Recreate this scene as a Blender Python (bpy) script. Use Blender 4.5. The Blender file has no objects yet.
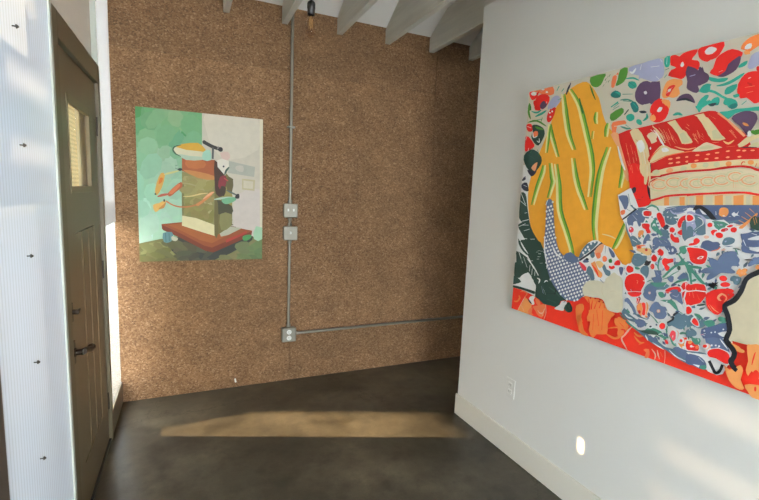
import bpy, bmesh, math, random
from mathutils import Vector, Matrix
random.seed(11)
sc = bpy.context.scene
C = sc.collection
# ------------------------------------------------------------------ helpers
def lin(c):
    return tuple(((v/255)/12.92 if v/255 <= .04045 else ((v/255+.055)/1.055)**2.4) for v in c)
def BM(): return bmesh.new()
def box(bm, x0, x1, y0, y1, z0, z1, bev=0.0):
    r = bmesh.ops.create_cube(bm, size=1)
    vs = r['verts']
    for v in vs:
        v.co = Vector((x0+(v.co.x+.5)*(x1-x0), y0+(v.co.y+.5)*(y1-y0), z0+(v.co.z+.5)*(z1-z0)))
    if bev:
        es = list({e for v in vs for e in v.link_edges})
        bmesh.ops.bevel(bm, geom=es, offset=bev, segments=2, affect='EDGES', profile=.5)
def cyl(bm, p, q, r, n=16, r2=None, caps=True):
    p, q = Vector(p), Vector(q); d = q-p
    m = Matrix.Translation((p+q)/2) @ d.to_track_quat('Z', 'Y').to_matrix().to_4x4()
    bmesh.ops.create_cone(bm, cap_ends=caps, segments=n, radius1=r, radius2=r if r2 is None else r2, depth=d.length, matrix=m)
def ball(bm, c, r, s=(1,1,1)):
    m = Matrix.Translation(c) @ Matrix.Diagonal((s[0],s[1],s[2],1))
    bmesh.ops.create_uvsphere(bm, u_segments=14, v_segments=9, radius=r, matrix=m)
def lathe(bm, prof, c, n=24):                       # prof: (radius, z)
    rings = []
    for r, z in prof:
        rings.append([bm.verts.new((c[0]+r*math.cos(2*math.pi*i/n), c[1]+r*math.sin(2*math.pi*i/n), c[2]+z)) for i in range(n)])
    for a, b in zip(rings, rings[1:]):
        for i in range(n): bm.faces.new((a[i], a[(i+1)%n], b[(i+1)%n], b[i]))
    bm.faces.new(rings[0][::-1]); bm.faces.new(rings[-1])
def tube(bm, pts, r, n=8):
    for a, b in zip(pts, pts[1:]): cyl(bm, a, b, r, n)
    for p in pts[1:-1]: ball(bm, p, r)
def prism(bm, poly, axis, a, b):                    # polygon extruded along an axis
    def P(u, v, w): return {'X': (w,u,v), 'Y': (u,w,v), 'Z': (u,v,w)}[axis]
    A = [bm.verts.new(P(u,v,a)) for u,v in poly]; B = [bm.verts.new(P(u,v,b)) for u,v in poly]
    bm.faces.new(A); bm.faces.new(B[::-1])
    n = len(poly)
    for i in range(n): bm.faces.new((A[i], B[i], B[(i+1)%n], A[(i+1)%n]))
    bmesh.ops.recalc_face_normals(bm, faces=bm.faces[:])
def where(o):
    p = Vector((0,0,0))
    while o: p += o.location; o = o.parent
    return p
def obj(name, bm, mat, parent=None, at=None, smooth=False):
    loc = where(parent) if parent else Vector(at or (0,0,0))
    bmesh.ops.recalc_face_normals(bm, faces=bm.faces[:])
    bmesh.ops.translate(bm, verts=bm.verts[:], vec=-loc)
    me = bpy.data.meshes.new(name); bm.to_mesh(me); bm.free()
    for m in (mat if isinstance(mat, (list,tuple)) else [mat]): me.materials.append(m)
    if smooth:
        for p in me.polygons: p.use_smooth = True
        try: me.set_sharp_from_angle(angle=math.radians(38))
        except Exception: pass
    o = bpy.data.objects.new(name, me); C.objects.link(o)
    if parent: o.parent = parent
    else: o.location = loc
    return o
def tag(o, label, cat, group=None):
    o['label'] = label; o['category'] = cat
    if group: o['group'] = group
    return o
def thing(name, loc, label=None, cat=None, group=None):
    o = bpy.data.objects.new(name, None); o.location = loc; o.empty_display_size = .05; C.objects.link(o)
    if label: tag(o, label, cat, group)
    return o
def struct(o): o['kind'] = 'structure'; return o
# ------------------------------------------------------------------ materials
def mat(name, rgb, rough=.6, metal=0, spec=.5, **kw):
    m = bpy.data.materials.new(name); m.use_nodes = True
    b = m.node_tree.nodes['Principled BSDF']
    b.inputs['Base Color'].default_value = (*lin(rgb), 1); b.inputs['Roughness'].default_value = rough
    b.inputs['Metallic'].default_value = metal; b.inputs['Specular IOR Level'].default_value = spec
    for k, v in kw.items(): b.inputs[k.replace('_',' ')].default_value = v
    return m
def N(m, t, **kw):
    n = m.node_tree.nodes.new(t)
    for k, v in kw.items():
        if k in n.inputs: n.inputs[k].default_value = v
        else: setattr(n, k, v)
    return n
def LK(m, a, b): m.node_tree.links.new(a, b)
def ramp(m, fac, stops):
    r = N(m, 'ShaderNodeValToRGB'); e = r.color_ramp.elements
    while len(e) < len(stops): e.new(.5)
    for el, (p, c) in zip(e, stops): el.position = p; el.color = (*lin(c), 1)
    LK(m, fac, r.inputs['Fac']); return r
def bump(m, h, strength, dist=.002):
    b = N(m, 'ShaderNodeBump'); b.inputs['Strength'].default_value = strength; b.inputs['Distance'].default_value = dist
    LK(m, h, b.inputs['Height']); LK(m, b.outputs['Normal'], m.node_tree.nodes['Principled BSDF'].inputs['Normal'])
def mixc(m, a, b, fac, mode='MIX'):
    x = N(m, 'ShaderNodeMix', data_type='RGBA', blend_type=mode)
    for s, v in ((0, fac), (6, a), (7, b)):
        if hasattr(v, 'is_linked'): LK(m, v, x.inputs[s])
        else: x.inputs[s].default_value = v if s == 0 else (*lin(v), 1)
    return x.outputs[2]
def coords(m, scale=(1,1,1)):
    g = N(m, 'ShaderNodeNewGeometry'); mp = N(m, 'ShaderNodeMapping'); mp.inputs['Scale'].default_value = scale
    LK(m, g.outputs['Position'], mp.inputs['Vector']); return mp.outputs['Vector']
def noise(m, v, scale, detail=4, rough=.55):
    n = N(m, 'ShaderNodeTexNoise', Scale=scale, Detail=detail, Roughness=rough); LK(m, v, n.inputs['Vector']); return n

# particle board: chips of several browns, each sheet with its own tone
def outer_fresnel(m, ior):
    fr = N(m, 'ShaderNodeFresnel'); fr.inputs[0].default_value = ior
    g = N(m, 'ShaderNodeNewGeometry'); k = N(m, 'ShaderNodeMath', operation='SUBTRACT'); k.inputs[0].default_value = 1
    LK(m, g.outputs['Backfacing'], k.inputs[1])
    x = N(m, 'ShaderNodeMath', operation='MULTIPLY'); LK(m, fr.outputs[0], x.inputs[0]); LK(m, k.outputs[0], x.inputs[1]); return x
def board_mat():
    m = mat('particle_board', (150,112,72), .75, spec=.25); b = m.node_tree.nodes['Principled BSDF']
    v = coords(m, (1, 1, 1.25))
    warp = noise(m, v, 60, 2)
    vm = N(m, 'ShaderNodeVectorMath', operation='MULTIPLY_ADD'); vm.inputs[1].default_value = (.02,.02,.02)
    LK(m, warp.outputs['Color'], vm.inputs[0]); LK(m, v, vm.inputs[2])
    vo = N(m, 'ShaderNodeTexVoronoi', Scale=120); LK(m, vm.outputs[0], vo.inputs['Vector'])
    sep = N(m, 'ShaderNodeSeparateColor'); LK(m, vo.outputs['Color'], sep.inputs[0])
    r = ramp(m, sep.outputs[0], [(0,(112,82,57)),(.3,(137,102,71)),(.62,(149,113,80)),(.9,(163,127,94)),(1,(184,150,117))])
    n2 = noise(m, v, 5, 3); r2 = ramp(m, n2.outputs['Fac'], [(.3,(225,225,225)),(.7,(255,255,255))])
    n3 = noise(m, v, 260, 2); r3 = ramp(m, n3.outputs['Fac'], [(.3,(232,229,226)),(.65,(255,255,255))])
    c = mixc(m, r.outputs[0], r2.outputs[0], 1, 'MULTIPLY'); c = mixc(m, c, r3.outputs[0], 1, 'MULTIPLY')
    at = N(m, 'ShaderNodeAttribute', attribute_name='tone')
    c = mixc(m, c, at.outputs['Color'], 1, 'MULTIPLY')
    LK(m, c, b.inputs['Base Color']); bump(m, sep.outputs[1], .06, .001)
    return m
def concrete_mat():
    m = mat('polished_concrete', (90,80,70), .32, spec=.45); b = m.node_tree.nodes['Principled BSDF']
    v = coords(m)
    n1 = noise(m, v, 1.6, 8, .62); n2 = noise(m, v, 4.5, 8, .65); n3 = noise(m, v, 160, 2)
    r = ramp(m, n1.outputs['Fac'], [(.28,(52,48,40)),(.5,(80,74,62)),(.72,(114,106,90))])
    r2 = ramp(m, n2.outputs['Fac'], [(.3,(165,163,158)),(.52,(255,255,255)),(.7,(225,218,208))])
    r3 = ramp(m, n3.outputs['Fac'], [(.3,(232,232,232)),(.7,(255,255,255))])
    c = mixc(m, r.outputs[0], r2.outputs[0], 1, 'MULTIPLY'); c = mixc(m, c, r3.outputs[0], 1, 'MULTIPLY')
    # hairline cracks
    vm = N(m, 'ShaderNodeVectorMath', operation='MULTIPLY_ADD'); vm.inputs[1].default_value = (.5,.5,.5)
    LK(m, n2.outputs['Color'], vm.inputs[0]); LK(m, v, vm.inputs[2])
    vo = N(m, 'ShaderNodeTexVoronoi', Scale=.55, feature='DISTANCE_TO_EDGE'); LK(m, vm.outputs[0], vo.inputs['Vector'])
    rc = ramp(m, vo.outputs['Distance'], [(0,(150,140,130)),(.004,(255,255,255))])
    c = mixc(m, c, rc.outputs[0], .8, 'MULTIPLY')
    LK(m, c, b.inputs['Base Color'])
    rr = N(m, 'ShaderNodeMapRange'); rr.inputs[3].default_value = .26; rr.inputs[4].default_value = .5
    LK(m, n2.outputs['Fac'], rr.inputs[0]); LK(m, rr.outputs[0], b.inputs['Roughness'])
    bump(m, n2.outputs['Fac'], .05, .003)
    return m
def plaster_mat(name, rgb, rough=.45):
    m = mat(name, rgb, rough, spec=.4); v = coords(m)
    n = noise(m, v, 180, 3); bump(m, n.outputs['Fac'], .06, .001); return m
def timber_mat(name, rgb, axis=1, amt=18):
    m = mat(name, rgb, .6, spec=.3); b = m.node_tree.nodes['Principled BSDF']
    s = [30,30,30]; s[axis] = 2.5
    n = noise(m, coords(m, s), 1, 4)
    r = ramp(m, n.outputs['Fac'], [(.3,tuple(max(0,c-amt) for c in rgb)),(.7,tuple(min(255,c+amt) for c in rgb))])
    LK(m, r.outputs[0], b.inputs['Base Color']); return m
def poly_mat(name, rgb, through, body):
    # fluted twin-wall sheet: scatters most light through, lets a little straight through
    m = bpy.data.materials.new(name); m.use_nodes = True; t = m.node_tree; t.nodes.clear()
    out = N(m, 'ShaderNodeOutputMaterial')
    v = coords(m)
    w = N(m, 'ShaderNodeTexWave', wave_type='BANDS', bands_direction='Y', Scale=15.7, Distortion=0); LK(m, v, w.inputs['Vector'])
    r = ramp(m, w.outputs['Fac'], [(0,tuple(int(c*.93) for c in rgb)),(.45,rgb),(1,rgb)])
    tl = N(m, 'ShaderNodeBsdfTranslucent'); LK(m, r.outputs[0], tl.inputs['Color'])
    df = N(m, 'ShaderNodeBsdfDiffuse'); LK(m, r.outputs[0], df.inputs['Color'])
    a = N(m, 'ShaderNodeMixShader'); a.inputs[0].default_value = body; LK(m, tl.outputs[0], a.inputs[1]); LK(m, df.outputs[0], a.inputs[2])
    tr = N(m, 'ShaderNodeBsdfTransparent'); tr.inputs[0].default_value = (1,.98,.95,1)
    b = N(m, 'ShaderNodeMixShader'); b.inputs[0].default_value = through; LK(m, a.outputs[0], b.inputs[1]); LK(m, tr.outputs[0], b.inputs[2])
    gl = N(m, 'ShaderNodeBsdfGlossy'); gl.inputs['Roughness'].default_value = .22
    fr = outer_fresnel(m, 1.35)
    c = N(m, 'ShaderNodeMixShader'); LK(m, fr.outputs[0], c.inputs[0]); LK(m, b.outputs[0], c.inputs[1]); LK(m, gl.outputs[0], c.inputs[2])
    LK(m, c.outputs[0], out.inputs[0]); return m
def glass_mat(name, tint=(1,1,1), ior=1.45, rough=.02):
    m = bpy.data.materials.new(name); m.use_nodes = True; t = m.node_tree; t.nodes.clear()
    out = N(m, 'ShaderNodeOutputMaterial'); tr = N(m, 'ShaderNodeBsdfTransparent'); tr.inputs[0].default_value = (*tint,1)
    gl = N(m, 'ShaderNodeBsdfGlossy'); gl.inputs['Roughness'].default_value = rough
    fr = outer_fresnel(m, ior)
    mx = N(m, 'ShaderNodeMixShader'); LK(m, fr.outputs[0], mx.inputs[0]); LK(m, tr.outputs[0], mx.inputs[1]); LK(m, gl.outputs[0], mx.inputs[2])
    LK(m, mx.outputs[0], out.inputs[0]); return m
def blind_mat(name, rgb):
    m = bpy.data.materials.new(name); m.use_nodes = True; t = m.node_tree; t.nodes.clear()
    out = N(m, 'ShaderNodeOutputMaterial'); v = coords(m)
    w = N(m, 'ShaderNodeTexWave', wave_type='BANDS', bands_direction='Z', Scale=16, Distortion=.6); LK(m, v, w.inputs['Vector'])
    r = ramp(m, w.outputs['Fac'], [(0,tuple(int(c*.92) for c in rgb)),(.5,rgb),(1,tuple(min(255,int(c*1.06)) for c in rgb))])
    tl = N(m, 'ShaderNodeBsdfTranslucent'); df = N(m, 'ShaderNodeBsdfDiffuse')
    LK(m, r.outputs[0], tl.inputs['Color']); LK(m, r.outputs[0], df.inputs['Color'])
    mx = N(m, 'ShaderNodeMixShader'); mx.inputs[0].default_value = .78; LK(m, tl.outputs[0], mx.inputs[1]); LK(m, df.outputs[0], mx.inputs[2])
    LK(m, mx.outputs[0], out.inputs[0]); return m
def paint_mat():
    m = mat('painted_canvas', (200,200,200), .55, spec=.3); b = m.node_tree.nodes['Principled BSDF']
    at = N(m, 'ShaderNodeAttribute', attribute_name='paint'); v = coords(m)
    n = noise(m, v, 28, 4); r = ramp(m, n.outputs['Fac'], [(.3,(247,247,247)),(.65,(255,255,255))])
    LK(m, mixc(m, at.outputs['Color'], r.outputs[0], 1, 'MULTIPLY'), b.inputs['Base Color'])
    n2 = noise(m, v, 500, 2); bump(m, n2.outputs['Fac'], .08, .0006); return m

M = dict(
    board=board_mat(), concrete=concrete_mat(),
    wall=plaster_mat('white_wall_paint', (226,226,223), .42), ceil=plaster_mat('white_ceiling_boards', (222,219,214), .6),
    base=plaster_mat('white_trim_paint', (228,224,214), .35),
    rafter=timber_mat('grey_painted_timber', (212,212,203), 1, 8),
    poly=poly_mat('polycarbonate_sheet', (208,222,244), .05, .895), polyclear=poly_mat('polycarbonate_light_fill_sheet', (226,232,238), .02, .80), polyside=poly_mat('polycarbonate_side_sheet', (216,226,240), .03, .89),
    polytop=poly_mat('polycarbonate_upper_sheet', (222,214,206), .0, .955),  # duller copy of the sheet, weaker backlight put into its tint and translucency
    olive=mat('olive_door_paint', (113,99,75), .36, spec=.5), frame=mat('olive_frame_paint', (109,98,77), .42),
    edge=mat('pale_metal_edge', (200,204,196), .4), dark=mat('dark_stained_post', (84,74,64), .6),
    bronze=mat('antique_bronze', (54,42,32), .42, .45), steel=mat('galvanised_steel', (146,142,131), .42, .8), darksteel=mat('dark_steel', (80,80,80), .45, .8),
    boxm=mat('grey_steel_box', (150,146,134), .5, .35), white=mat('white_plastic', (224,224,220), .35), slot=mat('dark_slot', (40,40,38), .6),
    black=mat('black_phenolic', (24,22,22), .4), brass=mat('brass_cap', (150,120,70), .35, 1), filament=mat('amber_filament', (206,160,100), .4),
    bulb=glass_mat('bulb_glass', (1,.95,.88), 1.3), glass=glass_mat('window_glass', (.97,.98,.98)), tinted=glass_mat('grey_glass', (.74,.75,.75)), reeded=glass_mat('reeded_glass', (.97,.97,.95), 1.25, .30), blind=blind_mat('woven_blind', (190,174,138)),
    canvas=mat('canvas_edge', (214,206,190), .7), paint=paint_mat(), ground=plaster_mat('pale_paving', (118,114,106), .8),
    fence=timber_mat('added_screen_timber', (170,150,118), 0, 14), stud=timber_mat('pine_stud', (170,140,100), 2, 12),
)
LW, BW, RW = -.42, 3.27, 1.70         # left wall, back wall, right wall
REAR = -2.6
TH = math.atan(.027)                  # the partition is not quite square to the back wall
def turn(bm):
    bmesh.ops.rotate(bm, verts=bm.verts[:], cent=(RW,2.385,0), matrix=Matrix.Rotation(TH, 3, 'Z')); return bm
# ------------------------------------------------------------------ the shell
b = BM(); box(b, LW-.06, 3.7, REAR-.1, BW+.05, -.1, 0); struct(obj('floor', b, M['concrete']))
# back wall: sheets of particle board butted together
sheets = [(LW-.013,.72,0,2.348,1.0), (.72,1.920,0,2.348,.96), (1.920,3.7,0,1.184,.98), (1.920,3.7,1.184,1.95,.86), (1.920,3.7,1.95,2.75,.86), (LW-.013,1.915,2.348,2.85,.84), (1.920,3.7,2.75,2.85,.7)]
sheets[1] = (.72,1.920,0,2.348,.96)
b = BM(); tones = []
box(b, LW-.013, 3.7, BW+.012, BW+.10, 0, 2.95); tones += [.5]*6
for x0,x1,z0,z1,t in sheets:
    box(b, x0+.0008, x1-.0008, BW, BW+.012, z0+.0008, z1-.0008); tones += [t]*6
wb = obj('wall_back', b, M['board'])
ca = wb.data.color_attributes.new('tone', 'FLOAT_COLOR', 'CORNER')
for p in wb.data.polygons:
    for li in p.loop_indices: ca.data[li].color = (tones[p.index],)*3+(1,)
struct(wb)
# right partition, stopping short of the back wall
b = BM(); box(b, RW, RW+.12, REAR, 2.366, 0, 2.672, .002); struct(obj('wall_right', turn(b), M['wall']))
b = BM(); box(b, RW-.013, RW-.0005, REAR, 2.374, .0005, .145, .003); struct(obj('baseboard_right', turn(b), M['base']))
b = BM(); box(b, 3.6, 3.7, REAR, BW, 0, 2.95); struct(obj('wall_side', b, M['wall']))
b = BM()
WINS = [(-.30,1.50,.25,2.30)]  # unseen window, added behind the camera to brighten the room
for x0,x1,z0,z1 in ((-.50,-.30,0,3.2),(1.50,3.6,0,3.2),(-.30,1.50,0,.25),(-.30,1.50,2.30,3.2)): box(b, x0, x1, REAR-.1, REAR, z0, z1)
struct(obj('wall_rear', b, M['wall']))
for i, (x0,x1,z0,z1) in enumerate(WINS):
    wn = struct(thing('window_%d' % (i+1), ((x0+x1)/2, REAR-.05, z0)))
    b = BM()
    for a in ((x0,x0+.05,z0,z1),(x1-.05,x1,z0,z1),(x0+.05,x1-.05,z0,z0+.05),(x0+.05,x1-.05,z1-.05,z1),((x0+x1)/2-.025,(x0+x1)/2+.025,z0+.05,z1-.05)): box(b, a[0], a[1], REAR-.08, REAR-.02, a[2], a[3])
    obj('window_frame', b, M['base'], wn)
    b = BM(); box(b, x0+.04, x1-.04, REAR-.053, REAR-.047, z0+.04, z1-.04); obj('glass_pane', b, M['glass'], wn)
# roof boards: a short slope at the back wall, then nearly level
def roof_z(y): return 2.785+(BW-y)*.58 if y > 3.02 else 2.93+(3.02-y)*.05
b = BM(); pr = [(BW+.1,2.785-.058), (3.02,2.93), (REAR-.1,roof_z(REAR-.1)), (REAR-.1,roof_z(REAR-.1)+.06), (3.02,3.0), (BW+.1,2.80)]
prism(b, pr, 'X', -.86, 3.7); struct(obj('ceiling', b, M['ceil']))
# rafters with clipped tails resting on the back wall
names = [(.240,'short tip of grey rafter hanging above the trolley painting'), (.634,'grey rafter tail directly beside the top of the conduit'),
         (1.043,'grey rafter just right of the hanging bulb'), (1.440,'broad grey rafter in the middle of the ceiling, second right of the bulb'), (1.838,'grey rafter that passes over the top corner of the white partition'), (2.229,'last grey rafter on the right, half hidden behind the white partition')]
for x, lab in names:
    b = BM()
    prof = [(BW-.001,2.667), (BW-.001,2.772), (3.235,2.800), (3.10,2.878), (3.02,2.922), (2.9,2.936-.002), (REAR+.01,roof_z(REAR)-.006), (REAR+.01,2.667)]
    prism(b, prof, 'X', x, x+.04)
    o = obj('ceiling_rafter', b, M['rafter'], at=(x+.02,BW,2.667)); tag(o, lab, 'rafter', 'roof rafters')
# ------------------------------------------------------------------ left wall of translucent sheets
wl = thing('wall_left', (LW, 1.6, 0)); struct(wl)
def sheet(name, y0, y1, z0, z1, m, x0=LW-.03, x1=LW-.014):
    b = BM(); box(b, x0, x1, y0, y1, z0, z1); o = obj(name, b, [m, M['glass']], wl)
    for p in o.data.polygons: p.material_index = 0 if p.normal.x > .5 else 1      # fluted inner skin, clear outer skin
    return o
sheet('translucent_sheet', 1.268, 1.885, .0, 2.90, M['poly'], LW-.016, LW)
sheet('translucent_sheet', REAR, 1.17, .0, 1.65, M['poly'], LW-.016, LW)
sheet('translucent_light_fill_sheet', REAR, 1.17, 1.65, 3.05, M['polyclear'], LW-.016, LW)  # unseen upper half made brighter, added to light the right wall
sheet('translucent_upper_sheet', 1.90, 2.818, 2.112, 2.94, M['polytop'], LW-.046, LW-.03)
sheet('translucent_side_sheet', 2.826, 3.2695, 1.25, 2.85, M['polyside'], LW-.020, LW-.008)
b = BM(); box(b, LW-.05, LW+.004, 1.17, 1.268, 0, 3.02, .002); obj('post', b, M['dark'], wl)
b = BM(); box(b, LW-.17, LW-.09, 1.445, 1.49, 0, 2.95); obj('stud', b, M['stud'], wl)
b = BM(); box(b, LW-.10, LW-.03, .55, .6, 0, 2.95); obj('stud', b, M['stud'], wl)
b = BM(); box(b, LW-.018, LW+.006, 1.872, 1.90, 0, 2.93, .002); obj('edge_trim', b, M['edge'], wl)
b = BM(); box(b, LW-.05, LW-.004, 2.816, 2.828, .15, 2.93, .002); obj('edge_trim', b, M['edge'], wl)
b = BM(); box(b, LW-.05, LW-.004, 2.818, 3.268, 0, .150, .003); obj('sill_plate', b, M['frame'], wl)
b = BM(); box(b, LW-.016, LW-.010, 2.826, 3.2695, .15, 1.25); obj('glass_pane', b, M['tinted'], wl)
for z in (2.22, 1.903, 1.592, 1.282, .965, .659, .35):
    b = BM(); cyl(b, (LW-.002,1.518,z), (LW+.011,1.518,z), .0018, 8); cyl(b, (LW+.009,1.518,z), (LW+.015,1.518,z), .0062, 12, .0025)
    obj('screw', b, M['darksteel'], wl, smooth=True)
# ------------------------------------------------------------------ door
d1 = struct(thing('door_1', (LW, 2.38, 0)))
b = BM()
box(b, LW-.07, LW+.002, 1.905, 1.985, 0, 2.108, .003); box(b, LW-.07, LW+.002, 2.775, 2.815, 0, 2.108, .003); box(b, LW-.07, LW+.002, 1.985, 2.775, 2.012, 2.108, .003)
obj('door_frame', b, M['frame'], d1)
b = BM(); box(b, LW-.07, LW-.006, 1.985, 2.775, 0, .016); obj('threshold', b, M['darksteel'], d1)
# leaf with a glazed opening and four sunk boards below it
XF = LW-.016; XB = LW-.060
Y0, Y1, Z0, Z1 = 1.989, 2.771, .018, 2.008; GY0, GY1, GZ0, GZ1 = 2.150, 2.600, 1.455, 1.845
b = BM()
PY0, PY1 = 2.172, 2.606
for y0,y1,z0,z1 in ((Y0,GY0,GZ0,Z1),(GY1,Y1,GZ0,Z1),(GY0,GY1,GZ1,Z1),(Y0,Y1,1.282,GZ0),(Y0,PY0,Z0,1.282),(PY1,Y1,Z0,1.282),(PY0,PY1,Z0,.235)): box(b, XB, XF, y0, y1, z0, z1)
w = (PY1-PY0)/3
for i in range(3): box(b, XB+.004, XF-.0015, PY0+i*w+.007, PY0+(i+1)*w-.007, .242, 1.276)
box(b, XB+.006, XF-.016, PY0, PY1, .235, 1.282)
leaf = obj('door_leaf', b, M['olive'], d1)
b = BM()
for y0,y1,z0,z1 in ((GY0-.006,GY0+.012,GZ0-.006,GZ1+.006),(GY1-.03,GY1+.006,GZ0-.006,GZ1+.006),(GY0+.012,GY1-.03,GZ1-.03,GZ1+.006),(GY0+.012,GY1-.03,GZ0-.006,GZ0+.022)): box(b, XF-.012, XF+.003, y0, y1, z0, z1, .0015)
obj('glazing_bead', b, mat('pale_olive_bead', (128,115,89), .4), leaf)
b = BM(); box(b, XF-.026, XF-.021, GY0, GY1, GZ0, GZ1); obj('glass_pane', b, M['reeded'], leaf)
b = BM()                                             # woven blind on the outer face, near-edge gap added to pass a sun spot
for y0,y1,z0,z1 in ((2.206,GY1+.02,GZ0-.02,GZ1+.02),(GY0-.02,2.206,GZ0-.02,1.572),(GY0-.02,2.206,1.634,GZ1+.02)): box(b, XB-.004, XB-.002, y0, y1, z0, z1)
bd = obj('woven_blind', b, [M['blind'], M['glass']], leaf)
for p in bd.data.polygons: p.material_index = 0 if p.normal.x > .5 else 1
# lever set: plate, spindle, lever with curled end
b = BM(); box(b, XF-.001, XF+.007, 2.030, 2.066, .752, .852, .004)
h = obj('lever_handle', b, M['bronze'], leaf, smooth=False)
b = BM(); cyl(b, (XF+.005,2.042,.806), (XF+.036,2.042,.806), .0115, 16); cyl(b, (XF+.005,2.042,.806), (XF+.012,2.042,.806), .019, 18)
tube(b, [(XF+.036,2.042,.806), (XF+.038,2.08,.798), (XF+.038,2.14,.779), (XF+.036,2.20,.762)], .0135, 12); ball(b, (XF+.036,2.206,.768), .017)
obj('lever', b, M['bronze'], h, smooth=True)
b = BM(); box(b, XF-.001, XF+.006, 2.032, 2.062, .930, 1.012, .004)
dbt = obj('deadbolt', b, M['bronze'], leaf)
b = BM(); cyl(b, (XF+.005,2.046,.975), (XF+.022,2.046,.975), .010, 14); box(b, XF+.020, XF+.030, 2.030, 2.074, .967, .983, .003); obj('thumb_turn', b, M['bronze'], dbt, smooth=True)
for z in (1.79, 1.02, .25):
    b = BM(); cyl(b, (XF+.002,2.773,z-.05), (XF+.002,2.773,z+.05), .0055, 12); obj('hinge', b, M['bronze'], d1)
# ------------------------------------------------------------------ conduit, boxes and outlet on the back wall
XC, YC, RC = .705, BW-.022, .0108
ct = thing('mounted_conduit', (XC, BW, 1.6), 'upright galvanised conduit running down the particle board wall between the two paintings', 'conduit', 'steel conduits on the back wall')
for z0,z1 in ((1.3985,2.80),(1.2285,1.2935),(.4425,1.1235)):
    b = BM(); cyl(b, (XC,YC,z0), (XC,YC,z1), RC, 16); obj('pipe', b, M['steel'], ct, smooth=True)
for z0,z1 in ((1.3985,1.424),(1.272,1.2935),(1.2285,1.250),(1.099,1.1235),(.4425,.466)):
    b = BM(); cyl(b, (XC,YC,z0), (XC,YC,z1), RC+.0045, 8); obj('coupling', b, M['steel'], ct)
b = BM(); box(b, XC-.028, XC+.028, BW-.0335, BW-.0005, 1.95, 1.962, .002); obj('pipe_strap', b, M['steel'], ct)
ch = thing('mounted_conduit', (1.5, BW, .395), 'level galvanised conduit running right from the low outlet box towards the partition', 'conduit', 'steel conduits on the back wall')
b = BM(); cyl(b, (.766,YC,.388), (3.55,YC,.402), RC, 16); obj('pipe', b, M['steel'], ch, smooth=True)
b = BM(); cyl(b, (.7605,YC,.388), (.792,YC,.388), RC+.0045, 8); obj('coupling', b, M['steel'], ch)
def sbox(name, zc, lab, cat, kind):
    t = thing(name, (XC, BW, zc), lab, cat, 'steel electrical boxes on the back wall' )
    s = .0490 if kind != 'outlet' else .0520
    b = BM(); box(b, XC-s, XC+s, BW-.048, BW-.0005, zc-s, zc+s, .007); obj('box_body', b, M['boxm'], t)
    b = BM(); box(b, XC-s-.003, XC+s+.003, BW-.054, BW-.047, zc-s-.003, zc+s+.003, .006); cp = obj('cover_plate', b, M['steel'] if kind=='outlet' else M['boxm'], t)
    yf = BW-.054
    if kind == 'switches':
        for dx in (-.02,.02):
            b = BM(); box(b, XC+dx-.005, XC+dx+.005, yf-.010, yf+.001, zc-.004, zc+.014, .002); o = obj('toggle_switch', b, M['white'], t)
    elif kind == 'switch':
        b = BM(); box(b, XC-.005, XC+.005, yf-.010, yf+.001, zc-.004, zc+.014, .002); obj('toggle_switch', b, M['white'], t)
    else:
        for dz in (-.0235,.0235):
            b = BM(); cyl(b, (XC,yf-.003,zc+dz), (XC,yf+.001,zc+dz), .0185, 20); r = obj('receptacle', b, M['white'], t)
            b = BM()
            for dx in (-.006,.006): box(b, XC+dx-.001, XC+dx+.001, yf-.0036, yf-.0028, zc+dz-.002, zc+dz+.007)
            cyl(b, (XC,yf-.0036,zc+dz-.009), (XC,yf-.0028,zc+dz-.009), .0024, 8); obj('slots', b, M['slot'], r)
    for sx in (-1,1):
        b = BM(); cyl(b, (XC+sx*(s-.008),yf-.002,zc+sx*(s-.008)), (XC+sx*(s-.008),yf+.001,zc+sx*(s-.008)), .0032, 8); obj('screw', b, M['steel'], t)
sbox('switch_box', 1.346, 'upper grey steel switch box on the conduit, with two toggles', 'switch box', 'switches')
sbox('switch_box', 1.176, 'second grey steel switch box down the conduit, with one toggle', 'switch box', 'switch')
sbox('outlet_box', .387, 'low steel outlet box at the bottom end of the upright conduit', 'outlet', 'outlet')
# small bright stub near the floor
st = thing('cable_stub', (.311, BW, .063), 'tiny pale cable stub poking from the particle board wall just above the floor', 'cable')
b = BM(); cyl(b, (.311,BW-.006,.066), (.311,BW-.0005,.066), .014, 14); obj('grommet', b, mat('brown_grommet', (120,84,52), .6), st)
b = BM(); tube(b, [(.311,BW-.004,.066), (.311,BW-.024,.064), (.313,BW-.034,.052)], .006, 10); obj('cable_end', b, M['white'], st, smooth=True)
# outlet on the white partition
wo = thing('wall_outlet', (RW+.014, 1.868, .405), 'white duplex wall outlet low on the white partition beneath the big floral painting', 'outlet')
b = BM(); box(b, RW-.006, RW-.0002, 1.868-.035, 1.868+.035, .405-.057, .405+.057, .003); obj('cover_plate', turn(b), M['white'], wo)
for dz in (-.02,.02):
    b = BM(); box(b, RW-.009, RW-.005, 1.868-.016, 1.868+.016, .405+dz-.014, .405+dz+.014, .003); r = obj('receptacle', turn(b), M['white'], wo)
    b = BM()
    for dy in (-.006,.006): box(b, RW-.0094, RW-.0088, 1.868+dy-.001, 1.868+dy+.001, .405+dz-.003, .405+dz+.006)
    obj('slots', turn(b), M['slot'], r)
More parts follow.
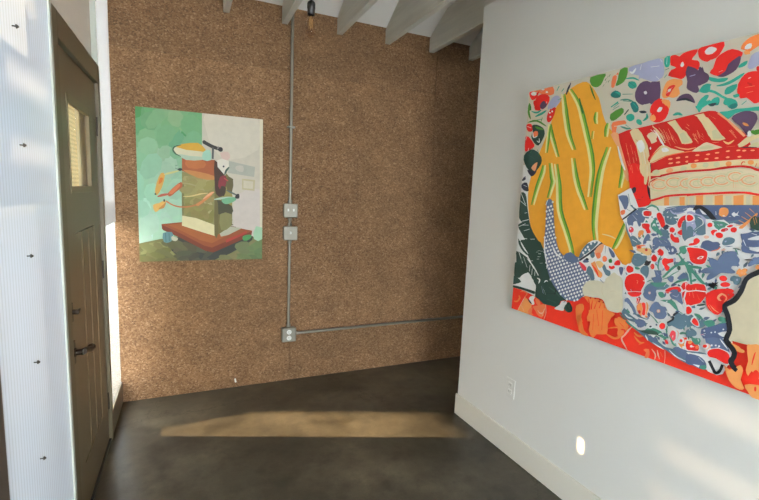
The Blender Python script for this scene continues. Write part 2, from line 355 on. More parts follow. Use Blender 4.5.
# ------------------------------------------------------------------ hanging bulb
PX, PY = .6445, 2.5
zt = 2.6668
pd = thing('pendant_lamp', (PX, PY, zt), 'bare filament bulb in a black socket hanging from the ceiling beside the rafters', 'lamp')
b = BM(); lathe(b, [(.006,-.014),(.017,-.010),(.019,-.001)], (PX,PY,zt-.001)); obj('ceiling_rose', b, M['black'], pd, smooth=True)
b = BM(); cyl(b, (PX,PY,2.545), (PX,PY,zt-.008), .0035, 10); obj('cord', b, M['black'], pd, smooth=True)
b = BM(); lathe(b, [(.0185,0),(.0205,.003),(.0205,.03),(.0225,.033),(.0225,.060),(.019,.068),(.008,.074),(.006,.082)], (PX,PY,2.466)); obj('socket', b, M['black'], pd, smooth=True)
b = BM(); lathe(b, [(.003,-.125),(.014,-.121),(.024,-.108),(.0295,-.086),(.030,-.070),(.027,-.050),(.020,-.026),(.0145,-.010),(.0135,.0)], (PX,PY,2.470)); bl = obj('bulb', b, M['bulb'], pd, smooth=True)
b = BM(); cyl(b, (PX,PY,2.40), (PX,PY,2.462), .0016, 8)
pts = []
for i in range(9): pts.append((PX+.011*math.cos(i*math.pi*.25), PY+.011*math.sin(i*math.pi*.25), 2.392+(.055 if i%2 else 0)))
tube(b, pts, .0006, 6); obj('filament', b, M['filament'], bl)
# ------------------------------------------------------------------ paintings
PALETTE=[(214,48,30),(230,228,225),(240,149,46),(214,206,146),(122,160,52),(70,122,44),(40,96,40),(208,190,148),(222,112,70),(200,32,26),(158,160,188),(82,60,84),(46,148,128),(46,46,62),(238,234,222),(38,62,54),(226,150,110),(52,78,68),(30,105,100),(70,128,110),(38,44,52),(226,140,80),(222,116,58),(178,26,22),(190,186,150),(206,192,162),(28,30,36),(226,176,120),(226,170,150),(196,186,160),(84,108,122),(88,102,130),(76,88,118),(206,60,70),(96,106,134),(200,194,172),(118,156,122),(74,132,78),(92,148,98),(134,160,130),(120,158,112),(86,146,92),(72,136,86),(150,190,168),(166,204,182),(128,180,148),(172,200,176),(140,166,140),(140,162,190),(150,165,195),(140,176,160),(96,140,108),(146,186,176),(176,206,196),(136,176,148),(132,172,144),(164,200,176),(140,172,144),(156,192,168),(120,160,124),(152,188,160),(96,148,104),(140,180,152),(116,152,112),(136,168,144),(148,184,152),(136,172,144),(152,192,164),(160,192,168),(148,184,160),(160,196,172),(140,184,148),(172,200,184),(128,172,140),(136,164,136),(160,196,176),(148,188,164),(112,152,116),(144,184,152),(152,188,164),(140,184,152),(176,200,184),(104,148,104),(140,168,144),(128,164,128),(100,148,104),(124,164,132),(116,156,124),(164,196,176),(144,184,156),(144,184,160),(156,196,168),(132,172,140),(124,168,132),(132,164,136),(140,188,156),(140,176,148),(148,188,160),(152,192,168),(128,164,132),(124,168,128),(112,156,116),(112,156,112),(144,180,152),(148,192,160),(124,164,128),(144,172,148),(164,196,180),(104,152,112),(136,172,136),(100,148,108),(164,200,180),(148,184,156),(104,152,108),(120,156,108),(156,196,172),(100,152,108),(100,152,104),(120,156,124),(144,188,160),(128,168,136),(116,152,108),(156,188,164),(136,176,144),(108,152,108),(144,180,148),(140,180,148),(160,192,172),(128,168,140),(96,148,112),(120,160,128),(140,184,156),(92,140,96),(92,144,96),(112,152,120),(144,180,156),(108,152,116),(124,156,116),(96,148,100),(112,152,112),(168,200,176),(92,144,100),(148,176,152),(116,156,116),(100,144,104),(132,164,132),(108,152,112),(116,160,124),(128,168,132),(108,156,116),(148,192,164),(168,196,180),(186,178,162),(194,186,170),(190,180,172),(202,194,172),(196,170,160),(160,160,148),(178,172,160),(176,166,134),(190,182,160),(112,112,70),(128,128,82),(96,98,58),(52,54,48),(118,112,74),(98,116,72),(150,186,156),(104,104,64),(92,108,68),(112,108,68),(92,92,56),(72,72,56),(76,76,52),(84,84,56),(84,84,60),(100,100,60),(100,108,72),(120,116,76),(104,100,60),(96,112,72),(96,100,60),(72,76,56),(92,112,72),(108,108,72),(68,68,52),(108,108,68),(64,60,48),(84,100,64),(76,80,56),(92,92,60),(84,80,60),(76,76,56),(116,116,72),(100,100,56),(100,100,64),(104,104,60),(80,80,56),(72,68,52),(88,88,60),(72,72,52),(100,100,68),(96,108,68),(76,72,52),(100,96,60),(92,104,68),(68,68,56),(104,112,72),(76,80,60),(88,108,68),(88,92,64),(134,70,34),(110,48,26),(150,84,40),(160,54,40),(92,132,136),(60,90,100),(180,180,160),(72,134,76),(168,166,144),(70,40,36),(90,40,36),(128,122,76),(150,140,92),(118,112,58),(142,138,84),(108,104,62),(156,146,100),(136,128,80),(136,128,76),(144,132,84),(124,112,64),(120,108,56),(136,128,72),(128,120,68),(136,124,76),(120,112,60),(124,116,64),(140,136,84),(140,132,80),(128,116,68),(116,112,64),(140,124,76),(144,136,84),(120,116,60),(140,128,84),(140,128,80),(132,124,76),(128,124,68),(140,132,76),(124,120,68),(140,128,76),(206,196,154),(150,80,44),(168,96,50),(176,118,64),(104,96,52),(62,38,26),(136,124,70),(88,80,48),(64,62,40),(120,116,72),(96,88,50),(196,150,50),(196,190,160),(164,180,160),(60,90,70),(150,190,170),(44,42,40),(34,32,32),(46,44,42),(120,116,108),(74,76,74),(204,198,186),(50,48,60),(60,80,70),(120,40,46),(180,70,60),(58,44,30),(160,180,160),(104,156,120),(80,90,84),(38,38,40),(196,150,74),(196,112,44),(190,180,120),(40,48,46),(50,70,66),(90,130,110),(166,84,52),(196,110,66),(166,84,62),(60,70,60),(208,162,84),(180,120,60),(50,44,40),(176,106,62),(190,120,70),(200,176,120),(210,150,110),(150,140,96)]
CLOTH_PAINT=(
'0:1190,0,1190,180,1142,175,1107,170,1057,171,1055,91,1036,47,943,48,860,74,764,108,649,153,547,190,386,161,282,95,180,102,99,122,14,120,0,120,0,0|1:0,124,14,126,166,110,325,167,205,362,77,561,154,796,0,802|2:310,1164,279,1154,247,1139,218,1116,197,1085,182,1050,174,1020,164,984,142,933,117,879,97,833,79,788,64,741,54,694,53,647,57,603,64,567,73,534,82,499,95,466,120,433,145,407,157,393,168,383,181,376,205,362,234,317,310,286,504,315,661,351,687,364,680,376,694,395,703,430,699,498,686,572,663,631,638,682,619,720,602,757,583,802,564,846,548,883,532,912,514,929,495,946,476,976,460,1010,448,1044,434,1079,407,1118,379,1150,359,1164,339,1167|3:216,1135,220,1116,226,1089,231,1066,233,1053,235,1043,240,1027,248,999,258,964,271,932,287,903,303,877,315,859,322,860,313,879,301,905,289,934,280,965,270,998,262,1026,258,1042,255,1052,250,1065,241,1089,232,1115,224,1135|4:231,1133,235,1114,241,1087,247,1064,249,1051,251,1041,256,1025,264,997,274,963,286,931,301,902,317,876,328,858,334,859,325,878,313,904,301,932,292,963,282,997,274,1024,270,1040,267,1050,262,1063,254,1086,244,1113,237,1132|5:239,1131,244,1112,251,1086,257,1063,260,1049,263,1039,267,1024,275,996,285,962,297,931,311,902,326,876,336,858,339,858,330,877,316,903,304,931,294,962,284,996,276,1023,271,1039,269,1049,265,1062,257,1085,249,1112,242,1131|3:313,822,316,804,322,779,328,754,334,731,342,709,352,687,361,667,371,649,383,631,395,611,407,591,416,578,423,580,417,594,408,615,399,636,390,655,381,673,371,692,363,712,354,734,345,756,336,781,327,805,321,822|4:327,821,330,804,336,779,342,754,349,731,357,709,366,687,376,668,386,649,397,632,408,612,420,592,429,578,434,580,428,595,419,615,409,636,401,654,391,672,382,691,374,712,365,734,356,756,348,780,339,804,333,821|5:335,821,339,804,345,779,352,754,359,732,368,710,376,688,386,669,396,651,406,633,417,613,428,593,436,579,439,580,432,594,422,615,412,635,403,653,393,671,384,690,376,711,367,733,359,755,351,779,343,804,338,821|3:253,1150,263,1139,276,1123,288,1106,299,1090,310,1074,320,1055,330,1033,339,1008,349,983,357,963,364,944,373,922,383,895,395,866,404,838,412,812,418,786,423,762,425,740,425,720,425,699,426,677,426,655,426,639,434,639,435,654,436,676,437,698,439,718,441,739,440,761,437,786,432,813,424,840,415,868,403,897,393,924,385,945,377,965,369,985,360,1009,348,1034,337,1058,324,1077,312,1094,299,1110,285,1126,270,1142,260,1153|4:268,1148,277,1137,290,1121,303,1104,314,1088,324,1072,335,1054,344,1031,354,1006,364,982,372,962,379,942,387,921,398,894,409,865,418,838,426,811,432,786,437,762,439,740,439,719,439,699,439,677,439,655,439,640,445,639,446,654,448,676,449,698,450,718,452,739,451,761,448,786,442,812,435,839,425,867,414,896,404,922,396,944,388,963,380,983,371,1007,360,1032,348,1055,336,1075,324,1091,312,1107,298,1124,283,1139,273,1150|5:276,1147,286,1136,299,1120,312,1104,323,1088,334,1072,345,1053,355,1030,365,1005,374,981,382,961,390,942,398,920,408,894,419,865,429,838,436,811,442,785,447,761,448,739,448,719,447,699,447,677,447,655,447,640,450,639,451,655,451,676,452,698,453,718,454,739,453,761,450,786,444,812,437,838,427,866,416,895,406,921,398,943,390,962,382,982,373,1006,362,1031,351,1054,340,1073,328,1089,316,1105,302,1122,289,1137,279,1148|3:151,1000,152,990,155,975,159,959,166,943,173,926,182,907,196,880,211,852,223,831,229,832,221,853,210,882,200,909,192,928,184,945,178,960,170,975,163,990,158,1000|4:164,999,165,988,168,974,173,957,179,942,187,925,196,906,209,880,224,851,234,831,240,832,232,852,220,881,210,908,202,927,194,943,188,958,181,974,174,989,169,999|5:171,998,173,988,177,973,182,957,189,942,196,925,205,906,218,880,231,851,241,831,244,831,235,851,223,880,212,907,203,926,196,942,190,958,183,973,178,988,174,998|3:152,991,150,976,148,955,148,932,147,906,147,877,148,857,154,856,157,875,161,903,163,929,163,953,160,975,157,990|4:162,990,160,975,158,954,158,931,157,905,157,876,158,856,162,855,165,875,169,902,170,929,170,952,168,974,166,989|5:167,989,166,974,166,953,166,930,164,904,164,876,163,855,165,855,168,875,170,'
'903,172,929,172,952,170,974,169,989|3:213,798,217,778,224,751,230,728,233,715,234,706,237,689,242,655,248,611,257,569,273,532,292,498,310,468,325,439,338,413,350,390,358,368,364,349,369,335,376,337,374,351,370,371,364,394,354,419,343,446,330,475,313,506,295,539,280,573,271,613,265,655,260,689,255,708,250,717,245,729,237,752,228,779,221,798|4:228,797,232,778,239,751,245,728,248,715,250,706,253,689,258,655,264,612,273,570,289,534,308,500,325,469,340,441,353,415,364,392,372,370,378,351,383,337,389,339,386,353,382,373,375,396,366,420,355,447,341,476,325,506,307,539,292,573,283,613,277,655,272,689,267,707,263,717,258,729,250,752,241,779,234,798|5:236,797,242,778,249,751,255,728,259,715,261,706,265,689,270,655,275,612,285,571,300,536,319,502,336,472,350,443,363,417,373,394,381,372,387,352,390,339,393,339,390,353,386,373,379,396,369,420,357,446,344,475,327,505,309,538,294,573,285,613,279,655,274,689,269,707,266,716,262,728,254,752,246,778,240,797|3:153,796,150,789,146,778,140,763,133,743,123,719,114,691,108,655,101,617,98,589,105,588,114,615,124,652,135,686,144,713,154,737,161,758,162,774,161,787,160,795|4:141,796,138,789,134,778,129,763,122,743,112,718,103,691,96,655,89,616,85,589,91,588,99,615,110,653,121,687,130,714,139,738,146,758,148,775,148,787,147,795|5:136,796,134,789,132,777,127,762,120,742,110,717,101,690,93,654,85,616,80,588,83,588,90,615,100,653,110,688,119,715,128,739,136,760,138,776,139,788,139,796|3:194,804,197,782,203,752,207,728,211,717,213,714,213,705,210,681,205,651,202,629,209,628,217,649,226,678,232,702,233,714,230,720,226,730,218,753,209,783,201,804|4:183,804,186,783,192,753,196,728,200,717,202,714,202,705,199,681,194,651,190,629,196,628,203,649,212,679,219,703,219,714,216,720,212,730,205,753,196,783,189,804|5:178,804,183,783,189,753,194,729,198,718,200,714,200,705,197,680,190,650,186,628,189,628,195,649,203,679,208,703,209,714,206,719,202,729,195,753,187,783,181,805|3:515,859,507,837,496,805,486,775,481,756,477,739,475,718,473,688,472,653,471,619,472,586,475,554,479,523,486,492,494,463,500,443,508,444,505,465,499,494,496,524,495,554,495,586,495,617,495,651,496,685,498,714,499,735,500,751,503,771,509,800,517,833,522,857|4:502,860,494,838,483,805,474,776,469,756,465,739,463,718,461,687,460,653,459,618,460,585,462,553,466,522,473,491,481,461,487,441,494,443,490,463,484,492,480,523,479,553,479,585,479,617,479,651,480,685,482,715,484,735,485,752,488,771,494,801,503,834,508,858|5:497,860,490,837,479,805,471,775,466,755,463,738,461,717,459,687,458,652,458,618,458,585,460,553,463,522,469,490,477,461,482,441,485,441,481,462,475,491,470,522,468,553,467,585,467,617,467,651,469,686,471,716,472,736,474,753,478,773,485,803,494,836,500,859|3:589,782,587,775,586,764,586,750,586,727,586,701,588,682,593,681,596,699,600,725,601,748,600,763,597,774,594,782|4:581,782,580,775,579,764,579,750,578,727,579,701,579,682,584,681,587,699,590,725,591,748,590,763,588,775,585,782|5:578,783,577,775,577,764,578,749,577,727,576,700,576,681,578,681,580,700,583,726,584,748,583,764,581,775,580,782|3:635,545,626,524,613,494,603,467,596,448,593,431,591,420,597,418,604,428,612,443,620,462,629,489,636,521,641,543|4:626,544,616,523,604,493,594,466,587,446,583,430,581,418,586,417,592,427,601,442,608,462,617,489,625,520,631,542|5:622,543,614,522,602,491,593,464,585,444,580,428,577,417,579,417,585,427,592,442,599,462,609,489,618,520,624,542|3:431,1019,429,1012,425,1000,426,989,428,979,434,970,438,965,443,965,442,971,441,979,439,987,439,997,438,1009,436,1018|4:424,1020,421,1012,418,1001,418,990,421,980,426,971,430,966,434,966,433,972,432,980,430,988,430,998,429,1010,428,1019|5:421,1020,419,1013,417,1001,417,990,420,981,424,972,427,967,429,967,427,973,425,981,423,989,423,1000,423,1011,423,1020|3:424,936,424,901,427,900,428,936|4:419,937,418,902,421,901,422,936|5:416,937,415,902,417,901,418,937|3:499,963,495,958,489,950,487,939,487,926,491,913,494,903,499,902,501,911,502,924,502,935,504,944,504,954,504,961|4:490,964,487,959,482,950,480,940,480,927,483,913,485'
',904,490,903,491,912,492,925,492,937,494,946,495,955,495,962|5:487,964,484,958,480,950,478,939,478,927,480,914,482,904,484,904,484,913,484,926,484,938,486,948,488,957,489,963|6:326,1097,328,1088,331,1073,336,1059,342,1045,349,1030,355,1021,358,1021,356,1031,351,1045,346,1059,341,1073,335,1087,330,1097|6:378,1146,381,1137,386,1124,392,1111,400,1097,409,1083,415,1073,418,1074,414,1084,407,1098,400,1112,394,1125,386,1137,380,1146|7:522,476,533,474,548,472,561,470,573,467,584,464,592,462,592,463,585,467,575,472,563,475,548,477,533,478,522,478|8:11,1185,32,1181,51,1175,72,1166,97,1154,123,1145,150,1141,170,1144,172,1162,160,1181,128,1183,87,1181,39,1184,30,1185|9:5,1185,0,1181,0,1174,8,1158,25,1138,43,1139,58,1148,68,1165,71,1178,60,1173,45,1167,32,1175,20,1184,7,1185|1:49,1172,39,1177,25,1180,15,1178,12,1173,18,1166,28,1161,40,1158,50,1160,53,1165|10:78,1177,90,1170,91,1171,79,1179|1:103,1181,98,1184,93,1185,91,1185,87,1184,85,1182,88,1178,93,1176,99,1175,104,1176,106,1178|1:130,1163,125,1166,120,1167,116,1166,115,1163,116,1160,121,1158,127,1157,131,1158,132,1160|9:46,1095,54,1084,78,1077,105,1076,124,1087,139,1103,146,1118,145,1133,132,1146,111,1155,83,1158,57,1152,48,1133,46,1110|1:87,1084,99,1077,114,1082,127,1093,131,1107,128,1120,115,1124,99,1121,87,1110,81,1096|11:131,1100,125,1112,113,1119,98,1119,88,1111,84,1100,89,1088,102,1080,116,1083,127,1089|12:117,1104,115,1108,111,1110,105,1110,100,1105,98,1100,99,1095,103,1092,109,1093,114,1098|10:138,1080,142,1071,150,1075,162,1084,181,1092,200,1100,210,1109,213,1117,207,1126,196,1132,182,1134,166,1129,151,1113,140,1095|12:173,1185,195,1184,195,1185|12:190,1155,203,1175,199,1178,186,1157|12:221,1145,234,1158,230,1160,217,1148|12:200,1107,224,1114,222,1117,198,1110|13:250,1125,254,1131,259,1139,262,1148,267,1158,270,1169,272,1177,268,1179,263,1172,256,1163,251,1153,248,1144,246,1134,246,1127|6:3,1109,5,1091,16,1086,25,1088,23,1103,16,1119,9,1126,4,1125|9:160,1077,153,1069,162,1062,175,1058,187,1063,194,1071,185,1078,172,1082|9:37,1118,46,1104,63,1090,82,1082,96,1085,108,1094,126,1108,131,1122,99,1130,60,1134,42,1134,35,1130|11:122,1106,118,1117,108,1121,96,1119,88,1110,83,1099,89,1089,99,1084,111,1086,120,1095|10:153,1076,174,1068,189,1075,202,1087,215,1098,219,1107,197,1110,169,1108,149,1100,140,1089|5:7,1127,2,1117,0,1110,0,1080,4,1069,14,1052,23,1041,28,1041,25,1053,19,1069,14,1084,14,1098,13,1114,12,1125|12:26,1081,36,1075,52,1067,69,1064,83,1066,94,1073,100,1078,97,1081,88,1078,76,1074,66,1072,54,1075,38,1080,27,1083|12:60,1047,73,1048,90,1050,106,1053,118,1058,128,1064,134,1069,130,1072,121,1071,109,1068,97,1064,82,1061,67,1055,57,1051|12:72,1029,105,1029,104,1032,71,1032|9:143,1015,150,1009,159,1008,170,1014,179,1027,187,1043,191,1060,191,1075,184,1078,173,1076,158,1068,144,1057,139,1041,139,1026|14:160,1057,156,1059,152,1059,150,1058,149,1056,150,1054,153,1052,157,1051,160,1052,161,1054|14:175,1061,172,1064,168,1064,166,1063,165,1060,167,1057,170,1055,173,1055,175,1056,176,1058|14:167,1036,164,1038,160,1039,157,1038,156,1035,157,1033,161,1031,165,1030,167,1032,168,1034|5:10,1025,27,1024,50,1024,71,1022,95,1012,121,998,140,989,143,991,126,1003,100,1019,73,1031,47,1034,24,1031,9,1028|5:103,1014,111,1037,107,1039,99,1016|9:0,1001,9,985,20,977,33,974,44,976,49,984,45,1000,34,1015,15,1019,0,1015,0,1002|1:6,1005,36,993,37,995,6,1007|15:44,993,50,976,45,962,42,948,53,929,69,912,84,901,98,897,112,908,123,924,131,939,135,955,131,970,121,984,99,997,75,1006,54,1009,41,1006|8:89,963,83,972,71,975,60,973,53,966,53,956,59,947,71,944,82,946,89,953|5:64,994,77,985,104,977,128,972,125,977,110,986,85,994,64,999|1:49,972,49,963,51,950,57,940,70,939,81,943,88,947,86,948,78,947,67,944,62,944,59,950,55,963,52,972|1:84,923,88,918,96,913,105,912,106,918,103,927,101,934,98,934,99,928,99,919,99,915,98,917,91,921,85,924|9:0,906,4,879,11,872,21,874,41,880,60,888,70,894,70,904,49,928,24,949,8,956,0,949|1:4,934,13,954,11,955,1,935|1:30,891,26,874,29,873,32,890|15:0,828,12,807,27,788,45,771,65,755,83,745'
',93,754,102,770,117,785,129,802,132,818,128,834,112,853,91,869,68,879,44,881,17,869,0,852|16:72,773,86,766,92,769,96,778,101,796,103,811,94,811,81,804,68,794,61,784|5:47,864,61,888,59,889,45,864|17:23,856,84,828,85,829,24,858|6:94,877,109,843,112,844,97,877|13:10,728,27,738,24,741,7,731|5:376,1163,387,1143,399,1134,412,1129,425,1129,436,1134,444,1145,449,1158,457,1170,455,1179,416,1183,377,1180|5:519,1162,517,1141,511,1125,510,1116,522,1115,538,1120,549,1127,557,1139,561,1161,558,1180,542,1185,524,1180|8:488,1138,489,1116,497,1109,505,1113,511,1134,512,1156,503,1163,492,1159|8:519,1160,516,1172,506,1163|6:464,1156,470,1165,469,1166,463,1157|6:474,1161,480,1169,478,1171,472,1162|6:461,1136,467,1145,466,1146,460,1137|6:473,1137,479,1146,477,1147,471,1139|6:449,1125,455,1134,454,1135,447,1126|6:456,1147,462,1156,460,1158,454,1149|10:563,1165,577,1150,596,1143,613,1136,612,1124,609,1115,612,1120,621,1125,641,1115,663,1104,686,1097,701,1102,703,1142,692,1182,677,1185,644,1185,627,1183,590,1183,563,1179|1:568,1161,571,1157,577,1151,586,1149,592,1154,595,1161,597,1167,594,1170,589,1166,584,1161,581,1158,579,1159,574,1161,569,1163|1:615,1157,619,1178,617,1179,613,1158|1:657,1158,682,1156,682,1158,656,1160|12:554,1135,563,1133,575,1131,586,1129,596,1125,607,1119,615,1116,616,1118,609,1123,598,1131,586,1136,573,1138,562,1138,553,1137|12:606,1104,598,1115,585,1120,573,1121,567,1115,568,1106,577,1095,590,1088,601,1089,608,1095|18:569,1119,601,1094,602,1095,570,1121|18:497,1073,511,1066,525,1063,537,1064,541,1071,539,1081,526,1091,511,1097,497,1092,490,1083|12:538,1070,535,1085,507,1093|19:547,1073,594,1066,594,1068,547,1076|19:539,1051,549,1049,562,1047,575,1045,587,1039,600,1033,609,1029,609,1030,601,1037,589,1045,575,1051,561,1054,548,1054,538,1053|18:589,1024,593,1016,597,1008,602,1002,614,997,623,999,620,1015,612,1032,599,1034,588,1030|11:605,1055,611,1039,625,1024,641,1015,657,1018,673,1025,694,1023,711,1028,710,1062,702,1096,691,1097,678,1092,664,1100,650,1108,634,1109,620,1103,610,1089,604,1072|1:654,1065,650,1069,646,1069,642,1068,641,1064,644,1059,647,1056,652,1055,655,1057,656,1061|12:501,1029,533,1041,531,1044,499,1032|19:510,1015,539,1027,537,1029,508,1017|9:697,983,716,985,717,1009,710,1031,699,1027,687,1014,678,1001,677,991|5:499,983,507,971,519,969,533,974,551,986,563,999,561,1012,550,1019,524,1012,500,999|12:502,1027,533,1045,530,1049,498,1031|19:513,1024,537,1039,535,1041,511,1026|18:591,1024,597,1014,601,1003,607,993,616,989,624,991,628,998,627,1009,619,1023,608,1034,596,1036,588,1031|12:601,1028,621,1006,623,1007,603,1030|20:569,986,586,1005,582,1008,565,989|20:660,988,652,992,642,993,634,993,631,990,636,986,644,982,654,981,662,982,664,985|12:608,982,597,988,585,987,576,982,577,972,584,963,595,956,606,958,614,963,614,973|12:650,942,647,950,640,958,631,961,625,960,623,956,625,948,633,940,641,936,648,936|12:654,950,660,951,667,954,673,959,673,967,669,974,666,979,663,978,663,974,663,968,663,965,660,962,655,957,651,953|19:554,1045,591,1036,591,1039,554,1048|12:577,944,604,925,605,926,578,946|8:518,921,522,911,529,911,537,917,537,932,540,946,561,948,579,948,581,956,571,964,543,966,516,963,511,951,515,936|14:526,944,574,941,574,943,525,946|19:555,940,562,935,572,930,582,926,591,924,599,924,605,924,604,927,599,929,591,931,583,933,574,937,564,940,556,942|11:623,1030,641,1020,654,1016,667,1017,682,1022,686,1028,652,1035,618,1039|9:687,975,699,974,709,974,717,980,716,1000,712,1020,710,1025,705,1021,692,1011,680,998,676,988,679,979|8:681,961,685,954,689,947,696,943,709,944,720,949,722,958,718,968,709,972,699,974,688,971,680,967|10:652,1149,660,1114,673,1105,687,1105,699,1104,709,1107,714,1115,715,1129,712,1148,707,1166,704,1177,696,1182,684,1185,661,1185,652,1183|1:658,1158,694,1154,693,1156,658,1160|1:693,1178,702,1167,703,1168,694,1179|1:685,1117,699,1102,700,1103,686,1118|12:710,1162,716,1147,723,1142,730,1143,733,1150,734,1160,733,1174,729,1184,718,1185,709,1178|14:719,1181,720,1154,722,1154,720,1181|12:719,1104,727,1114,725,1'
'116,717,1105|19:718,1133,733,1136,732,1138,717,1135|9:732,1174,733,1166,734,1157,737,1147,749,1140,759,1134,753,1131,742,1129,734,1120,732,1110,746,1102,764,1095,776,1089,785,1086,792,1089,798,1096,803,1104,810,1110,824,1108,838,1107,842,1115,842,1125,839,1134,833,1141,821,1145,812,1149,815,1156,822,1163,828,1173,828,1181,815,1183,798,1183,788,1182,779,1180,772,1176,766,1172,758,1177,750,1182,740,1183,733,1181|1:773,1138,775,1134,778,1131,782,1130,786,1133,787,1138,784,1145,780,1150,776,1147,774,1142|11:798,1125,797,1116,796,1108,798,1099,802,1087,806,1074,806,1062,806,1052,811,1044,819,1038,831,1030,843,1025,849,1028,852,1034,848,1043,845,1050,849,1050,855,1050,861,1056,867,1062,873,1066,878,1071,878,1078,874,1085,867,1090,860,1096,856,1107,852,1115,848,1109,843,1103,837,1107,829,1115,815,1123,802,1129|10:813,1089,832,1091,831,1093,812,1091|21:718,1056,717,1042,721,1032,728,1026,736,1026,746,1028,755,1024,764,1022,776,1025,785,1033,782,1045,777,1057,784,1062,790,1066,790,1076,785,1084,779,1087,771,1088,763,1091,755,1094,743,1093,732,1090,726,1082,722,1071|9:732,1043,733,1036,738,1032,744,1031,748,1038,752,1047,760,1058,765,1067,758,1071,749,1071,743,1069,738,1065,735,1058,734,1051|1:745,1059,741,1058,738,1055,738,1052,740,1048,743,1047,747,1048,749,1051,750,1055,748,1058|1:735,1044,754,1062,753,1062,734,1045|11:786,1008,801,1008,813,1005,824,1000,835,993,843,989,842,996,837,1006,831,1015,824,1023,816,1028,806,1030,795,1029,784,1024,777,1016,775,1008|11:665,1053,673,1016,681,1011,691,1019,702,1027,709,1040,709,1064,705,1086,694,1096,681,1099,670,1101,663,1092|9:694,984,714,985,721,995,723,1008,723,1019,719,1027,706,1028,691,1022,679,1007,676,991|21:727,1001,733,988,741,981,749,980,754,988,755,1000,749,1010,741,1017,732,1018,726,1013|14:712,997,723,983,724,984,713,998|9:832,1163,838,1148,846,1139,855,1133,866,1128,874,1131,873,1156,867,1182,856,1185,849,1185,839,1183,831,1181,829,1176|1:880,1170,872,1177,864,1178,857,1176,856,1168,859,1160,867,1153,876,1150,881,1155,884,1161|12:858,1025,867,1021,878,1019,887,1022,888,1036,884,1050,874,1052,863,1049,856,1041,852,1032|14:860,1032,883,1042,882,1043,860,1033|12:852,971,856,964,860,967,865,974,871,980,876,988,882,999,886,1009,882,1012,876,1011,869,1008,861,1002,855,992,851,981|9:831,1167,835,1153,840,1146,847,1141,857,1136,869,1133,882,1132,894,1135,903,1144,909,1155,915,1170,912,1183,904,1185,839,1185,832,1181|1:855,1160,861,1154,870,1152,879,1152,887,1157,892,1162,890,1168,884,1172,875,1177,866,1178,858,1174,853,1167|22:972,1141,979,1137,978,1131,978,1127,984,1127,993,1130,1004,1136,1016,1142,1027,1140,1035,1141,1035,1160,1030,1179,1021,1182,1011,1180,999,1179,987,1176,977,1170,969,1162,965,1153,965,1145|14:985,1139,994,1140,996,1147,994,1155,988,1157,981,1156,976,1150,976,1142|21:976,1129,981,1123,988,1122,994,1123,993,1128,988,1134,981,1136,975,1135|9:893,1077,912,1068,927,1069,941,1074,953,1080,962,1090,967,1103,969,1116,973,1125,973,1132,959,1143,940,1152,925,1151,912,1146,902,1141,894,1132,891,1117,888,1102,881,1094,879,1087|11:911,1067,923,1064,932,1065,941,1068,952,1073,961,1080,966,1090,969,1101,970,1113,968,1122,963,1123,956,1119,945,1113,934,1104,931,1093,928,1082,915,1075,905,1071|1:908,1083,920,1086,920,1087,908,1084|10:999,1073,1007,1072,1015,1075,1023,1080,1037,1078,1047,1080,1047,1102,1041,1125,1030,1128,1018,1124,1008,1122,999,1116,994,1098,993,1080|12:969,1084,977,1084,984,1086,989,1091,991,1097,990,1102,982,1101,973,1097,967,1092,965,1086|12:877,1070,880,1063,888,1057,900,1052,915,1048,930,1047,939,1052,940,1058,927,1060,908,1062,892,1069,879,1074|12:908,1036,917,1034,930,1033,946,1035,961,1041,974,1048,984,1057,988,1063,984,1064,975,1061,967,1057,958,1052,944,1046,930,1042,916,1040,906,1039|11:842,1086,847,1056,852,1050,858,1052,868,1054,876,1058,880,1067,879,1077,869,1084,859,1092,856,1100,854,1107,846,1116,840,1115|9:972,1029,973,1023,972,1014,973,1004,978,992,986,981,994,981,1003,981,1015,970,1026,959,1032,958,1039,960,1054,956,1066,963,1064,1005,1055,1048,10'
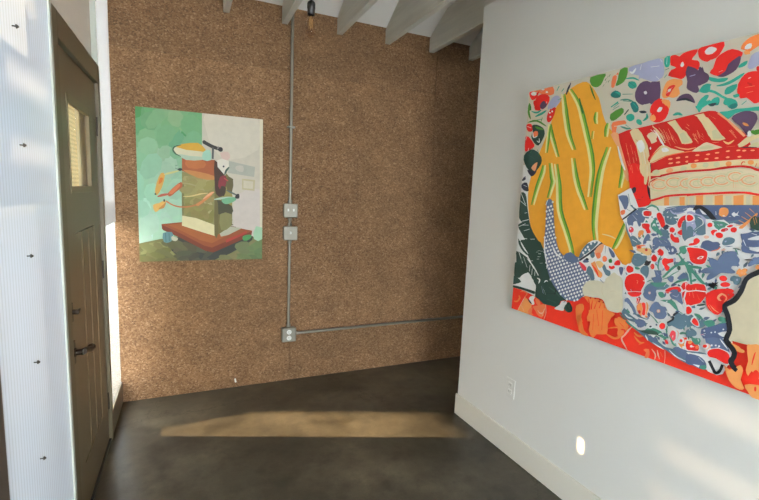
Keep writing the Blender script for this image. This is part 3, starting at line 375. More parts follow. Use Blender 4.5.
'41,1059,1026,1060,1015,1063,1006,1064,996,1063,987,1058,979,1047,974,1035|1:1000,1042,1007,1044,1006,1046,999,1044|16:994,1015,1021,1015,1021,1016,994,1016|16:1001,996,1019,998,1019,999,1001,997|23:1014,1020,1011,1025,1005,1028,1001,1031,998,1031,999,1027,1003,1023,1008,1018,1013,1017,1015,1017|9:1019,1067,1022,1061,1026,1059,1030,1061,1029,1069,1026,1076,1021,1077,1018,1074|12:936,1005,940,1002,945,1002,952,1003,961,1008,968,1016,971,1025,969,1032,955,1031,940,1026,935,1018,935,1009|12:851,1028,860,1027,872,1025,883,1023,891,1019,900,1015,908,1010,917,1003,926,996,936,989,946,985,955,981,962,979,962,982,956,985,947,990,938,996,929,1002,920,1010,911,1017,901,1023,892,1027,882,1030,870,1032,859,1032,850,1031|12:856,1030,864,1027,873,1030,881,1035,888,1041,890,1047,881,1049,869,1048,859,1042,853,1035|12:860,990,864,986,871,987,879,991,885,1001,887,1009,882,1012,874,1012,866,1005,860,997|12:964,991,968,987,976,987,982,990,981,995,976,999,969,998,962,996|12:898,979,904,974,914,970,922,971,924,983,922,995,915,999,906,998,899,993,895,986|12:936,973,942,967,961,963,978,962,979,969,972,979,958,987,944,991,938,987,936,979|18:906,975,910,973,915,970,920,971,923,981,922,990,914,986,906,979|14:1004,973,1020,955,1005,973|12:889,975,897,969,906,969,915,973,921,979,923,985,916,989,905,991,893,988,885,983|20:895,972,905,969,913,973,916,978,910,980,901,980,893,979,889,977|12:945,972,953,958,959,953,966,951,975,954,981,959,979,969,972,979,956,984,942,984|18:957,956,964,950,972,950,979,954,980,962,975,968,964,968,955,963|12:856,974,859,965,862,967,868,974,879,985,887,994,884,993,877,990,866,988,856,985|12:931,939,940,931,948,922,958,918,967,925,977,934,992,937,1009,937,1026,935,1042,933,1058,932,1070,933,1072,941,1068,948,1057,949,1043,947,1028,947,1012,947,996,948,980,949,966,947,952,945,938,946,928,946|12:993,959,1005,970,1004,972,991,961|11:979,905,994,892,1005,878,1013,866,1018,859,1021,857,1027,865,1032,877,1037,887,1041,897,1043,907,1041,917,1037,925,1029,931,1018,936,1004,938,991,936,980,932,971,926,968,918|21:1020,891,1016,896,1010,899,1005,901,1002,900,1003,896,1008,891,1014,888,1019,887,1022,887|5:1029,866,1037,859,1059,850,1081,847,1083,859,1077,872,1065,874,1050,873,1038,873,1030,872|1:1030,867,1027,872,1024,872,1021,868,1021,862,1023,856,1026,852,1029,851,1032,855,1032,861|1:1038,871,1046,875,1045,877,1037,872|10:1046,903,1053,885,1066,876,1077,877,1077,902,1070,928,1057,930,1046,921|9:1045,962,1050,956,1059,953,1067,953,1069,958,1066,963,1055,966,1044,967|9:687,957,694,943,707,938,720,937,733,941,743,949,750,965,752,981,746,992,737,1001,730,1007,721,1010,707,1006,694,999,687,987,684,972|21:724,1011,737,998,748,995,755,998,754,1007,747,1017,730,1023,716,1023|21:683,951,691,944,700,945,706,951,702,962,694,971,685,968,679,961|14:711,977,719,977,724,983,726,991,721,995,713,996,708,989,705,982|12:770,956,776,955,782,955,787,956,792,954,799,952,804,951,805,954,801,958,794,964,786,966,778,966,772,962,768,959|20:775,1008,785,1007,798,1007,809,1006,819,1001,830,996,838,992,839,994,832,1000,821,1008,809,1014,795,1015,783,1013,774,1011|12:849,972,855,965,859,957,862,953,866,959,871,968,882,975,893,982,895,989,891,993,882,989,869,983,855,980,846,978|23:554,880,574,841,590,795,608,748,621,713,634,682,648,645,663,616,683,608,702,610,718,613,729,627,728,661,732,698,756,722,792,739,837,752,888,759,945,760,997,758,1025,757,1068,755,1172,750,1190,750,1190,799,1163,802,1061,807,1037,813,1037,821,1029,840,1016,862,988,889,957,915,935,937,915,951,894,955,864,952,812,946,752,938,696,931,642,925,589,921,551,910|16:531,885,556,851,570,817,583,782,597,744,609,715,619,708,623,715,621,731,610,761,585,820,560,877,553,904,548,915,528,920,514,912|14:553,858,558,840,565,816,574,795,582,778,592,764,599,754,602,756,598,766,591,781,583,797,575,818,564,841,557,858|7:617,885,638,851,649,819,660,786,672,746,685,714,703,703,715,714,708,764,695,822,685,852,672,874,655,902,636,922,615,924,602,913|14:645,842,658,824,670,829,676,842,670,860,659,875,645,874,636,864|24:661,8'
'24,686,727,688,727,662,824|14:670,830,699,733,700,733,672,830|16:652,812,676,733,677,734,654,812|8:679,823,697,765,698,765,680,823|23:630,881,642,870,643,871,631,881|25:683,881,692,872,698,861,704,852,708,855,713,861,721,864,727,869,723,880,715,892,705,900,695,903,683,898,677,889|8:690,887,710,876,711,877,690,888|7:694,931,727,887,729,888,695,931|14:704,840,701,843,697,843,694,841,693,838,695,834,698,831,702,831,705,833,705,837|16:590,868,605,821,607,821,591,868|16:605,827,622,774,623,774,606,828|16:612,860,627,820,628,820,613,860|16:606,794,621,754,622,754,607,795|16:629,806,644,760,646,760,630,807|16:633,832,647,792,648,793,634,832|16:618,781,633,741,634,741,619,781|9:705,784,704,789,704,794,705,799,715,809,727,821,736,830,734,833,722,826,707,817,696,806,693,795,698,787,701,783|7:709,780,713,780,727,785,740,794,741,809,737,819,724,805,712,786|7:720,826,707,805,702,790,705,780,721,784,742,793,759,800,778,807,809,811,831,815,826,819,810,823,795,828,779,833,765,841,753,847,744,848,735,843|8:704,791,707,796,711,804,717,813,725,822,735,833,741,840,741,841,733,835,723,825,714,815,708,806,705,798,703,792|14:744,828,749,821,762,820,773,823,770,830,761,837,751,838,743,835|21:750,835,763,820,751,835|25:685,882,693,871,699,863,704,858,711,859,717,862,719,865,721,869,727,873,731,877,727,883,719,889,710,893,700,896,688,895,680,891|23:716,876,722,864,730,861,736,864,735,873,730,882,721,887,714,887|23:694,829,700,810,702,808,706,816,721,833,734,850,732,858,722,860,706,858,692,850|14:701,841,699,844,697,844,696,842,695,839,696,836,698,834,700,834,702,835,702,838|14:702,909,707,903,713,896,719,888,724,880,729,871,734,862,741,854,747,847,752,842,754,844,751,850,747,857,742,866,737,874,732,883,726,892,718,900,710,907,705,911|16:705,909,710,904,718,897,725,889,732,879,739,868,744,860,740,868,734,880,727,890,719,898,711,905,706,910|7:793,888,807,871,813,857,819,847,829,844,840,845,849,846,854,850,847,862,836,875,828,888,817,897,798,902,784,901|24:816,860,827,848,840,848,848,854,843,867,833,879,820,880,810,874|25:734,892,757,862,758,862,735,893|16:732,899,744,877,745,877,732,900|16:740,899,754,873,741,899|16:752,880,764,858,765,858|16:760,883,772,864,773,864,761,883|16:779,881,792,856,780,881|16:791,866,803,848,792,866|16:855,873,866,852,867,853,856,873|16:863,859,874,842,875,842,864,859|16:851,880,861,869,862,870,852,881|16:865,882,876,861,877,862,866,882|16:764,865,776,843,777,843,765,865|16:791,838,798,835,806,831,816,827,825,825,834,823,843,822,853,824,861,826,868,828,867,830,860,829,851,828,842,827,834,828,825,830,816,832,807,835,798,838,792,839|23:756,846,767,841,781,835,795,829,807,825,818,821,830,818,844,818,859,819,868,820,868,822,858,822,844,821,830,822,819,825,808,829,796,833,782,838,767,843,756,847|8:707,780,722,786,743,795,766,802,790,807,816,811,838,813,856,815,871,816,881,816,881,817,870,818,855,818,837,817,815,814,789,811,764,806,742,797,721,788,706,781|23:712,742,736,750,770,760,824,766,886,776,881,814,838,813,789,806,742,789,709,775|16:789,795,784,796,778,796,775,794,774,792,775,790,780,789,786,789,790,791,791,793|16:816,798,812,799,807,798,803,797,802,794,804,792,809,792,814,792,818,794,818,796|16:849,800,844,800,839,800,836,798,835,796,837,794,841,794,846,794,850,796,851,798|16:882,802,877,803,872,803,869,801,867,799,870,797,874,796,879,797,882,798,884,801|16:792,779,787,779,782,779,778,777,777,775,779,773,784,773,789,773,793,775,795,777|16:819,781,814,782,809,781,805,780,804,777,806,775,811,775,816,775,820,777,821,779|16:852,782,847,783,842,783,838,781,838,779,840,777,844,776,849,777,853,778,853,781|16:882,785,878,786,873,786,869,784,868,782,870,780,875,779,879,780,883,781,884,783|7:714,729,739,729,774,732,827,742,890,746,886,775,824,766,771,759,736,750,712,740|24:743,751,735,754,726,752,720,747,718,741,724,736,732,734,741,736,747,740,747,746|16:794,756,787,759,779,757,773,752,772,746,776,741,784,740,792,742,798,746,798,752|24:843,761,836,763,828,762,824,757,823,752,827,747,834,745,842,747,846,751,847,757|16:878,765,871,766,8'
'64,765,859,761,858,756,862,751,869,749,877,750,882,755,881,760|26:708,778,707,775,707,770,707,766,707,761,709,757,710,755,711,755,712,757,712,761,711,765,711,770,710,775,710,778|23:754,727,769,730,791,734,815,737,842,740,871,742,890,743,889,749,869,748,841,746,813,743,789,740,767,736,752,733|7:902,870,920,850,942,847,959,851,954,858,942,868,937,877,929,885,909,890,893,889|24:912,865,921,854,937,851,950,854,942,868,929,882,917,883,909,877|7:1002,820,1008,820,1016,823,1025,829,1040,842,1052,854,1054,858,1047,857,1031,851,1013,842,1004,833,1000,824|24:1031,824,1029,820,1043,818,1057,818,1059,826,1055,833,1047,832,1038,828|25:870,814,890,814,907,815,923,817,942,820,954,823,945,827,930,833,915,840,902,845,892,842,882,835,866,825,856,816|24:888,822,905,820,919,822,927,826,918,832,903,835,887,831,877,825|20:888,812,893,811,899,810,906,811,913,811,920,813,925,814,924,816,919,816,912,816,905,815,898,815,892,814,887,814|20:1009,819,1015,817,1024,815,1033,814,1040,814,1048,815,1053,815,1052,817,1047,817,1040,818,1032,818,1024,819,1015,820,1008,820|27:953,844,957,840,963,834,971,831,978,834,984,840,987,844,986,846,981,843,975,840,970,838,965,840,959,843,954,846|8:966,823,992,824,992,825,966,824|27:998,876,1013,853,1016,855,1001,878|16:971,880,991,853,991,854,972,880|16:921,841,940,841,940,842,921,842|16:859,879,869,859,870,859,860,880|16:882,877,892,860,883,877|16:843,858,852,844,853,844|23:849,773,940,776,1011,779,1062,777,1097,772,1092,812,1057,814,1006,817,935,816,888,812,844,814|16:882,803,878,804,874,804,871,802,869,800,871,799,875,798,880,798,883,799,884,801|16:917,804,913,805,909,804,906,803,905,802,906,800,910,799,914,799,917,800,919,802|16:945,808,942,808,937,808,934,807,933,805,935,803,939,803,943,803,946,804,947,806|16:977,811,974,812,970,811,967,810,966,809,967,807,971,806,975,806,978,808,979,809|16:1008,811,1004,812,1001,812,998,811,997,809,998,807,1002,807,1006,807,1009,808,1009,810|16:1025,809,1022,810,1018,810,1015,809,1014,807,1016,805,1019,804,1023,805,1026,806,1026,808|16:1048,808,1045,809,1041,809,1038,808,1037,806,1039,805,1042,804,1046,804,1049,805,1050,807|16:882,784,878,785,873,784,870,783,869,781,871,779,874,778,879,779,882,780,884,782|16:914,788,911,789,906,789,903,787,902,785,903,784,908,783,912,783,915,784,916,786|16:946,789,943,790,938,790,935,788,934,787,936,785,940,784,944,784,947,786,948,787|16:979,790,976,791,972,791,969,789,968,788,970,786,973,785,977,785,980,787,981,788|16:1013,790,1010,791,1006,790,1003,789,1003,788,1004,786,1007,785,1011,785,1014,787,1015,788|7:852,747,943,749,1014,757,1050,756,1065,752,1100,745,1097,775,1062,777,1011,779,940,776,849,773|21:877,769,870,772,864,772,859,768,859,762,862,757,868,754,874,755,879,758,880,764|24:916,770,910,773,904,773,900,769,899,763,902,758,908,755,914,755,918,759,919,765|24:950,771,945,773,939,773,935,769,934,764,937,759,943,756,949,757,953,760,954,766|21:987,772,981,774,976,774,972,770,971,765,974,760,979,757,985,758,989,761,989,767|21:1050,773,1044,775,1039,775,1035,772,1035,767,1038,762,1043,760,1048,760,1052,763,1052,768|23:850,741,877,741,914,742,944,744,960,746,970,748,980,750,992,751,1003,752,1014,753,1025,752,1036,750,1045,748,1052,746,1058,743,1067,740,1079,738,1092,737,1102,736,1101,743,1092,743,1078,745,1067,746,1059,749,1053,752,1046,755,1036,757,1025,759,1013,759,1002,759,990,758,978,757,968,755,958,753,942,751,913,750,876,749,849,748|9:1018,759,1019,762,1020,766,1021,768,1023,769,1026,768,1028,768,1028,770,1026,771,1022,772,1019,771,1017,767,1017,762,1017,759|9:1059,752,1061,764,1060,765,1057,753|25:726,635,784,649,838,657,900,666,890,740,853,740,808,736,754,725,714,707|23:713,701,720,706,731,712,742,718,752,723,762,727,775,730,792,734,812,737,828,739,838,740,844,741,853,741,867,741,883,742,894,742,893,748,882,748,866,748,852,748,843,748,836,747,826,746,810,744,790,741,772,737,759,733,748,729,738,725,726,719,716,712,708,707|24:843,693,840,691,836,687,831,684,826,682,820,681,814,681,808,681,801,681,795,682,789,684,783,687,779,690,775,693,772,6'
'97,770,700,769,704,770,708,771,711,773,715,776,718,780,721,785,723,791,725,797,726,804,726,810,726,817,725,823,723,829,720,834,719,835,722,830,724,824,727,817,729,810,730,803,730,796,730,790,729,784,727,778,724,774,721,770,717,767,713,766,709,765,704,766,700,769,695,772,691,777,687,782,683,788,681,794,679,801,677,808,677,815,677,821,677,828,679,833,681,838,684,843,688,846,690|16:832,696,830,695,828,692,824,690,821,689,817,689,812,688,808,688,803,689,799,689,795,691,791,692,788,694,786,697,784,699,782,701,782,704,782,706,783,708,785,711,787,713,789,715,793,716,797,717,801,718,805,718,810,718,814,718,818,716,823,715,826,713,827,717,824,718,819,720,814,721,810,722,805,722,800,722,796,721,791,720,787,718,784,716,781,713,780,710,778,707,778,704,779,701,780,697,783,694,786,691,790,689,794,687,799,686,803,685,808,684,813,684,818,685,822,686,826,687,830,689,833,692,835,693|24:823,700,821,699,820,697,818,696,816,696,813,695,811,695,808,695,805,695,803,696,800,697,798,697,797,699,795,700,794,701,794,702,793,704,793,705,794,706,794,707,796,709,797,710,799,710,801,711,804,712,807,712,809,712,812,711,814,711,817,710,819,709,820,712,818,713,815,714,812,715,809,716,806,716,803,715,800,715,798,714,795,713,793,712,791,710,790,708,790,706,790,704,790,702,791,699,793,697,795,696,797,694,799,693,802,692,805,691,808,691,811,691,814,691,817,692,820,693,822,694,824,696,825,697|24:891,690,888,687,885,684,880,681,875,679,869,678,863,678,857,678,851,678,845,679,840,681,835,684,830,686,826,690,824,693,822,697,821,700,821,704,823,707,825,711,828,714,832,717,836,719,842,721,848,722,854,722,860,722,866,721,872,719,878,716,882,715,883,718,879,720,873,722,866,724,860,725,853,726,847,725,841,724,835,722,830,720,825,717,822,713,819,709,818,705,817,701,818,696,821,691,824,687,828,683,833,680,839,678,845,676,851,674,858,674,864,674,870,675,876,676,882,678,887,681,891,684,894,687|16:881,693,879,691,876,689,873,687,870,686,866,685,862,685,858,685,853,685,849,686,846,687,842,689,839,691,837,693,835,695,834,698,833,700,833,702,834,705,836,707,838,709,840,711,843,712,847,713,851,714,855,714,859,714,863,714,868,712,872,711,875,710,876,713,873,714,868,716,864,717,859,718,855,718,850,718,846,717,842,716,838,714,835,712,833,709,831,707,830,704,830,700,830,697,832,694,834,691,837,688,841,686,845,684,849,683,853,682,858,681,863,681,867,682,871,683,875,684,879,686,881,688,883,690|24:872,696,870,695,869,694,867,693,865,692,863,692,860,691,858,691,855,692,853,692,851,693,849,694,847,695,846,696,845,698,844,699,844,700,844,701,844,703,845,704,846,705,848,706,849,707,852,707,854,708,856,708,859,708,861,708,864,707,866,706,868,705,869,708,867,709,865,710,862,711,859,712,856,712,853,711,850,711,848,710,846,709,844,708,842,706,841,704,840,702,840,700,841,698,842,696,843,694,845,692,847,691,850,690,852,689,855,688,858,688,861,688,864,688,866,689,869,690,871,691,873,692,874,693|24:790,686,787,683,783,680,778,677,772,675,766,674,759,673,753,673,746,674,739,675,733,677,727,679,722,682,718,686,715,690,713,693,712,697,712,701,714,705,716,708,720,711,724,714,729,717,735,719,742,720,749,720,756,720,763,719,769,717,776,714,781,712,782,716,777,718,770,720,763,723,756,724,748,724,741,724,734,722,727,720,722,718,717,715,713,711,710,707,708,702,708,697,709,692,711,688,715,683,720,679,725,676,732,673,738,671,745,670,753,669,760,669,767,670,774,671,780,673,785,677,790,680,793,683|16:779,689,777,688,774,685,770,683,767,682,762,681,758,681,753,681,748,681,744,682,739,683,735,685,732,687,729,689,727,692,726,694,725,697,726,699,727,702,728,704,731,706,733,708,737,710,741,711,746,712,750,712,755,712,760,711,764,710,769,708,772,707,773,711,770,712,765,714,760,715,755,716,750,716,745,716,740,715,735,713,731,712,728,709,725,707,723,704,722,700,721,697,722,693,724,690,727,687,730,684,734,682,738,680,743,678,748,677,753,677,758,677,763,677,768,678,772,680,776,682,779,685,781,686|24:768,693,767,692,765,690,763,689,761,689,759,688,756,688,753,688,750,688,747,689,745,689,743,690,741,691,740,693,739,694,738,6'
'95,738,697,738,698,738,699,739,701,740,702,742,703,744,704,746,704,749,705,752,705,754,705,757,705,760,704,763,703,765,702,766,706,764,707,761,708,757,709,754,709,751,709,748,709,745,708,742,708,740,706,737,705,736,703,734,701,734,699,734,697,734,695,735,692,737,690,739,688,741,687,744,686,747,685,750,684,753,684,757,684,760,684,763,685,765,686,768,687,770,689,771,690|24:928,687,925,684,922,681,917,678,913,676,907,675,901,675,896,675,890,675,884,676,879,678,874,680,869,683,866,686,863,690,861,693,861,697,861,700,862,704,864,707,867,710,871,713,875,715,881,717,886,718,892,718,898,718,904,717,910,715,915,713,919,711,920,714,916,716,910,718,904,720,898,721,891,722,885,721,879,720,874,718,869,716,865,713,861,710,859,706,857,702,857,697,858,692,860,688,863,684,868,680,872,677,878,675,884,673,890,672,896,671,902,671,908,672,914,673,919,675,924,678,928,681,930,684|16:918,690,916,688,914,686,911,684,908,683,904,682,900,682,896,682,892,682,888,683,884,684,881,686,878,688,876,690,874,692,873,694,872,696,872,699,873,701,875,703,876,705,879,707,882,708,886,710,889,710,893,711,897,711,901,710,905,709,909,707,912,706,913,709,910,711,906,712,901,714,897,714,893,714,889,714,884,713,880,712,877,710,874,708,872,706,870,703,869,700,869,697,869,694,871,690,873,687,876,685,880,683,883,681,887,679,892,679,896,678,900,678,905,679,909,679,913,681,916,683,918,685,920,687|24:909,693,908,692,906,691,905,690,903,689,901,688,898,688,896,688,894,689,891,689,889,690,887,691,886,692,884,693,883,694,883,695,883,697,883,698,883,699,884,700,885,701,886,702,888,703,890,704,892,704,894,704,897,704,899,704,902,703,904,702,906,701,907,705,905,706,902,707,899,708,897,708,894,708,891,708,889,707,886,707,884,706,882,704,881,703,880,701,879,699,879,697,880,694,881,692,882,691,884,689,886,687,888,686,891,686,893,685,896,685,899,684,902,685,904,685,906,686,909,688,910,689,911,690|16:843,693,838,720,837,720|16:853,693,848,720,847,720,852,693|16:735,671,733,677,731,686,730,692,733,697,738,701,742,703,742,704,737,702,731,699,727,693,728,685,732,677|28:733,656,751,660,751,661,733,657|16:795,671,829,673,829,674,795,672|7:730,620,764,610,783,604,823,615,868,618,906,620,901,659,838,653,785,646,727,633|21:782,611,801,615,796,649,778,647|21:840,614,857,618,853,650,835,648|21:897,616,909,620,905,652,893,650|29:801,614,836,617,832,651,797,647|29:862,616,895,619,891,653,858,649|25:863,657,910,662,982,668,1041,670,1076,666,1111,667,1102,731,1067,738,1046,747,1014,751,971,748,914,743,853,741|23:850,740,871,741,899,742,924,743,942,745,957,748,972,750,987,752,1001,753,1014,753,1026,752,1036,750,1045,748,1052,745,1058,741,1067,738,1079,736,1092,734,1102,734,1101,740,1092,741,1079,742,1067,744,1060,747,1054,751,1046,754,1036,757,1025,758,1013,759,1000,759,985,758,970,757,955,755,940,752,922,750,897,749,869,748,849,747|24:994,702,992,699,989,696,985,694,981,692,976,691,971,691,966,691,961,692,956,693,951,694,947,697,943,699,940,702,938,705,936,708,936,711,936,714,937,718,938,720,941,723,944,725,948,727,953,729,957,730,962,730,968,730,973,729,978,728,983,725,986,724,987,727,984,729,978,731,973,733,967,733,962,734,957,733,951,732,947,731,942,729,939,726,936,723,934,719,933,716,933,711,933,707,935,703,938,700,941,696,946,694,950,691,955,689,961,688,966,687,972,687,977,688,982,689,987,691,991,693,994,697,996,699|16:985,705,984,703,981,701,979,700,976,699,973,698,969,698,966,698,963,698,959,699,956,700,953,701,951,703,949,705,947,707,946,709,946,711,946,713,946,715,948,717,949,719,951,720,954,721,957,722,961,723,964,723,967,723,971,723,974,722,978,720,980,719,981,722,978,723,975,725,971,726,967,727,963,727,960,727,956,726,953,725,950,723,947,722,945,719,943,717,943,714,943,711,943,708,945,705,947,703,949,700,952,698,955,697,959,695,962,695,966,694,970,694,974,694,977,695,981,696,983,698,986,700,987,702|24:976,708,975,707,974,706,973,705,971,705,970,704,968,704,966,704,964,704,962,705,961,705,959,706,958,707,957,708,957,709,956,710,956,711,956,712,956,713,957,713,958,714,959,715,960,716,962,716,'
'963,717,965,717,967,717,969,716,971,716,972,715,974,714,974,718,973,718,971,719,969,720,967,720,965,720,962,720,960,720,958,719,957,718,955,717,954,716,953,714,953,713,953,711,953,709,954,707,955,706,957,704,958,703,960,702,962,701,964,701,966,701,969,701,971,701,973,701,975,702,976,703,978,704,978,705|24:1034,712,1032,710,1029,707,1025,705,1021,703,1017,702,1012,702,1007,702,1002,703,998,704,993,705,989,708,986,710,983,713,981,716,979,719,979,722,979,725,980,728,981,731,983,733,986,736,990,737,995,739,999,740,1004,740,1009,740,1014,739,1019,737,1023,735,1027,734,1027,737,1024,738,1019,741,1014,742,1009,743,1003,744,998,743,993,742,989,741,985,739,981,736,979,733,977,730,976,726,976,722,976,718,978,714,981,711,984,707,988,705,992,702,997,700,1002,699,1008,699,1013,698,1018,699,1023,700,1027,702,1031,704,1034,707,1036,709|16:1026,715,1024,714,1022,712,1020,710,1017,709,1014,709,1011,708,1007,708,1004,709,1001,710,998,711,995,712,993,714,991,716,989,718,988,719,988,721,988,723,989,725,990,727,991,729,993,730,996,732,999,733,1002,733,1005,734,1009,733,1012,733,1015,732,1018,730,1021,729,1021,732,1019,733,1016,735,1012,736,1008,737,1005,737,1001,737,998,736,995,735,992,734,989,732,987,730,986,727,985,724,985,722,986,719,987,716,989,713,991,711,994,709,997,708,1001,706,1004,705,1008,705,1011,705,1015,705,1018,706,1021,707,1024,709,1026,711,1028,713|24:1017,718,1016,718,1015,717,1014,716,1013,715,1011,715,1009,715,1007,715,1006,715,1004,715,1002,716,1001,717,1000,718,999,719,998,719,998,720,998,721,998,722,998,723,998,724,999,725,1000,725,1002,726,1003,727,1005,727,1006,727,1008,727,1010,727,1012,726,1013,725,1015,725,1015,728,1014,728,1012,729,1010,730,1008,730,1006,730,1004,730,1002,730,1000,729,999,728,997,727,996,726,995,725,995,723,995,721,995,719,996,718,997,716,998,715,1000,714,1002,713,1004,712,1006,712,1008,711,1010,711,1012,712,1014,712,1015,713,1017,714,1018,715,1019,716|24:1072,701,1070,699,1067,696,1064,694,1060,693,1056,692,1051,691,1047,691,1042,692,1038,693,1033,694,1029,697,1026,699,1023,702,1021,704,1020,707,1019,710,1019,713,1020,716,1022,719,1024,722,1027,724,1030,726,1034,727,1039,728,1043,728,1048,728,1053,728,1057,726,1062,724,1065,722,1066,725,1063,727,1058,729,1053,731,1048,732,1043,732,1038,731,1033,730,1029,729,1025,727,1022,725,1019,722,1017,718,1017,714,1016,710,1017,707,1019,703,1021,699,1025,696,1028,694,1033,691,1037,690,1042,688,1047,688,1052,688,1057,688,1061,689,1065,691,1069,694,1072,697,1074,699|16:1064,704,1063,703,1061,701,1059,699,1056,698,1053,698,1050,697,1047,697,1044,698,1041,699,1038,700,1035,701,1033,703,1031,704,1030,706,1029,708,1028,710,1028,712,1029,714,1030,716,1031,717,1033,719,1036,720,1039,721,1042,722,1045,722,1048,722,1051,722,1054,721,1057,719,1059,718,1060,721,1058,722,1055,724,1051,725,1048,725,1044,725,1041,725,1038,724,1035,723,1032,722,1029,720,1028,718,1026,716,1026,713,1025,710,1026,707,1027,705,1029,702,1031,700,1034,698,1037,697,1040,695,1044,695,1047,694,1050,694,1054,694,1057,695,1060,696,1063,698,1065,700,1066,702|24:1056,707,1055,707,1054,706,1053,705,1052,704,1050,704,1049,704,1047,704,1045,704,1044,704,1042,705,1041,706,1040,707,1039,707,1038,708,1038,709,1038,710,1038,711,1038,712,1039,713,1040,714,1041,715,1043,715,1044,716,1046,716,1048,716,1049,715,1051,715,1053,714,1054,713,1054,717,1053,717,1051,718,1049,719,1047,719,1045,719,1043,719,1042,719,1040,718,1038,717,1037,716,1036,715,1035,713,1035,712,1035,710,1035,708,1036,707,1037,705,1038,704,1040,703,1041,702,1043,701,1045,701,1047,700,1049,700,1051,701,1053,701,1055,702,1056,703,1057,704,1058,705|24:920,690,917,688,914,685,910,682,905,681,900,680,895,679,889,679,883,680,878,681,873,683,868,685,864,688,861,690,858,694,857,697,856,700,856,704,857,707,859,710,862,713,865,715,870,717,875,719,880,720,885,720,891,720,897,719,902,718,908,715,912,714,912,717,908,719,903,721,897,723,891,724,885,724,879,723,873,722,868,721,863,718,859,716,856,712,854,709,853,705,852,700,853,696,855,692,858,688,862,685,867,682,872,67'
'9,877,677,883,676,889,676,895,675,901,676,906,677,911,679,916,682,920,685,922,688|16:910,694,908,692,906,690,903,688,900,687,896,686,893,686,889,686,885,687,882,687,878,688,875,690,872,692,870,694,868,696,867,698,867,700,867,702,868,704,869,706,871,708,873,710,876,711,880,712,883,713,887,713,891,713,894,713,898,712,902,710,905,709,905,712,903,713,899,715,895,716,890,717,886,717,882,716,878,716,875,715,871,713,868,711,866,709,864,706,864,703,863,700,864,697,866,694,868,691,870,689,874,687,877,685,881,684,885,683,889,682,893,682,897,683,901,684,905,685,908,687,911,689,912,691|24:900,697,899,696,898,695,897,694,895,694,893,693,891,693,889,693,887,693,885,694,883,694,882,695,880,696,879,697,879,698,878,699,878,700,878,701,878,702,879,703,880,703,881,704,883,705,884,706,886,706,888,706,890,706,892,706,894,705,896,704,898,704,898,707,897,708,895,709,892,709,890,710,888,710,885,710,883,709,881,709,879,708,877,707,876,705,875,704,875,702,875,700,875,698,876,696,877,694,879,693,880,692,883,691,885,690,887,690,889,689,892,689,894,690,896,690,898,691,900,692,902,693,903,694|24:954,697,952,695,948,692,944,689,940,688,935,686,930,686,925,686,919,687,914,688,909,690,904,692,900,694,897,697,895,700,894,703,893,707,893,710,894,713,896,716,898,719,902,721,906,723,911,725,916,726,921,726,926,726,932,725,937,724,942,721,946,720,947,723,943,725,938,727,932,729,926,730,920,730,915,729,909,728,904,727,900,725,896,722,893,719,891,715,890,711,889,707,890,702,892,698,895,695,899,692,903,689,908,686,913,684,919,683,925,682,930,682,936,683,941,684,946,686,950,689,954,692,956,694|16:945,700,943,699,941,697,938,695,935,694,932,693,928,693,925,693,921,693,917,694,914,695,911,697,908,698,906,700,905,702,904,704,903,706,903,708,904,710,905,712,907,714,909,716,912,717,915,718,919,719,922,719,926,719,930,719,933,718,937,716,939,715,940,718,938,719,934,721,930,722,926,723,922,723,918,722,914,722,911,721,907,719,905,717,902,715,901,712,900,710,900,706,901,703,902,700,904,698,907,695,910,693,913,692,917,691,921,690,925,689,929,689,933,690,936,690,940,692,943,694,945,696,947,697|24:935,703,934,703,933,702,932,701,930,700,929,700,927,700,925,700,923,700,921,700,919,701,918,702,916,703,915,703,915,704,914,705,914,706,914,707,914,708,915,709,916,710,917,711,918,711,920,712,922,712,924,712,926,712,928,712,929,711,931,711,933,710,934,713,932,714,930,715,928,716,925,716,923,716,921,716,919,715,917,715,915,714,913,713,912,712,911,710,911,708,911,706,911,704,912,703,913,701,915,700,916,699,918,698,920,697,923,696,925,696,927,696,929,696,932,697,934,697,935,699,937,700,938,701|16:1002,712,1005,684,1006,684,1003,712|16:1009,712,1012,684,1013,684|16:1015,712,1019,684,1016,712|24:958,738,964,709,959,738|7:868,619,1115,629,1111,661,1077,662,1046,665,954,662,864,652|21:896,620,919,621,915,658,892,655|21:956,623,982,624,977,660,952,656|21:1013,625,1042,626,1038,661,1009,657|21:1067,627,1089,628,1085,662,1063,658|29:874,620,890,621,886,657,870,652|29:927,622,950,623,946,658,923,654|29:989,625,1008,626,1003,659,985,655|29:1049,627,1061,628,1057,660,1045,657|9:861,652,873,654,890,656,910,658,933,660,959,661,982,663,1004,664,1024,665,1041,665,1054,663,1066,661,1077,659,1090,658,1103,658,1112,657,1111,664,1102,665,1089,665,1077,666,1066,668,1054,671,1040,672,1023,672,1003,672,981,671,957,669,932,667,909,666,889,664,871,662,859,660|9:728,628,738,630,750,634,762,638,770,641,776,644,785,647,800,649,818,651,838,653,862,655,887,656,904,657,903,664,886,663,861,662,837,661,817,659,798,657,783,654,773,651,766,649,759,646,747,642,734,638,725,635|7:773,914,798,883,818,846,846,848,841,866,808,904,782,938,753,932|24:820,849,844,850,841,861,818,890,805,882|7:859,939,886,911,905,886,901,914,879,948,848,946|7:861,935,875,917,894,887,917,851,957,851,921,900,896,930,869,946,860,944|24:922,852,954,854,925,887,913,882|16:923,941,956,913,989,877,1013,852,1018,857,993,884,966,911,929,944|7:1010,821,1031,835,1055,847,1080,851,1079,858,1052,857,1020,850,998,827|16:886,919,874,929,885,919|16:967,879,992,850'
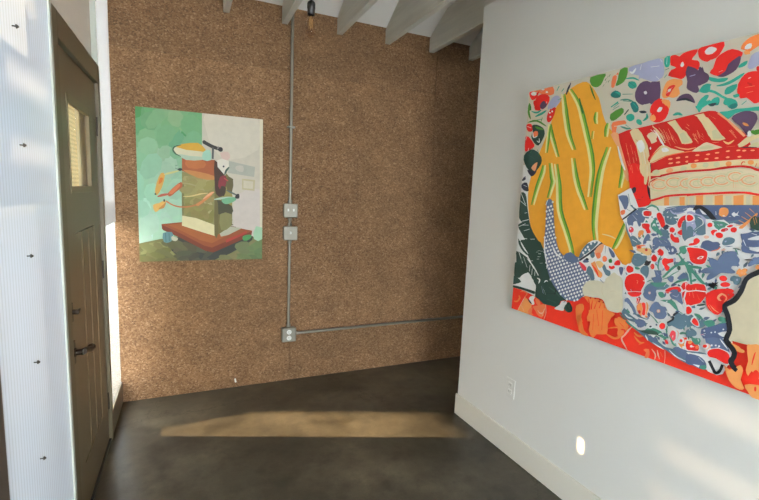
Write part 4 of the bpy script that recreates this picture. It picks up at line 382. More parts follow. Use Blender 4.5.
',993,850,968,880|16:972,881,983,869,983,870,972,882|16:881,869,894,854,882,869|16:893,943,921,922,921,923|16:733,905,752,872,754,873,734,905|16:742,907,765,865,767,866,743,907|16:753,897,771,871,772,871,754,897|16:723,915,737,898,738,899,724,916|16:760,908,783,864,785,864,761,908|16:773,876,794,848,795,848,774,877|16:824,906,840,893,840,894,825,907|16:825,918,835,908,836,909,826,918|16:850,878,869,853,870,853,851,878|16:864,890,878,866,879,867,865,891|16:873,867,891,851,891,852|16:857,862,875,847,876,847,858,863|7:696,924,703,917,713,909,723,898,734,883,746,866,754,854,756,855,749,867,738,886,727,901,716,912,705,920,697,925|25:718,893,710,898,702,900,696,895,693,888,697,879,705,873,714,873,721,876,721,885|14:691,912,727,881,728,882,692,913|9:622,730,633,681,636,670,639,666,647,650,655,632,663,616,671,604,682,603,694,605,706,608,716,612,723,619,727,627,728,632,725,638,721,652,715,667,710,681,704,693,698,695,692,698,691,712,689,726,682,731,674,737,672,757,665,775,640,784,617,777|7:666,759,673,741,681,737,688,733,690,717,692,700,697,695,702,696,703,705,703,715,708,720,712,729,713,752,708,773,686,779,665,775|24:687,770,697,704,698,704,688,770|14:696,770,701,730,702,730,697,770|26:704,698,706,690,708,678,711,666,715,655,720,645,724,638,726,638,725,646,722,657,719,668,715,679,710,691,707,699|9:706,730,705,721,704,710,704,700,705,694,708,691,709,689,711,689,711,692,711,695,710,700,710,709,709,721,708,729|13:645,664,652,659,657,661,661,666,662,674,661,681,657,685,651,685,644,680,640,672|13:669,636,687,633,687,634,669,637|13:656,658,668,655,669,656,656,659|13:690,642,697,646,696,647,689,643|16:621,777,629,754,630,754,622,777|16:629,776,638,742,639,742,630,776|16:654,771,661,753,662,753,654,772|1:608,563,630,531,653,490,677,439,691,394,665,356,613,365,558,343,588,259,633,202,667,149,707,117,762,95,789,74,831,60,862,62,908,43,945,37,1002,37,1038,29,1055,40,1072,97,1071,151,1062,201,1050,247,1037,279,1058,305,1074,337,1082,383,1111,416,1190,453,1190,635,1084,629,872,619,723,611,682,601,666,633,638,682,583,651|30:726,478,734,472,742,472,750,475,741,480,734,482|30:758,132,764,127,771,127,778,131,771,135,765,136|19:970,474,979,475,984,481,987,488,979,486,973,482|31:1030,412,1026,420,1020,423,1013,423,1019,416,1024,412|19:1039,169,1042,175,1040,181,1037,186,1036,178,1035,173|31:800,390,811,396,816,405,817,416,807,408,801,401|30:860,191,868,191,874,196,877,203,869,201,863,198|30:730,590,729,578,735,569,744,563,742,576,739,584|19:876,590,869,582,868,573,870,565,876,574,878,581|19:993,375,996,386,994,395,989,402,987,391,988,382|32:695,417,686,425,674,426,663,424,675,417,685,414|32:900,512,896,521,888,525,880,526,886,517,891,512|19:973,408,970,398,973,390,979,385,980,395,979,402|19:733,428,723,429,716,424,713,416,723,417,730,420|31:1039,118,1046,125,1048,134,1047,142,1041,134,1038,127|19:778,404,769,410,760,410,752,406,762,402,770,400|19:931,139,937,133,945,132,952,135,945,139,938,142|30:744,156,741,166,734,167,726,163,731,156,736,153|30:971,592,976,596,978,602,977,608,972,603,970,599|31:676,296,686,300,689,307,689,316,681,310,676,304|30:941,187,946,180,952,180,958,185,953,190,948,192|31:681,324,687,315,696,313,706,317,698,325,691,328|32:772,186,770,176,774,170,782,168,782,178,780,184|32:809,296,800,296,795,291,793,283,802,285,807,288|19:719,481,719,489,715,495,709,499,710,490,712,485|31:853,534,859,525,867,520,876,519,868,528,862,533|30:958,544,953,553,945,555,938,555,945,547,950,543|31:1075,542,1079,550,1078,557,1075,564,1072,555,1072,549|30:984,78,986,69,991,65,997,64,994,73,991,77|30:664,238,674,236,682,240,687,248,676,248,669,246|31:875,420,869,414,869,406,871,399,876,407,878,413|19:1002,329,1000,338,995,341,988,340,992,332,995,328|19:847,90,855,99,855,107,851,114,845,105,843,98|32:819,296,828,289,838,289,848,294,837,299,829,302|19:916,490,913,479,915,469,920,461,921,473,921,482|30:1000,92,992,90,987,84,983,76,992,80,997,84|32:666,568,678,563,690,565,699,570,686,573,675,574|30:850,311,858,314,861,320,862,327,855,323,850,318|32:1027,313,1018,'
'315,1010,312,1004,306,1014,305,1021,307|30:671,503,659,505,650,500,645,492,658,492,666,494|31:777,532,765,535,757,530,751,522,763,522,771,524|30:834,208,844,211,848,218,849,227,840,222,834,217|31:1027,440,1020,436,1017,429,1016,422,1022,427,1026,432|31:895,195,904,200,908,208,909,217,901,211,896,205|32:792,406,801,399,812,400,821,404,810,409,801,411|31:999,283,1003,290,1002,297,999,303,996,295,995,289|32:884,304,884,315,878,320,870,322,872,312,875,305|31:867,404,876,409,881,417,883,425,875,419,869,413|31:825,454,828,464,824,472,817,478,817,467,818,459|31:1047,197,1056,197,1064,202,1069,209,1059,208,1052,206|32:987,163,996,165,1003,172,1009,179,999,175,992,170|30:886,268,886,280,881,288,873,293,875,281,878,273|19:904,217,899,222,893,222,887,221,893,216,898,214|31:1004,537,1010,543,1011,552,1010,561,1004,552,1002,545|19:995,488,987,491,981,488,976,482,985,481,991,482|31:778,111,775,102,778,97,784,93,786,103,785,108|32:787,361,790,350,798,345,808,344,803,355,797,361|31:944,551,939,544,941,538,946,533,949,541,949,546|30:1048,592,1053,597,1052,603,1049,609,1046,602,1045,598|30:897,392,904,384,913,382,921,384,913,391,906,394|19:899,135,907,137,911,143,913,149,906,146,901,142|30:970,322,979,324,984,329,987,336,979,334,973,330|32:904,114,901,104,903,96,907,89,909,100,909,108|19:966,120,960,109,960,99,964,90,968,102,970,111|32:894,507,902,505,907,510,909,517,901,517,896,515|30:941,247,938,256,932,258,925,257,929,249,933,245|32:1037,183,1043,178,1050,180,1056,185,1048,188,1043,189|31:908,457,914,464,916,473,916,481,910,473,907,465|30:931,465,938,465,941,469,943,476,936,474,932,471|31:971,214,981,213,987,219,992,227,982,226,975,223|19:1079,539,1082,545,1081,552,1078,558,1077,550,1076,545|31:756,271,766,271,773,277,776,285,766,283,760,280|32:940,375,945,384,942,391,937,397,934,387,934,380|32:994,577,987,579,982,576,978,571,985,571,990,572|31:997,206,1006,211,1011,219,1014,228,1005,222,999,216|31:993,370,990,361,991,352,994,344,996,355,997,362|19:936,528,929,533,923,531,918,527,926,524,931,524|31:784,281,784,270,790,262,798,258,796,269,793,277|30:793,344,795,353,791,358,784,361,784,352,785,346|31:1033,326,1036,336,1034,345,1029,352,1028,341,1028,333|32:811,134,815,142,814,149,811,155,808,146,807,140|30:885,142,882,132,884,124,888,118,890,129,890,136|32:829,535,818,539,808,535,801,527,814,526,823,528|31:914,406,907,413,898,414,890,413,899,407,906,405|30:966,332,971,339,970,345,966,350,963,343,962,338|31:820,157,828,155,834,159,838,165,830,165,824,164|31:1068,566,1077,566,1082,572,1085,580,1076,578,1070,575|31:965,96,972,105,974,115,972,124,966,114,963,105|31:957,109,966,112,970,119,971,128,963,123,958,119|31:770,449,762,443,758,434,758,425,765,433,770,440|31:920,482,924,473,931,470,938,470,933,478,928,483|31:1052,557,1044,555,1040,548,1038,540,1045,545,1050,549|31:976,88,974,97,970,103,964,105,966,96,969,91|19:700,161,694,170,684,173,673,171,682,163,690,159|30:822,207,822,219,816,227,809,233,811,220,814,212|30:897,312,904,305,913,304,921,306,912,312,905,315|31:1047,439,1045,430,1048,423,1053,417,1053,427,1052,434|31:897,235,888,238,880,235,873,230,883,229,890,229|30:1044,143,1042,132,1043,123,1047,115,1048,127,1048,135|31:981,291,989,286,997,285,1005,286,996,291,989,293|31:851,397,859,395,865,399,867,406,859,405,854,404|30:864,185,868,193,866,200,861,204,859,195,859,189|19:933,353,924,353,918,347,913,340,923,342,929,345|31:1005,448,1013,452,1017,460,1017,469,1009,463,1005,457|19:915,153,915,164,911,172,905,178,906,167,909,159|30:891,245,893,238,898,235,904,234,900,241,897,245|31:1044,302,1038,296,1036,289,1036,281,1042,289,1044,295|30:1024,116,1029,125,1031,134,1031,143,1026,133,1023,124|32:1092,537,1095,529,1100,527,1105,528,1101,535,1098,539|19:710,562,712,573,709,583,704,592,703,580,704,571|31:1039,528,1036,519,1037,510,1040,503,1042,513,1042,521|31:803,446,793,447,784,443,777,437,788,438,797,440|30:858,192,858,201,852,204,845,205,848,197,851,192|32:895,224,886,226,879,222,873,215,883,215,889,217|31:910,289,902,294,893,292,886,287,896,28'
'4,903,284|30:957,344,962,339,968,340,974,344,967,347,962,348|19:862,397,871,402,876,410,878,419,870,412,864,406|32:951,288,956,278,963,274,972,274,965,283,960,288|30:1003,175,1008,169,1015,169,1021,170,1014,175,1009,177|19:974,58,977,66,975,73,972,78,970,69,971,63|30:1004,478,999,470,998,461,1001,453,1005,462,1007,470|31:1061,349,1070,352,1075,359,1079,367,1070,362,1065,357|31:893,248,900,257,899,265,895,273,890,263,888,256|31:822,111,819,99,822,91,830,87,831,99,830,106|19:929,150,928,139,930,130,935,123,935,135,933,143|31:935,484,942,479,947,481,951,486,944,489,939,489|19:975,400,969,407,961,410,954,410,961,403,967,399|31:1082,591,1076,591,1072,588,1070,583,1076,584,1080,586|30:1023,466,1031,461,1038,461,1045,464,1036,467,1030,468|31:781,163,776,171,768,171,760,167,767,161,773,158|19:831,482,839,486,843,493,843,501,835,495,831,491|32:841,87,844,79,850,77,857,79,852,86,848,89|32:774,496,777,507,773,517,766,525,766,512,767,503|31:930,199,940,200,947,206,952,214,942,211,935,207|31:1023,254,1031,255,1036,260,1039,267,1032,264,1026,261|30:869,262,879,266,883,274,884,284,874,278,869,272|19:1004,551,1010,556,1012,564,1011,571,1006,564,1003,559|19:953,382,947,375,947,366,951,359,955,368,957,375|30:829,527,827,517,832,509,839,504,839,515,836,522|30:731,221,737,231,734,238,727,243,724,233,724,226|19:706,281,717,285,722,293,723,302,713,297,707,291|19:748,423,755,413,765,409,774,409,766,417,758,423|31:999,312,991,313,985,309,980,302,989,303,995,305|31:745,497,756,492,765,495,773,500,761,503,753,504|31:937,197,946,197,951,202,954,209,945,208,940,205|30:912,551,917,560,917,570,914,578,910,568,909,560|31:955,73,964,74,970,79,975,86,966,83,960,80|19:992,183,999,188,1003,196,1005,204,998,197,994,191|30:924,174,932,175,937,179,940,185,933,183,927,181|30:851,388,854,399,851,409,847,418,845,405,846,396|31:673,320,672,330,666,333,657,332,660,323,664,318|19:919,237,925,244,924,251,921,257,917,249,915,243|30:1031,352,1031,363,1025,370,1018,374,1020,362,1023,355|32:987,349,978,349,974,343,972,335,980,337,986,340|30:846,517,847,509,852,503,858,500,855,509,853,514|31:846,308,856,310,861,318,863,327,853,322,848,317|31:939,193,948,199,952,207,953,217,945,209,940,203|30:931,266,941,263,949,266,955,274,945,275,937,274|30:795,579,787,583,781,581,776,577,784,574,790,574|31:968,74,971,67,976,65,981,66,977,72,974,75|31:928,497,919,499,910,496,904,491,914,491,921,492|19:786,481,794,473,802,472,811,475,802,481,795,484|30:919,492,924,487,930,487,935,490,929,494,924,495|30:1011,435,1007,443,1000,445,994,443,999,437,1004,433|30:901,353,902,362,898,369,891,374,892,364,894,357|30:745,459,747,448,753,440,761,435,757,446,753,454|19:1023,497,1028,502,1027,508,1024,513,1020,507,1019,502|30:992,461,985,459,983,452,984,445,991,450,994,454|32:1066,550,1073,545,1080,544,1086,546,1079,550,1073,552|30:990,272,998,276,999,283,998,291,991,285,988,280|30:1005,200,1006,208,1003,215,999,220,999,210,1000,204|30:911,434,918,439,920,445,919,452,914,446,911,441|31:948,441,939,440,935,434,933,426,941,429,946,433|32:851,312,858,312,864,317,868,323,860,321,854,319|19:945,113,936,113,930,108,925,100,934,102,940,105|30:728,558,726,569,719,578,711,584,715,572,720,564|31:1041,555,1033,552,1030,544,1030,535,1037,541,1042,546|31:930,239,933,248,931,257,927,264,926,253,926,245|30:771,428,766,435,759,436,752,434,759,427,764,425|32:757,456,765,458,769,464,771,471,763,467,758,463|30:702,493,694,486,695,478,700,471,706,479,708,486|30:1068,419,1076,425,1078,433,1078,442,1071,435,1067,429|30:958,610,952,606,950,600,952,593,957,598,960,603|30:1014,594,1019,600,1020,608,1020,616,1015,608,1013,602|32:913,210,922,212,927,219,930,227,921,223,915,219|31:940,472,940,463,944,457,950,455,949,463,947,469|30:1021,361,1016,368,1010,369,1003,368,1009,362,1014,359|31:920,420,929,419,936,423,941,428,932,428,925,426|31:739,146,745,155,745,164,741,171,736,161,734,153|30:971,90,967,97,960,100,953,100,959,93,964,90|32:729,473,719,468,718,461,721,453,729,459,732,465|30:1018,314,1025,315,1029,319,1032,326,1025,323,1020,3'
'21|31:957,284,949,291,941,290,933,285,942,280,949,278|30:965,336,974,336,980,342,983,350,974,348,968,345|30:994,522,988,530,980,534,972,535,980,527,986,522|19:775,391,777,382,783,378,790,377,787,385,783,390|30:959,495,964,489,969,488,975,489,969,494,965,497|19:1037,479,1038,470,1043,463,1049,459,1046,468,1043,475|31:1014,580,1018,587,1016,592,1011,597,1009,590,1009,585|30:930,369,929,378,925,385,919,390,922,380,924,374|31:798,455,803,466,800,476,793,484,791,471,791,463|31:780,549,771,550,764,546,760,540,769,541,776,542|30:970,489,965,483,964,477,964,470,969,476,971,482|31:915,401,913,408,908,412,902,412,905,405,909,401|30:937,87,939,98,935,105,928,108,928,97,930,89|30:1016,449,1015,457,1011,463,1006,467,1008,458,1011,453|31:792,535,783,529,779,519,780,510,788,518,793,525|30:904,190,897,183,896,176,900,169,905,177,908,184|30:1078,478,1077,486,1074,491,1069,494,1071,487,1073,482|32:899,544,894,537,895,529,898,522,902,531,903,537|32:1037,505,1031,512,1024,515,1017,515,1024,509,1030,505|19:789,245,779,249,770,246,763,239,774,236,782,237|30:854,263,850,256,851,249,855,244,857,252,858,258|31:829,260,833,269,833,278,830,286,827,275,825,268|30:721,282,713,273,712,264,714,255,720,265,723,273|30:1020,287,1021,278,1026,273,1032,270,1029,279,1026,285|31:889,397,896,390,904,391,911,395,902,400,896,402|30:950,437,954,429,960,425,967,423,961,430,957,435|30:1091,470,1086,467,1084,461,1084,456,1089,460,1091,464|30:953,245,962,246,969,252,974,259,965,256,958,253|32:965,272,965,282,960,288,954,292,956,282,959,276|30:682,174,695,171,705,176,712,186,699,186,689,184|32:945,440,952,434,960,434,967,435,959,440,952,442|32:1050,427,1049,436,1044,439,1038,439,1041,431,1044,426|31:899,419,904,411,911,411,917,414,911,420,906,423|19:719,554,716,543,720,535,727,529,728,540,727,548|30:760,167,765,175,764,182,759,187,756,178,756,172|30:776,561,765,568,755,566,746,561,758,556,767,555|30:1026,438,1023,445,1018,448,1012,448,1017,441,1020,438|30:714,259,721,250,732,248,742,250,733,258,725,262|31:591,635,602,622,612,606,620,593,626,591,631,596,635,609,636,623,633,639,624,650,604,651,587,646|8:605,576,609,568,616,568,623,572,626,581,624,589,614,589,605,585|30:629,656,647,604,648,604,631,657|30:646,609,649,606,654,601,658,598,660,596,663,593,665,591,668,592,669,595,668,600,665,604,659,608,653,611,647,612|1:632,663,637,649,644,629,651,613,659,604,667,600,672,598,673,599,668,603,662,607,655,615,648,630,640,650,634,663|30:631,592,649,585,650,586,631,594|31:640,537,649,524,658,520,666,522,667,531,667,541,673,546,681,546,687,534,693,524,702,532,710,545,714,556,715,567,708,579,697,589,684,594,669,591,651,575,637,555|10:659,571,681,549,683,551,660,572|1:672,579,681,572,682,573,673,580|30:683,589,698,578,709,567,719,560,728,562,733,569,736,578,735,587,727,595,714,601,693,602,676,599|1:699,579,704,570,712,566,722,566,734,566,743,570,746,581,742,593,729,595,714,595,704,592,699,588|9:705,579,708,573,715,570,722,570,730,570,737,573,739,581,736,589,727,591,716,591,709,589,705,586|19:715,600,721,603,729,607,736,609,742,608,750,604,756,600,760,597,764,592,766,588,769,590,768,594,765,600,761,606,754,611,744,615,735,617,726,613,718,607,713,602|19:732,572,735,591,733,591,730,572|1:740,585,744,569,749,565,754,566,757,576,759,589,758,598,755,605,746,605,739,600|1:760,565,776,539,787,522,799,528,796,554,785,575,770,594,755,586|9:760,573,763,563,770,553,777,543,781,534,786,529,791,529,796,533,796,543,793,555,789,564,784,572,778,581,771,587,764,586,759,581|1:704,522,720,514,732,496,750,502,738,520,741,539,726,545,699,541|9:705,530,709,522,715,519,721,516,726,508,730,502,739,502,745,507,741,513,736,521,737,529,737,536,733,539,726,540,714,540,705,537|1:674,522,664,527,653,528,645,520,643,508,648,497,658,490,669,492,677,499,679,511|33:669,517,663,521,656,521,651,516,650,508,653,501,659,497,666,498,671,503,673,510|1:661,515,659,517,656,516,654,515,654,513,655,510,657,509,659,510,661,511,662,513|21:696,485,701,480,707,482,713,489,716,500,716,510,708,512,699,510,694,503,693,494|31:725,466,734,4'
'70,742,477,746,485,743,493,738,499,733,499,728,494,721,480,718,466|19:742,530,747,522,751,518,757,515,763,514,770,513,778,507,786,500,795,495,801,494,798,502,791,511,784,516,776,521,768,532,762,545,759,557,756,563,748,554,741,540|1:759,540,755,543,751,542,749,539,748,535,749,530,753,528,757,528,760,531,761,536|19:759,532,756,534,753,534,751,531,750,528,751,524,754,522,758,522,759,525,760,528|30:790,502,801,487,813,488,821,496,819,509,811,520,796,523,783,518|13:794,524,801,521,805,523,809,527,811,532,812,537,808,541,802,543,794,537,789,529|30:785,582,791,572,793,561,797,551,805,545,815,542,826,543,835,547,841,557,843,569,835,581,823,592,808,597,795,598,786,595,782,590|31:802,592,823,589,841,590,856,594,867,601,873,609,877,616,872,620,841,614,808,605,791,601,788,597|10:808,598,811,593,818,586,827,582,840,584,853,589,863,593,862,595,852,593,838,590,827,588,820,591,814,596,809,599|1:825,572,828,570,834,568,840,569,847,574,853,581,857,586,856,588,850,584,843,579,837,575,833,575,829,574,825,574|1:818,602,831,604,831,605,818,603|1:855,602,873,610,873,611,855,603|30:786,599,788,600,792,603,798,605,808,607,821,610,834,612,848,614,862,617,872,618,872,619,862,618,847,617,833,615,820,613,807,611,796,608,790,605,787,602,785,599|1:806,574,804,575,802,574,800,573,800,571,801,570,803,569,805,568,806,570,806,572|1:846,529,856,534,860,562,882,570,880,588,858,582,844,567,838,545|9:844,540,848,534,853,534,856,539,857,550,860,561,869,565,878,568,879,576,876,583,868,583,858,579,851,573,846,566,843,557,842,548|1:837,535,829,540,819,539,811,533,810,522,814,512,823,507,833,508,840,515,842,525|9:833,530,827,534,821,533,816,529,816,523,818,517,824,513,830,514,834,518,836,525|1:825,485,841,473,862,476,855,499,838,500,823,516,816,502|9:823,493,828,486,833,481,841,477,850,477,857,479,856,489,851,498,845,498,838,498,832,505,826,511,822,507,821,500|1:843,511,849,507,857,503,866,504,872,517,874,531,867,535,858,532,848,525,841,516|9:847,513,852,510,857,507,863,508,868,518,869,528,864,530,858,528,851,523,846,517|30:858,542,861,525,864,506,869,491,879,484,888,490,886,527,879,563,868,566,859,556|1:860,500,862,495,866,489,870,483,873,477,877,472,880,468,882,469,881,474,879,480,875,487,871,493,866,498,862,501|31:759,463,770,454,799,456,825,462,829,468,824,475,817,484,808,491,800,496,793,497,787,493,780,488,772,490,765,490,759,484,756,475|1:781,477,793,468,794,468,782,478|1:802,480,813,474,814,475,803,480|19:755,514,761,512,769,508,777,504,782,500,786,496,790,493,791,494,788,498,785,503,779,508,771,512,762,514,755,516|30:667,462,675,442,683,440,691,444,704,451,713,458,709,463,700,468,692,476,682,483,671,486,663,481|1:672,468,693,459,694,461,673,470|8:690,445,695,443,716,446,733,450,729,452,717,453,704,451,693,448|30:634,539,635,531,636,520,640,507,646,495,654,482,661,470,666,459,671,449,674,442,676,443,674,450,671,461,667,473,660,485,652,498,646,510,641,521,638,532,636,539|19:775,498,776,494,779,488,783,484,790,482,797,482,802,483,802,484,797,485,790,485,785,487,781,490,778,495,776,499|26:620,546,625,550,633,556,642,564,654,575,667,586,677,595,672,599,663,591,649,579,638,569,629,561,621,555,616,551|32:871,598,929,578,965,574,1016,568,1039,561,1059,565,1087,586,1121,588,1115,631,1081,629,868,620|30:891,587,900,585,914,581,928,577,943,572,959,567,974,564,989,562,1004,562,1017,564,1029,569,1040,574,1047,578,1046,581,1039,579,1027,575,1015,572,1003,572,989,572,975,573,960,577,945,582,929,585,915,588,901,590,891,591|1:868,602,871,595,881,591,891,589,897,592,899,596,896,604,888,610,878,611,870,608|10:873,549,883,503,893,502,907,512,927,513,943,520,943,547,936,575,921,586,903,590,885,599,871,595|30:900,564,909,543,904,534,899,529,907,520,919,514,932,514,943,520,943,535,938,552,929,568,917,581,902,586,892,582|1:908,578,912,576,918,573,923,570,926,566,928,560,928,555,925,551,921,547,918,544,919,543,922,546,927,550,931,554,931,560,929,567,925,572,919,576,913,578,908,579|10:890,571,893,569,897,567,898,566,896,564,891,559,887,552,888,545,891,539,894,535,895,535,894,540,892,546,'
'892,551,895,555,899,560,903,566,899,571,894,572,890,573|1:905,529,919,544,918,544,904,530|1:904,512,912,526,911,527,903,512|1:867,573,872,558,880,557,889,560,897,564,901,570,898,579,891,586,878,590,868,587|9:872,573,875,563,881,561,888,563,893,567,896,571,894,577,889,582,880,585,873,583|30:879,516,884,493,893,494,902,505,902,523,897,539,887,545,878,540|26:900,603,910,610,930,595,944,582,954,572,971,575,950,599,934,611,915,621,896,620,889,603|1:916,600,923,591,932,588,937,589,932,594,923,601,916,606,912,607|21:975,595,976,591,980,587,985,585,992,584,998,586,1002,592,1004,599,1003,607,1000,613,994,616,988,617,981,616,976,612,975,607,975,601|1:964,603,966,589,968,589,965,603|1:1017,590,1022,586,1024,588,1027,591,1033,591,1038,590,1034,592,1030,596,1032,602,1033,607,1030,602,1026,597,1023,600,1020,603,1016,600,1013,595|1:1006,586,1013,586,1013,587,1006,587|1:939,547,943,520,930,512,913,510,897,504,884,496,872,481,887,469,976,477,1056,491,1059,509,1046,527,1054,537,1062,544,1057,556,1049,565,1045,562,1039,558,1028,557,1015,559,1004,567,993,575,980,573,966,569,949,574,936,572|19:960,558,968,548,975,541,981,536,989,541,997,548,1007,551,1012,555,1007,561,994,567,974,569,957,567|10:991,558,988,559,986,559,983,558,983,556,984,554,986,554,989,554,991,555,992,557|1:975,558,982,551,983,551,976,559|30:978,562,976,563,974,563,972,562,972,560,973,558,975,558,977,558,979,559,979,561|1:963,563,955,566,946,566,940,560,938,552,942,545,949,540,959,541,965,547,966,555|9:959,559,954,561,949,561,945,557,944,553,946,548,950,545,956,546,960,549,960,554|1:985,533,978,541,967,543,957,539,953,531,957,522,964,514,975,513,983,517,988,524|9:981,531,976,537,968,538,962,536,958,530,961,523,966,518,974,517,980,520,983,525|1:1001,528,992,533,981,535,972,531,968,522,973,513,981,507,991,506,1000,510,1002,519|9:996,525,990,529,983,530,976,527,974,521,977,515,982,511,990,510,996,513,998,519|1:1010,550,1001,549,991,546,984,540,984,534,989,530,997,530,1007,534,1014,540,1015,546|9:1007,547,1000,546,994,544,989,540,989,535,992,533,998,533,1004,536,1010,540,1010,544|1:1038,552,1030,556,1020,556,1013,549,1011,542,1015,534,1023,530,1033,530,1039,537,1041,544|9:1034,549,1028,552,1022,551,1018,547,1017,542,1019,537,1024,534,1031,534,1035,539,1036,544|1:1024,561,1017,562,1008,559,1001,554,1000,550,1004,548,1011,547,1020,550,1027,554,1027,558|9:1021,559,1016,559,1010,557,1006,554,1005,552,1008,550,1012,550,1018,551,1022,554,1023,557|32:931,476,936,476,964,478,991,483,993,490,986,496,979,496,969,494,962,497,954,499,945,497,937,492,934,485,933,478|30:1000,489,1005,487,1012,488,1021,491,1028,495,1033,500,1035,507,1033,513,1026,516,1017,517,1009,515,1002,510,999,501,998,493|10:1010,504,1008,503,1006,502,1005,500,1006,498,1007,498,1009,498,1010,500,1011,502,1011,503|30:1023,509,1020,509,1017,509,1014,508,1013,506,1015,505,1017,504,1021,504,1023,506,1024,507|28:954,514,949,515,943,515,939,512,938,508,940,506,945,503,950,504,955,507,955,510|1:907,483,891,479,888,468,912,473,926,483,932,497,919,508,905,498|9:907,489,907,484,901,482,895,480,892,476,893,472,901,473,911,476,918,479,923,484,927,489,928,494,923,500,917,503,911,501,906,495|21:1043,548,1051,549,1060,561,1071,576,1079,586,1085,595,1087,601,1084,604,1079,598,1072,588,1061,576,1051,565,1044,557,1040,551|21:1080,601,1063,617,1062,615,1080,600|21:1072,589,1052,604,1051,603,1071,587|21:1063,579,1043,590,1043,588,1062,577|21:1054,569,1037,577,1037,575,1053,567|21:1075,591,1078,570,1080,570,1077,591|21:1069,580,1075,562,1077,563,1071,580|21:1062,570,1066,557,1067,557,1063,571|21:1047,559,1031,561,1031,559,1047,557|21:1080,600,1083,582,1084,583,1082,601|15:1069,569,1073,557,1081,550,1092,547,1104,545,1114,549,1114,570,1108,590,1097,592,1086,589,1083,592,1081,594,1075,590,1070,582|21:1076,588,1084,564,1085,565,1077,588|21:1082,588,1088,571,1089,571,1083,589|32:1051,519,1056,506,1054,497,1058,491,1090,491,1120,499,1122,523,1114,546,1105,547,1092,542,1077,542,1062,541,1053,537,1048,530|1:1046,533,1053,532,1067,536,1078,541,1072,544,1062'
',544,1052,541,1045,536|1:1072,514,1081,514,1100,516,1117,519,1120,526,1116,531,1106,532,1094,529,1080,523,1070,517|1:1057,512,1068,492,1069,493,1059,513|1:1078,536,1093,531,1094,533,1078,537|30:679,376,684,370,694,363,705,360,717,365,727,373,735,382,740,391,742,402,740,411,732,411,723,409,717,412,710,415,699,415,687,411,681,399,678,385|10:688,390,698,389,698,390,688,391|26:735,372,739,372,744,371,748,371,752,374,755,378,759,386,760,392,755,392,748,390,744,393,740,394,736,385,733,374|27:702,425,717,421,730,417,741,413,751,415,757,420,758,431,753,441,737,443,719,441,702,436,693,429|8:694,439,698,434,706,434,714,437,716,443,714,448,704,448,695,445|23:710,445,707,446,703,446,700,444,699,441,701,439,704,437,708,438,710,440,712,443|23:740,439,737,440,734,440,731,437,730,434,732,431,735,429,738,430,741,432,742,435|16:696,431,728,426,728,427,697,433|31:759,446,768,440,773,441,778,445,783,451,784,456,769,456,755,453|32:810,452,821,443,823,435,826,430,834,429,843,432,851,437,855,444,850,455,839,463,820,463,805,459|1:840,452,838,454,835,454,834,451,833,447,835,442,837,440,840,441,841,444,842,448|1:819,453,828,440,829,441,820,454|19:790,457,793,443,794,443,792,457|1:779,424,786,415,797,413,806,416,812,426,811,437,801,448,789,454,780,447,776,435|9:783,426,788,420,796,419,803,421,806,428,806,436,799,443,790,447,784,442,781,434|1:757,398,764,390,773,387,782,389,788,398,790,410,781,422,769,429,760,421,755,408|9:762,400,766,395,773,393,779,394,783,400,784,409,778,417,770,422,764,416,760,407|1:778,385,771,391,764,389,758,382,756,370,761,360,768,354,775,356,782,362,782,374|9:775,380,771,384,766,383,762,378,761,371,764,365,769,361,773,362,777,366,777,374|28:765,378,769,367,770,368,766,378|19:797,421,794,415,791,408,788,399,787,391,787,383,788,376,790,369,794,364,796,361,799,362,797,366,795,372,794,378,794,384,794,391,795,398,796,406,798,414,800,420|1:803,387,812,378,819,361,834,360,838,378,824,389,835,397,854,409,851,421,827,416,808,417,800,403|9:805,394,807,388,811,385,815,381,817,373,820,367,826,365,832,366,835,373,836,381,829,386,824,390,827,393,834,397,842,401,849,406,850,412,846,416,837,415,827,412,818,413,811,413,806,408,804,401|10:845,410,847,402,850,403,853,407,854,413,853,419,849,420,845,418|10:823,368,815,377,807,361|10:791,386,789,390,786,393,782,394,780,394,779,391,781,387,785,385,788,383,790,384|19:690,356,707,349,717,351,722,355,714,359,701,361,686,363,677,363|1:696,364,683,370,668,367,657,357,655,342,661,330,673,322,688,326,700,336,701,350|9:691,358,682,363,671,361,664,354,662,344,666,335,675,329,685,332,694,339,694,349|1:665,362,670,360,678,359,684,358,689,355,694,353,698,352,699,354,697,357,692,361,687,364,679,365,671,365,665,364|30:725,340,730,332,738,323,746,318,751,321,756,329,758,340,758,352,756,364,750,372,741,372,732,368,725,360,722,350|1:665,256,689,241,734,251,744,274,754,302,747,327,723,341,687,334,660,315,655,282|9:665,271,671,261,679,253,691,248,711,250,730,257,736,265,739,276,744,288,748,301,746,313,741,323,732,330,720,334,705,333,689,328,677,322,667,312,663,298,662,283|16:712,305,714,304,716,303,718,302,717,299,716,294,716,291,716,290,718,294,719,299,719,303,717,305,714,306,712,306|31:626,337,631,329,638,321,646,316,653,323,658,334,656,345,650,352,636,351,625,344|19:823,355,813,340,813,335,820,338,831,352,844,370,855,383,868,393,885,398,899,402,902,408,898,412,881,408,860,399,848,388,836,374|19:858,437,861,431,866,424,872,416,878,409,885,402,890,395,895,387,899,378,902,371,904,372,903,379,900,390,897,400,891,408,884,415,877,422,871,428,864,435,860,439|19:868,467,867,462,866,454,865,447,863,441,861,436,859,431,861,430,864,434,868,439,870,445,871,453,870,462,869,467|19:864,449,872,440,879,438,885,441,890,456,890,470,882,471,872,468,864,464,860,459|17:874,390,870,392,866,392,863,388,862,382,865,378,868,374,872,376,875,379,875,385|13:859,438,857,439,854,439,852,437,852,435,853,433,855,432,858,432,859,434,860,436|31:873,354,867,344,874,340,884,340,896,343,906,348,907,352,904,358,898,365,890,371,886,369,881,364|19:867,325,'
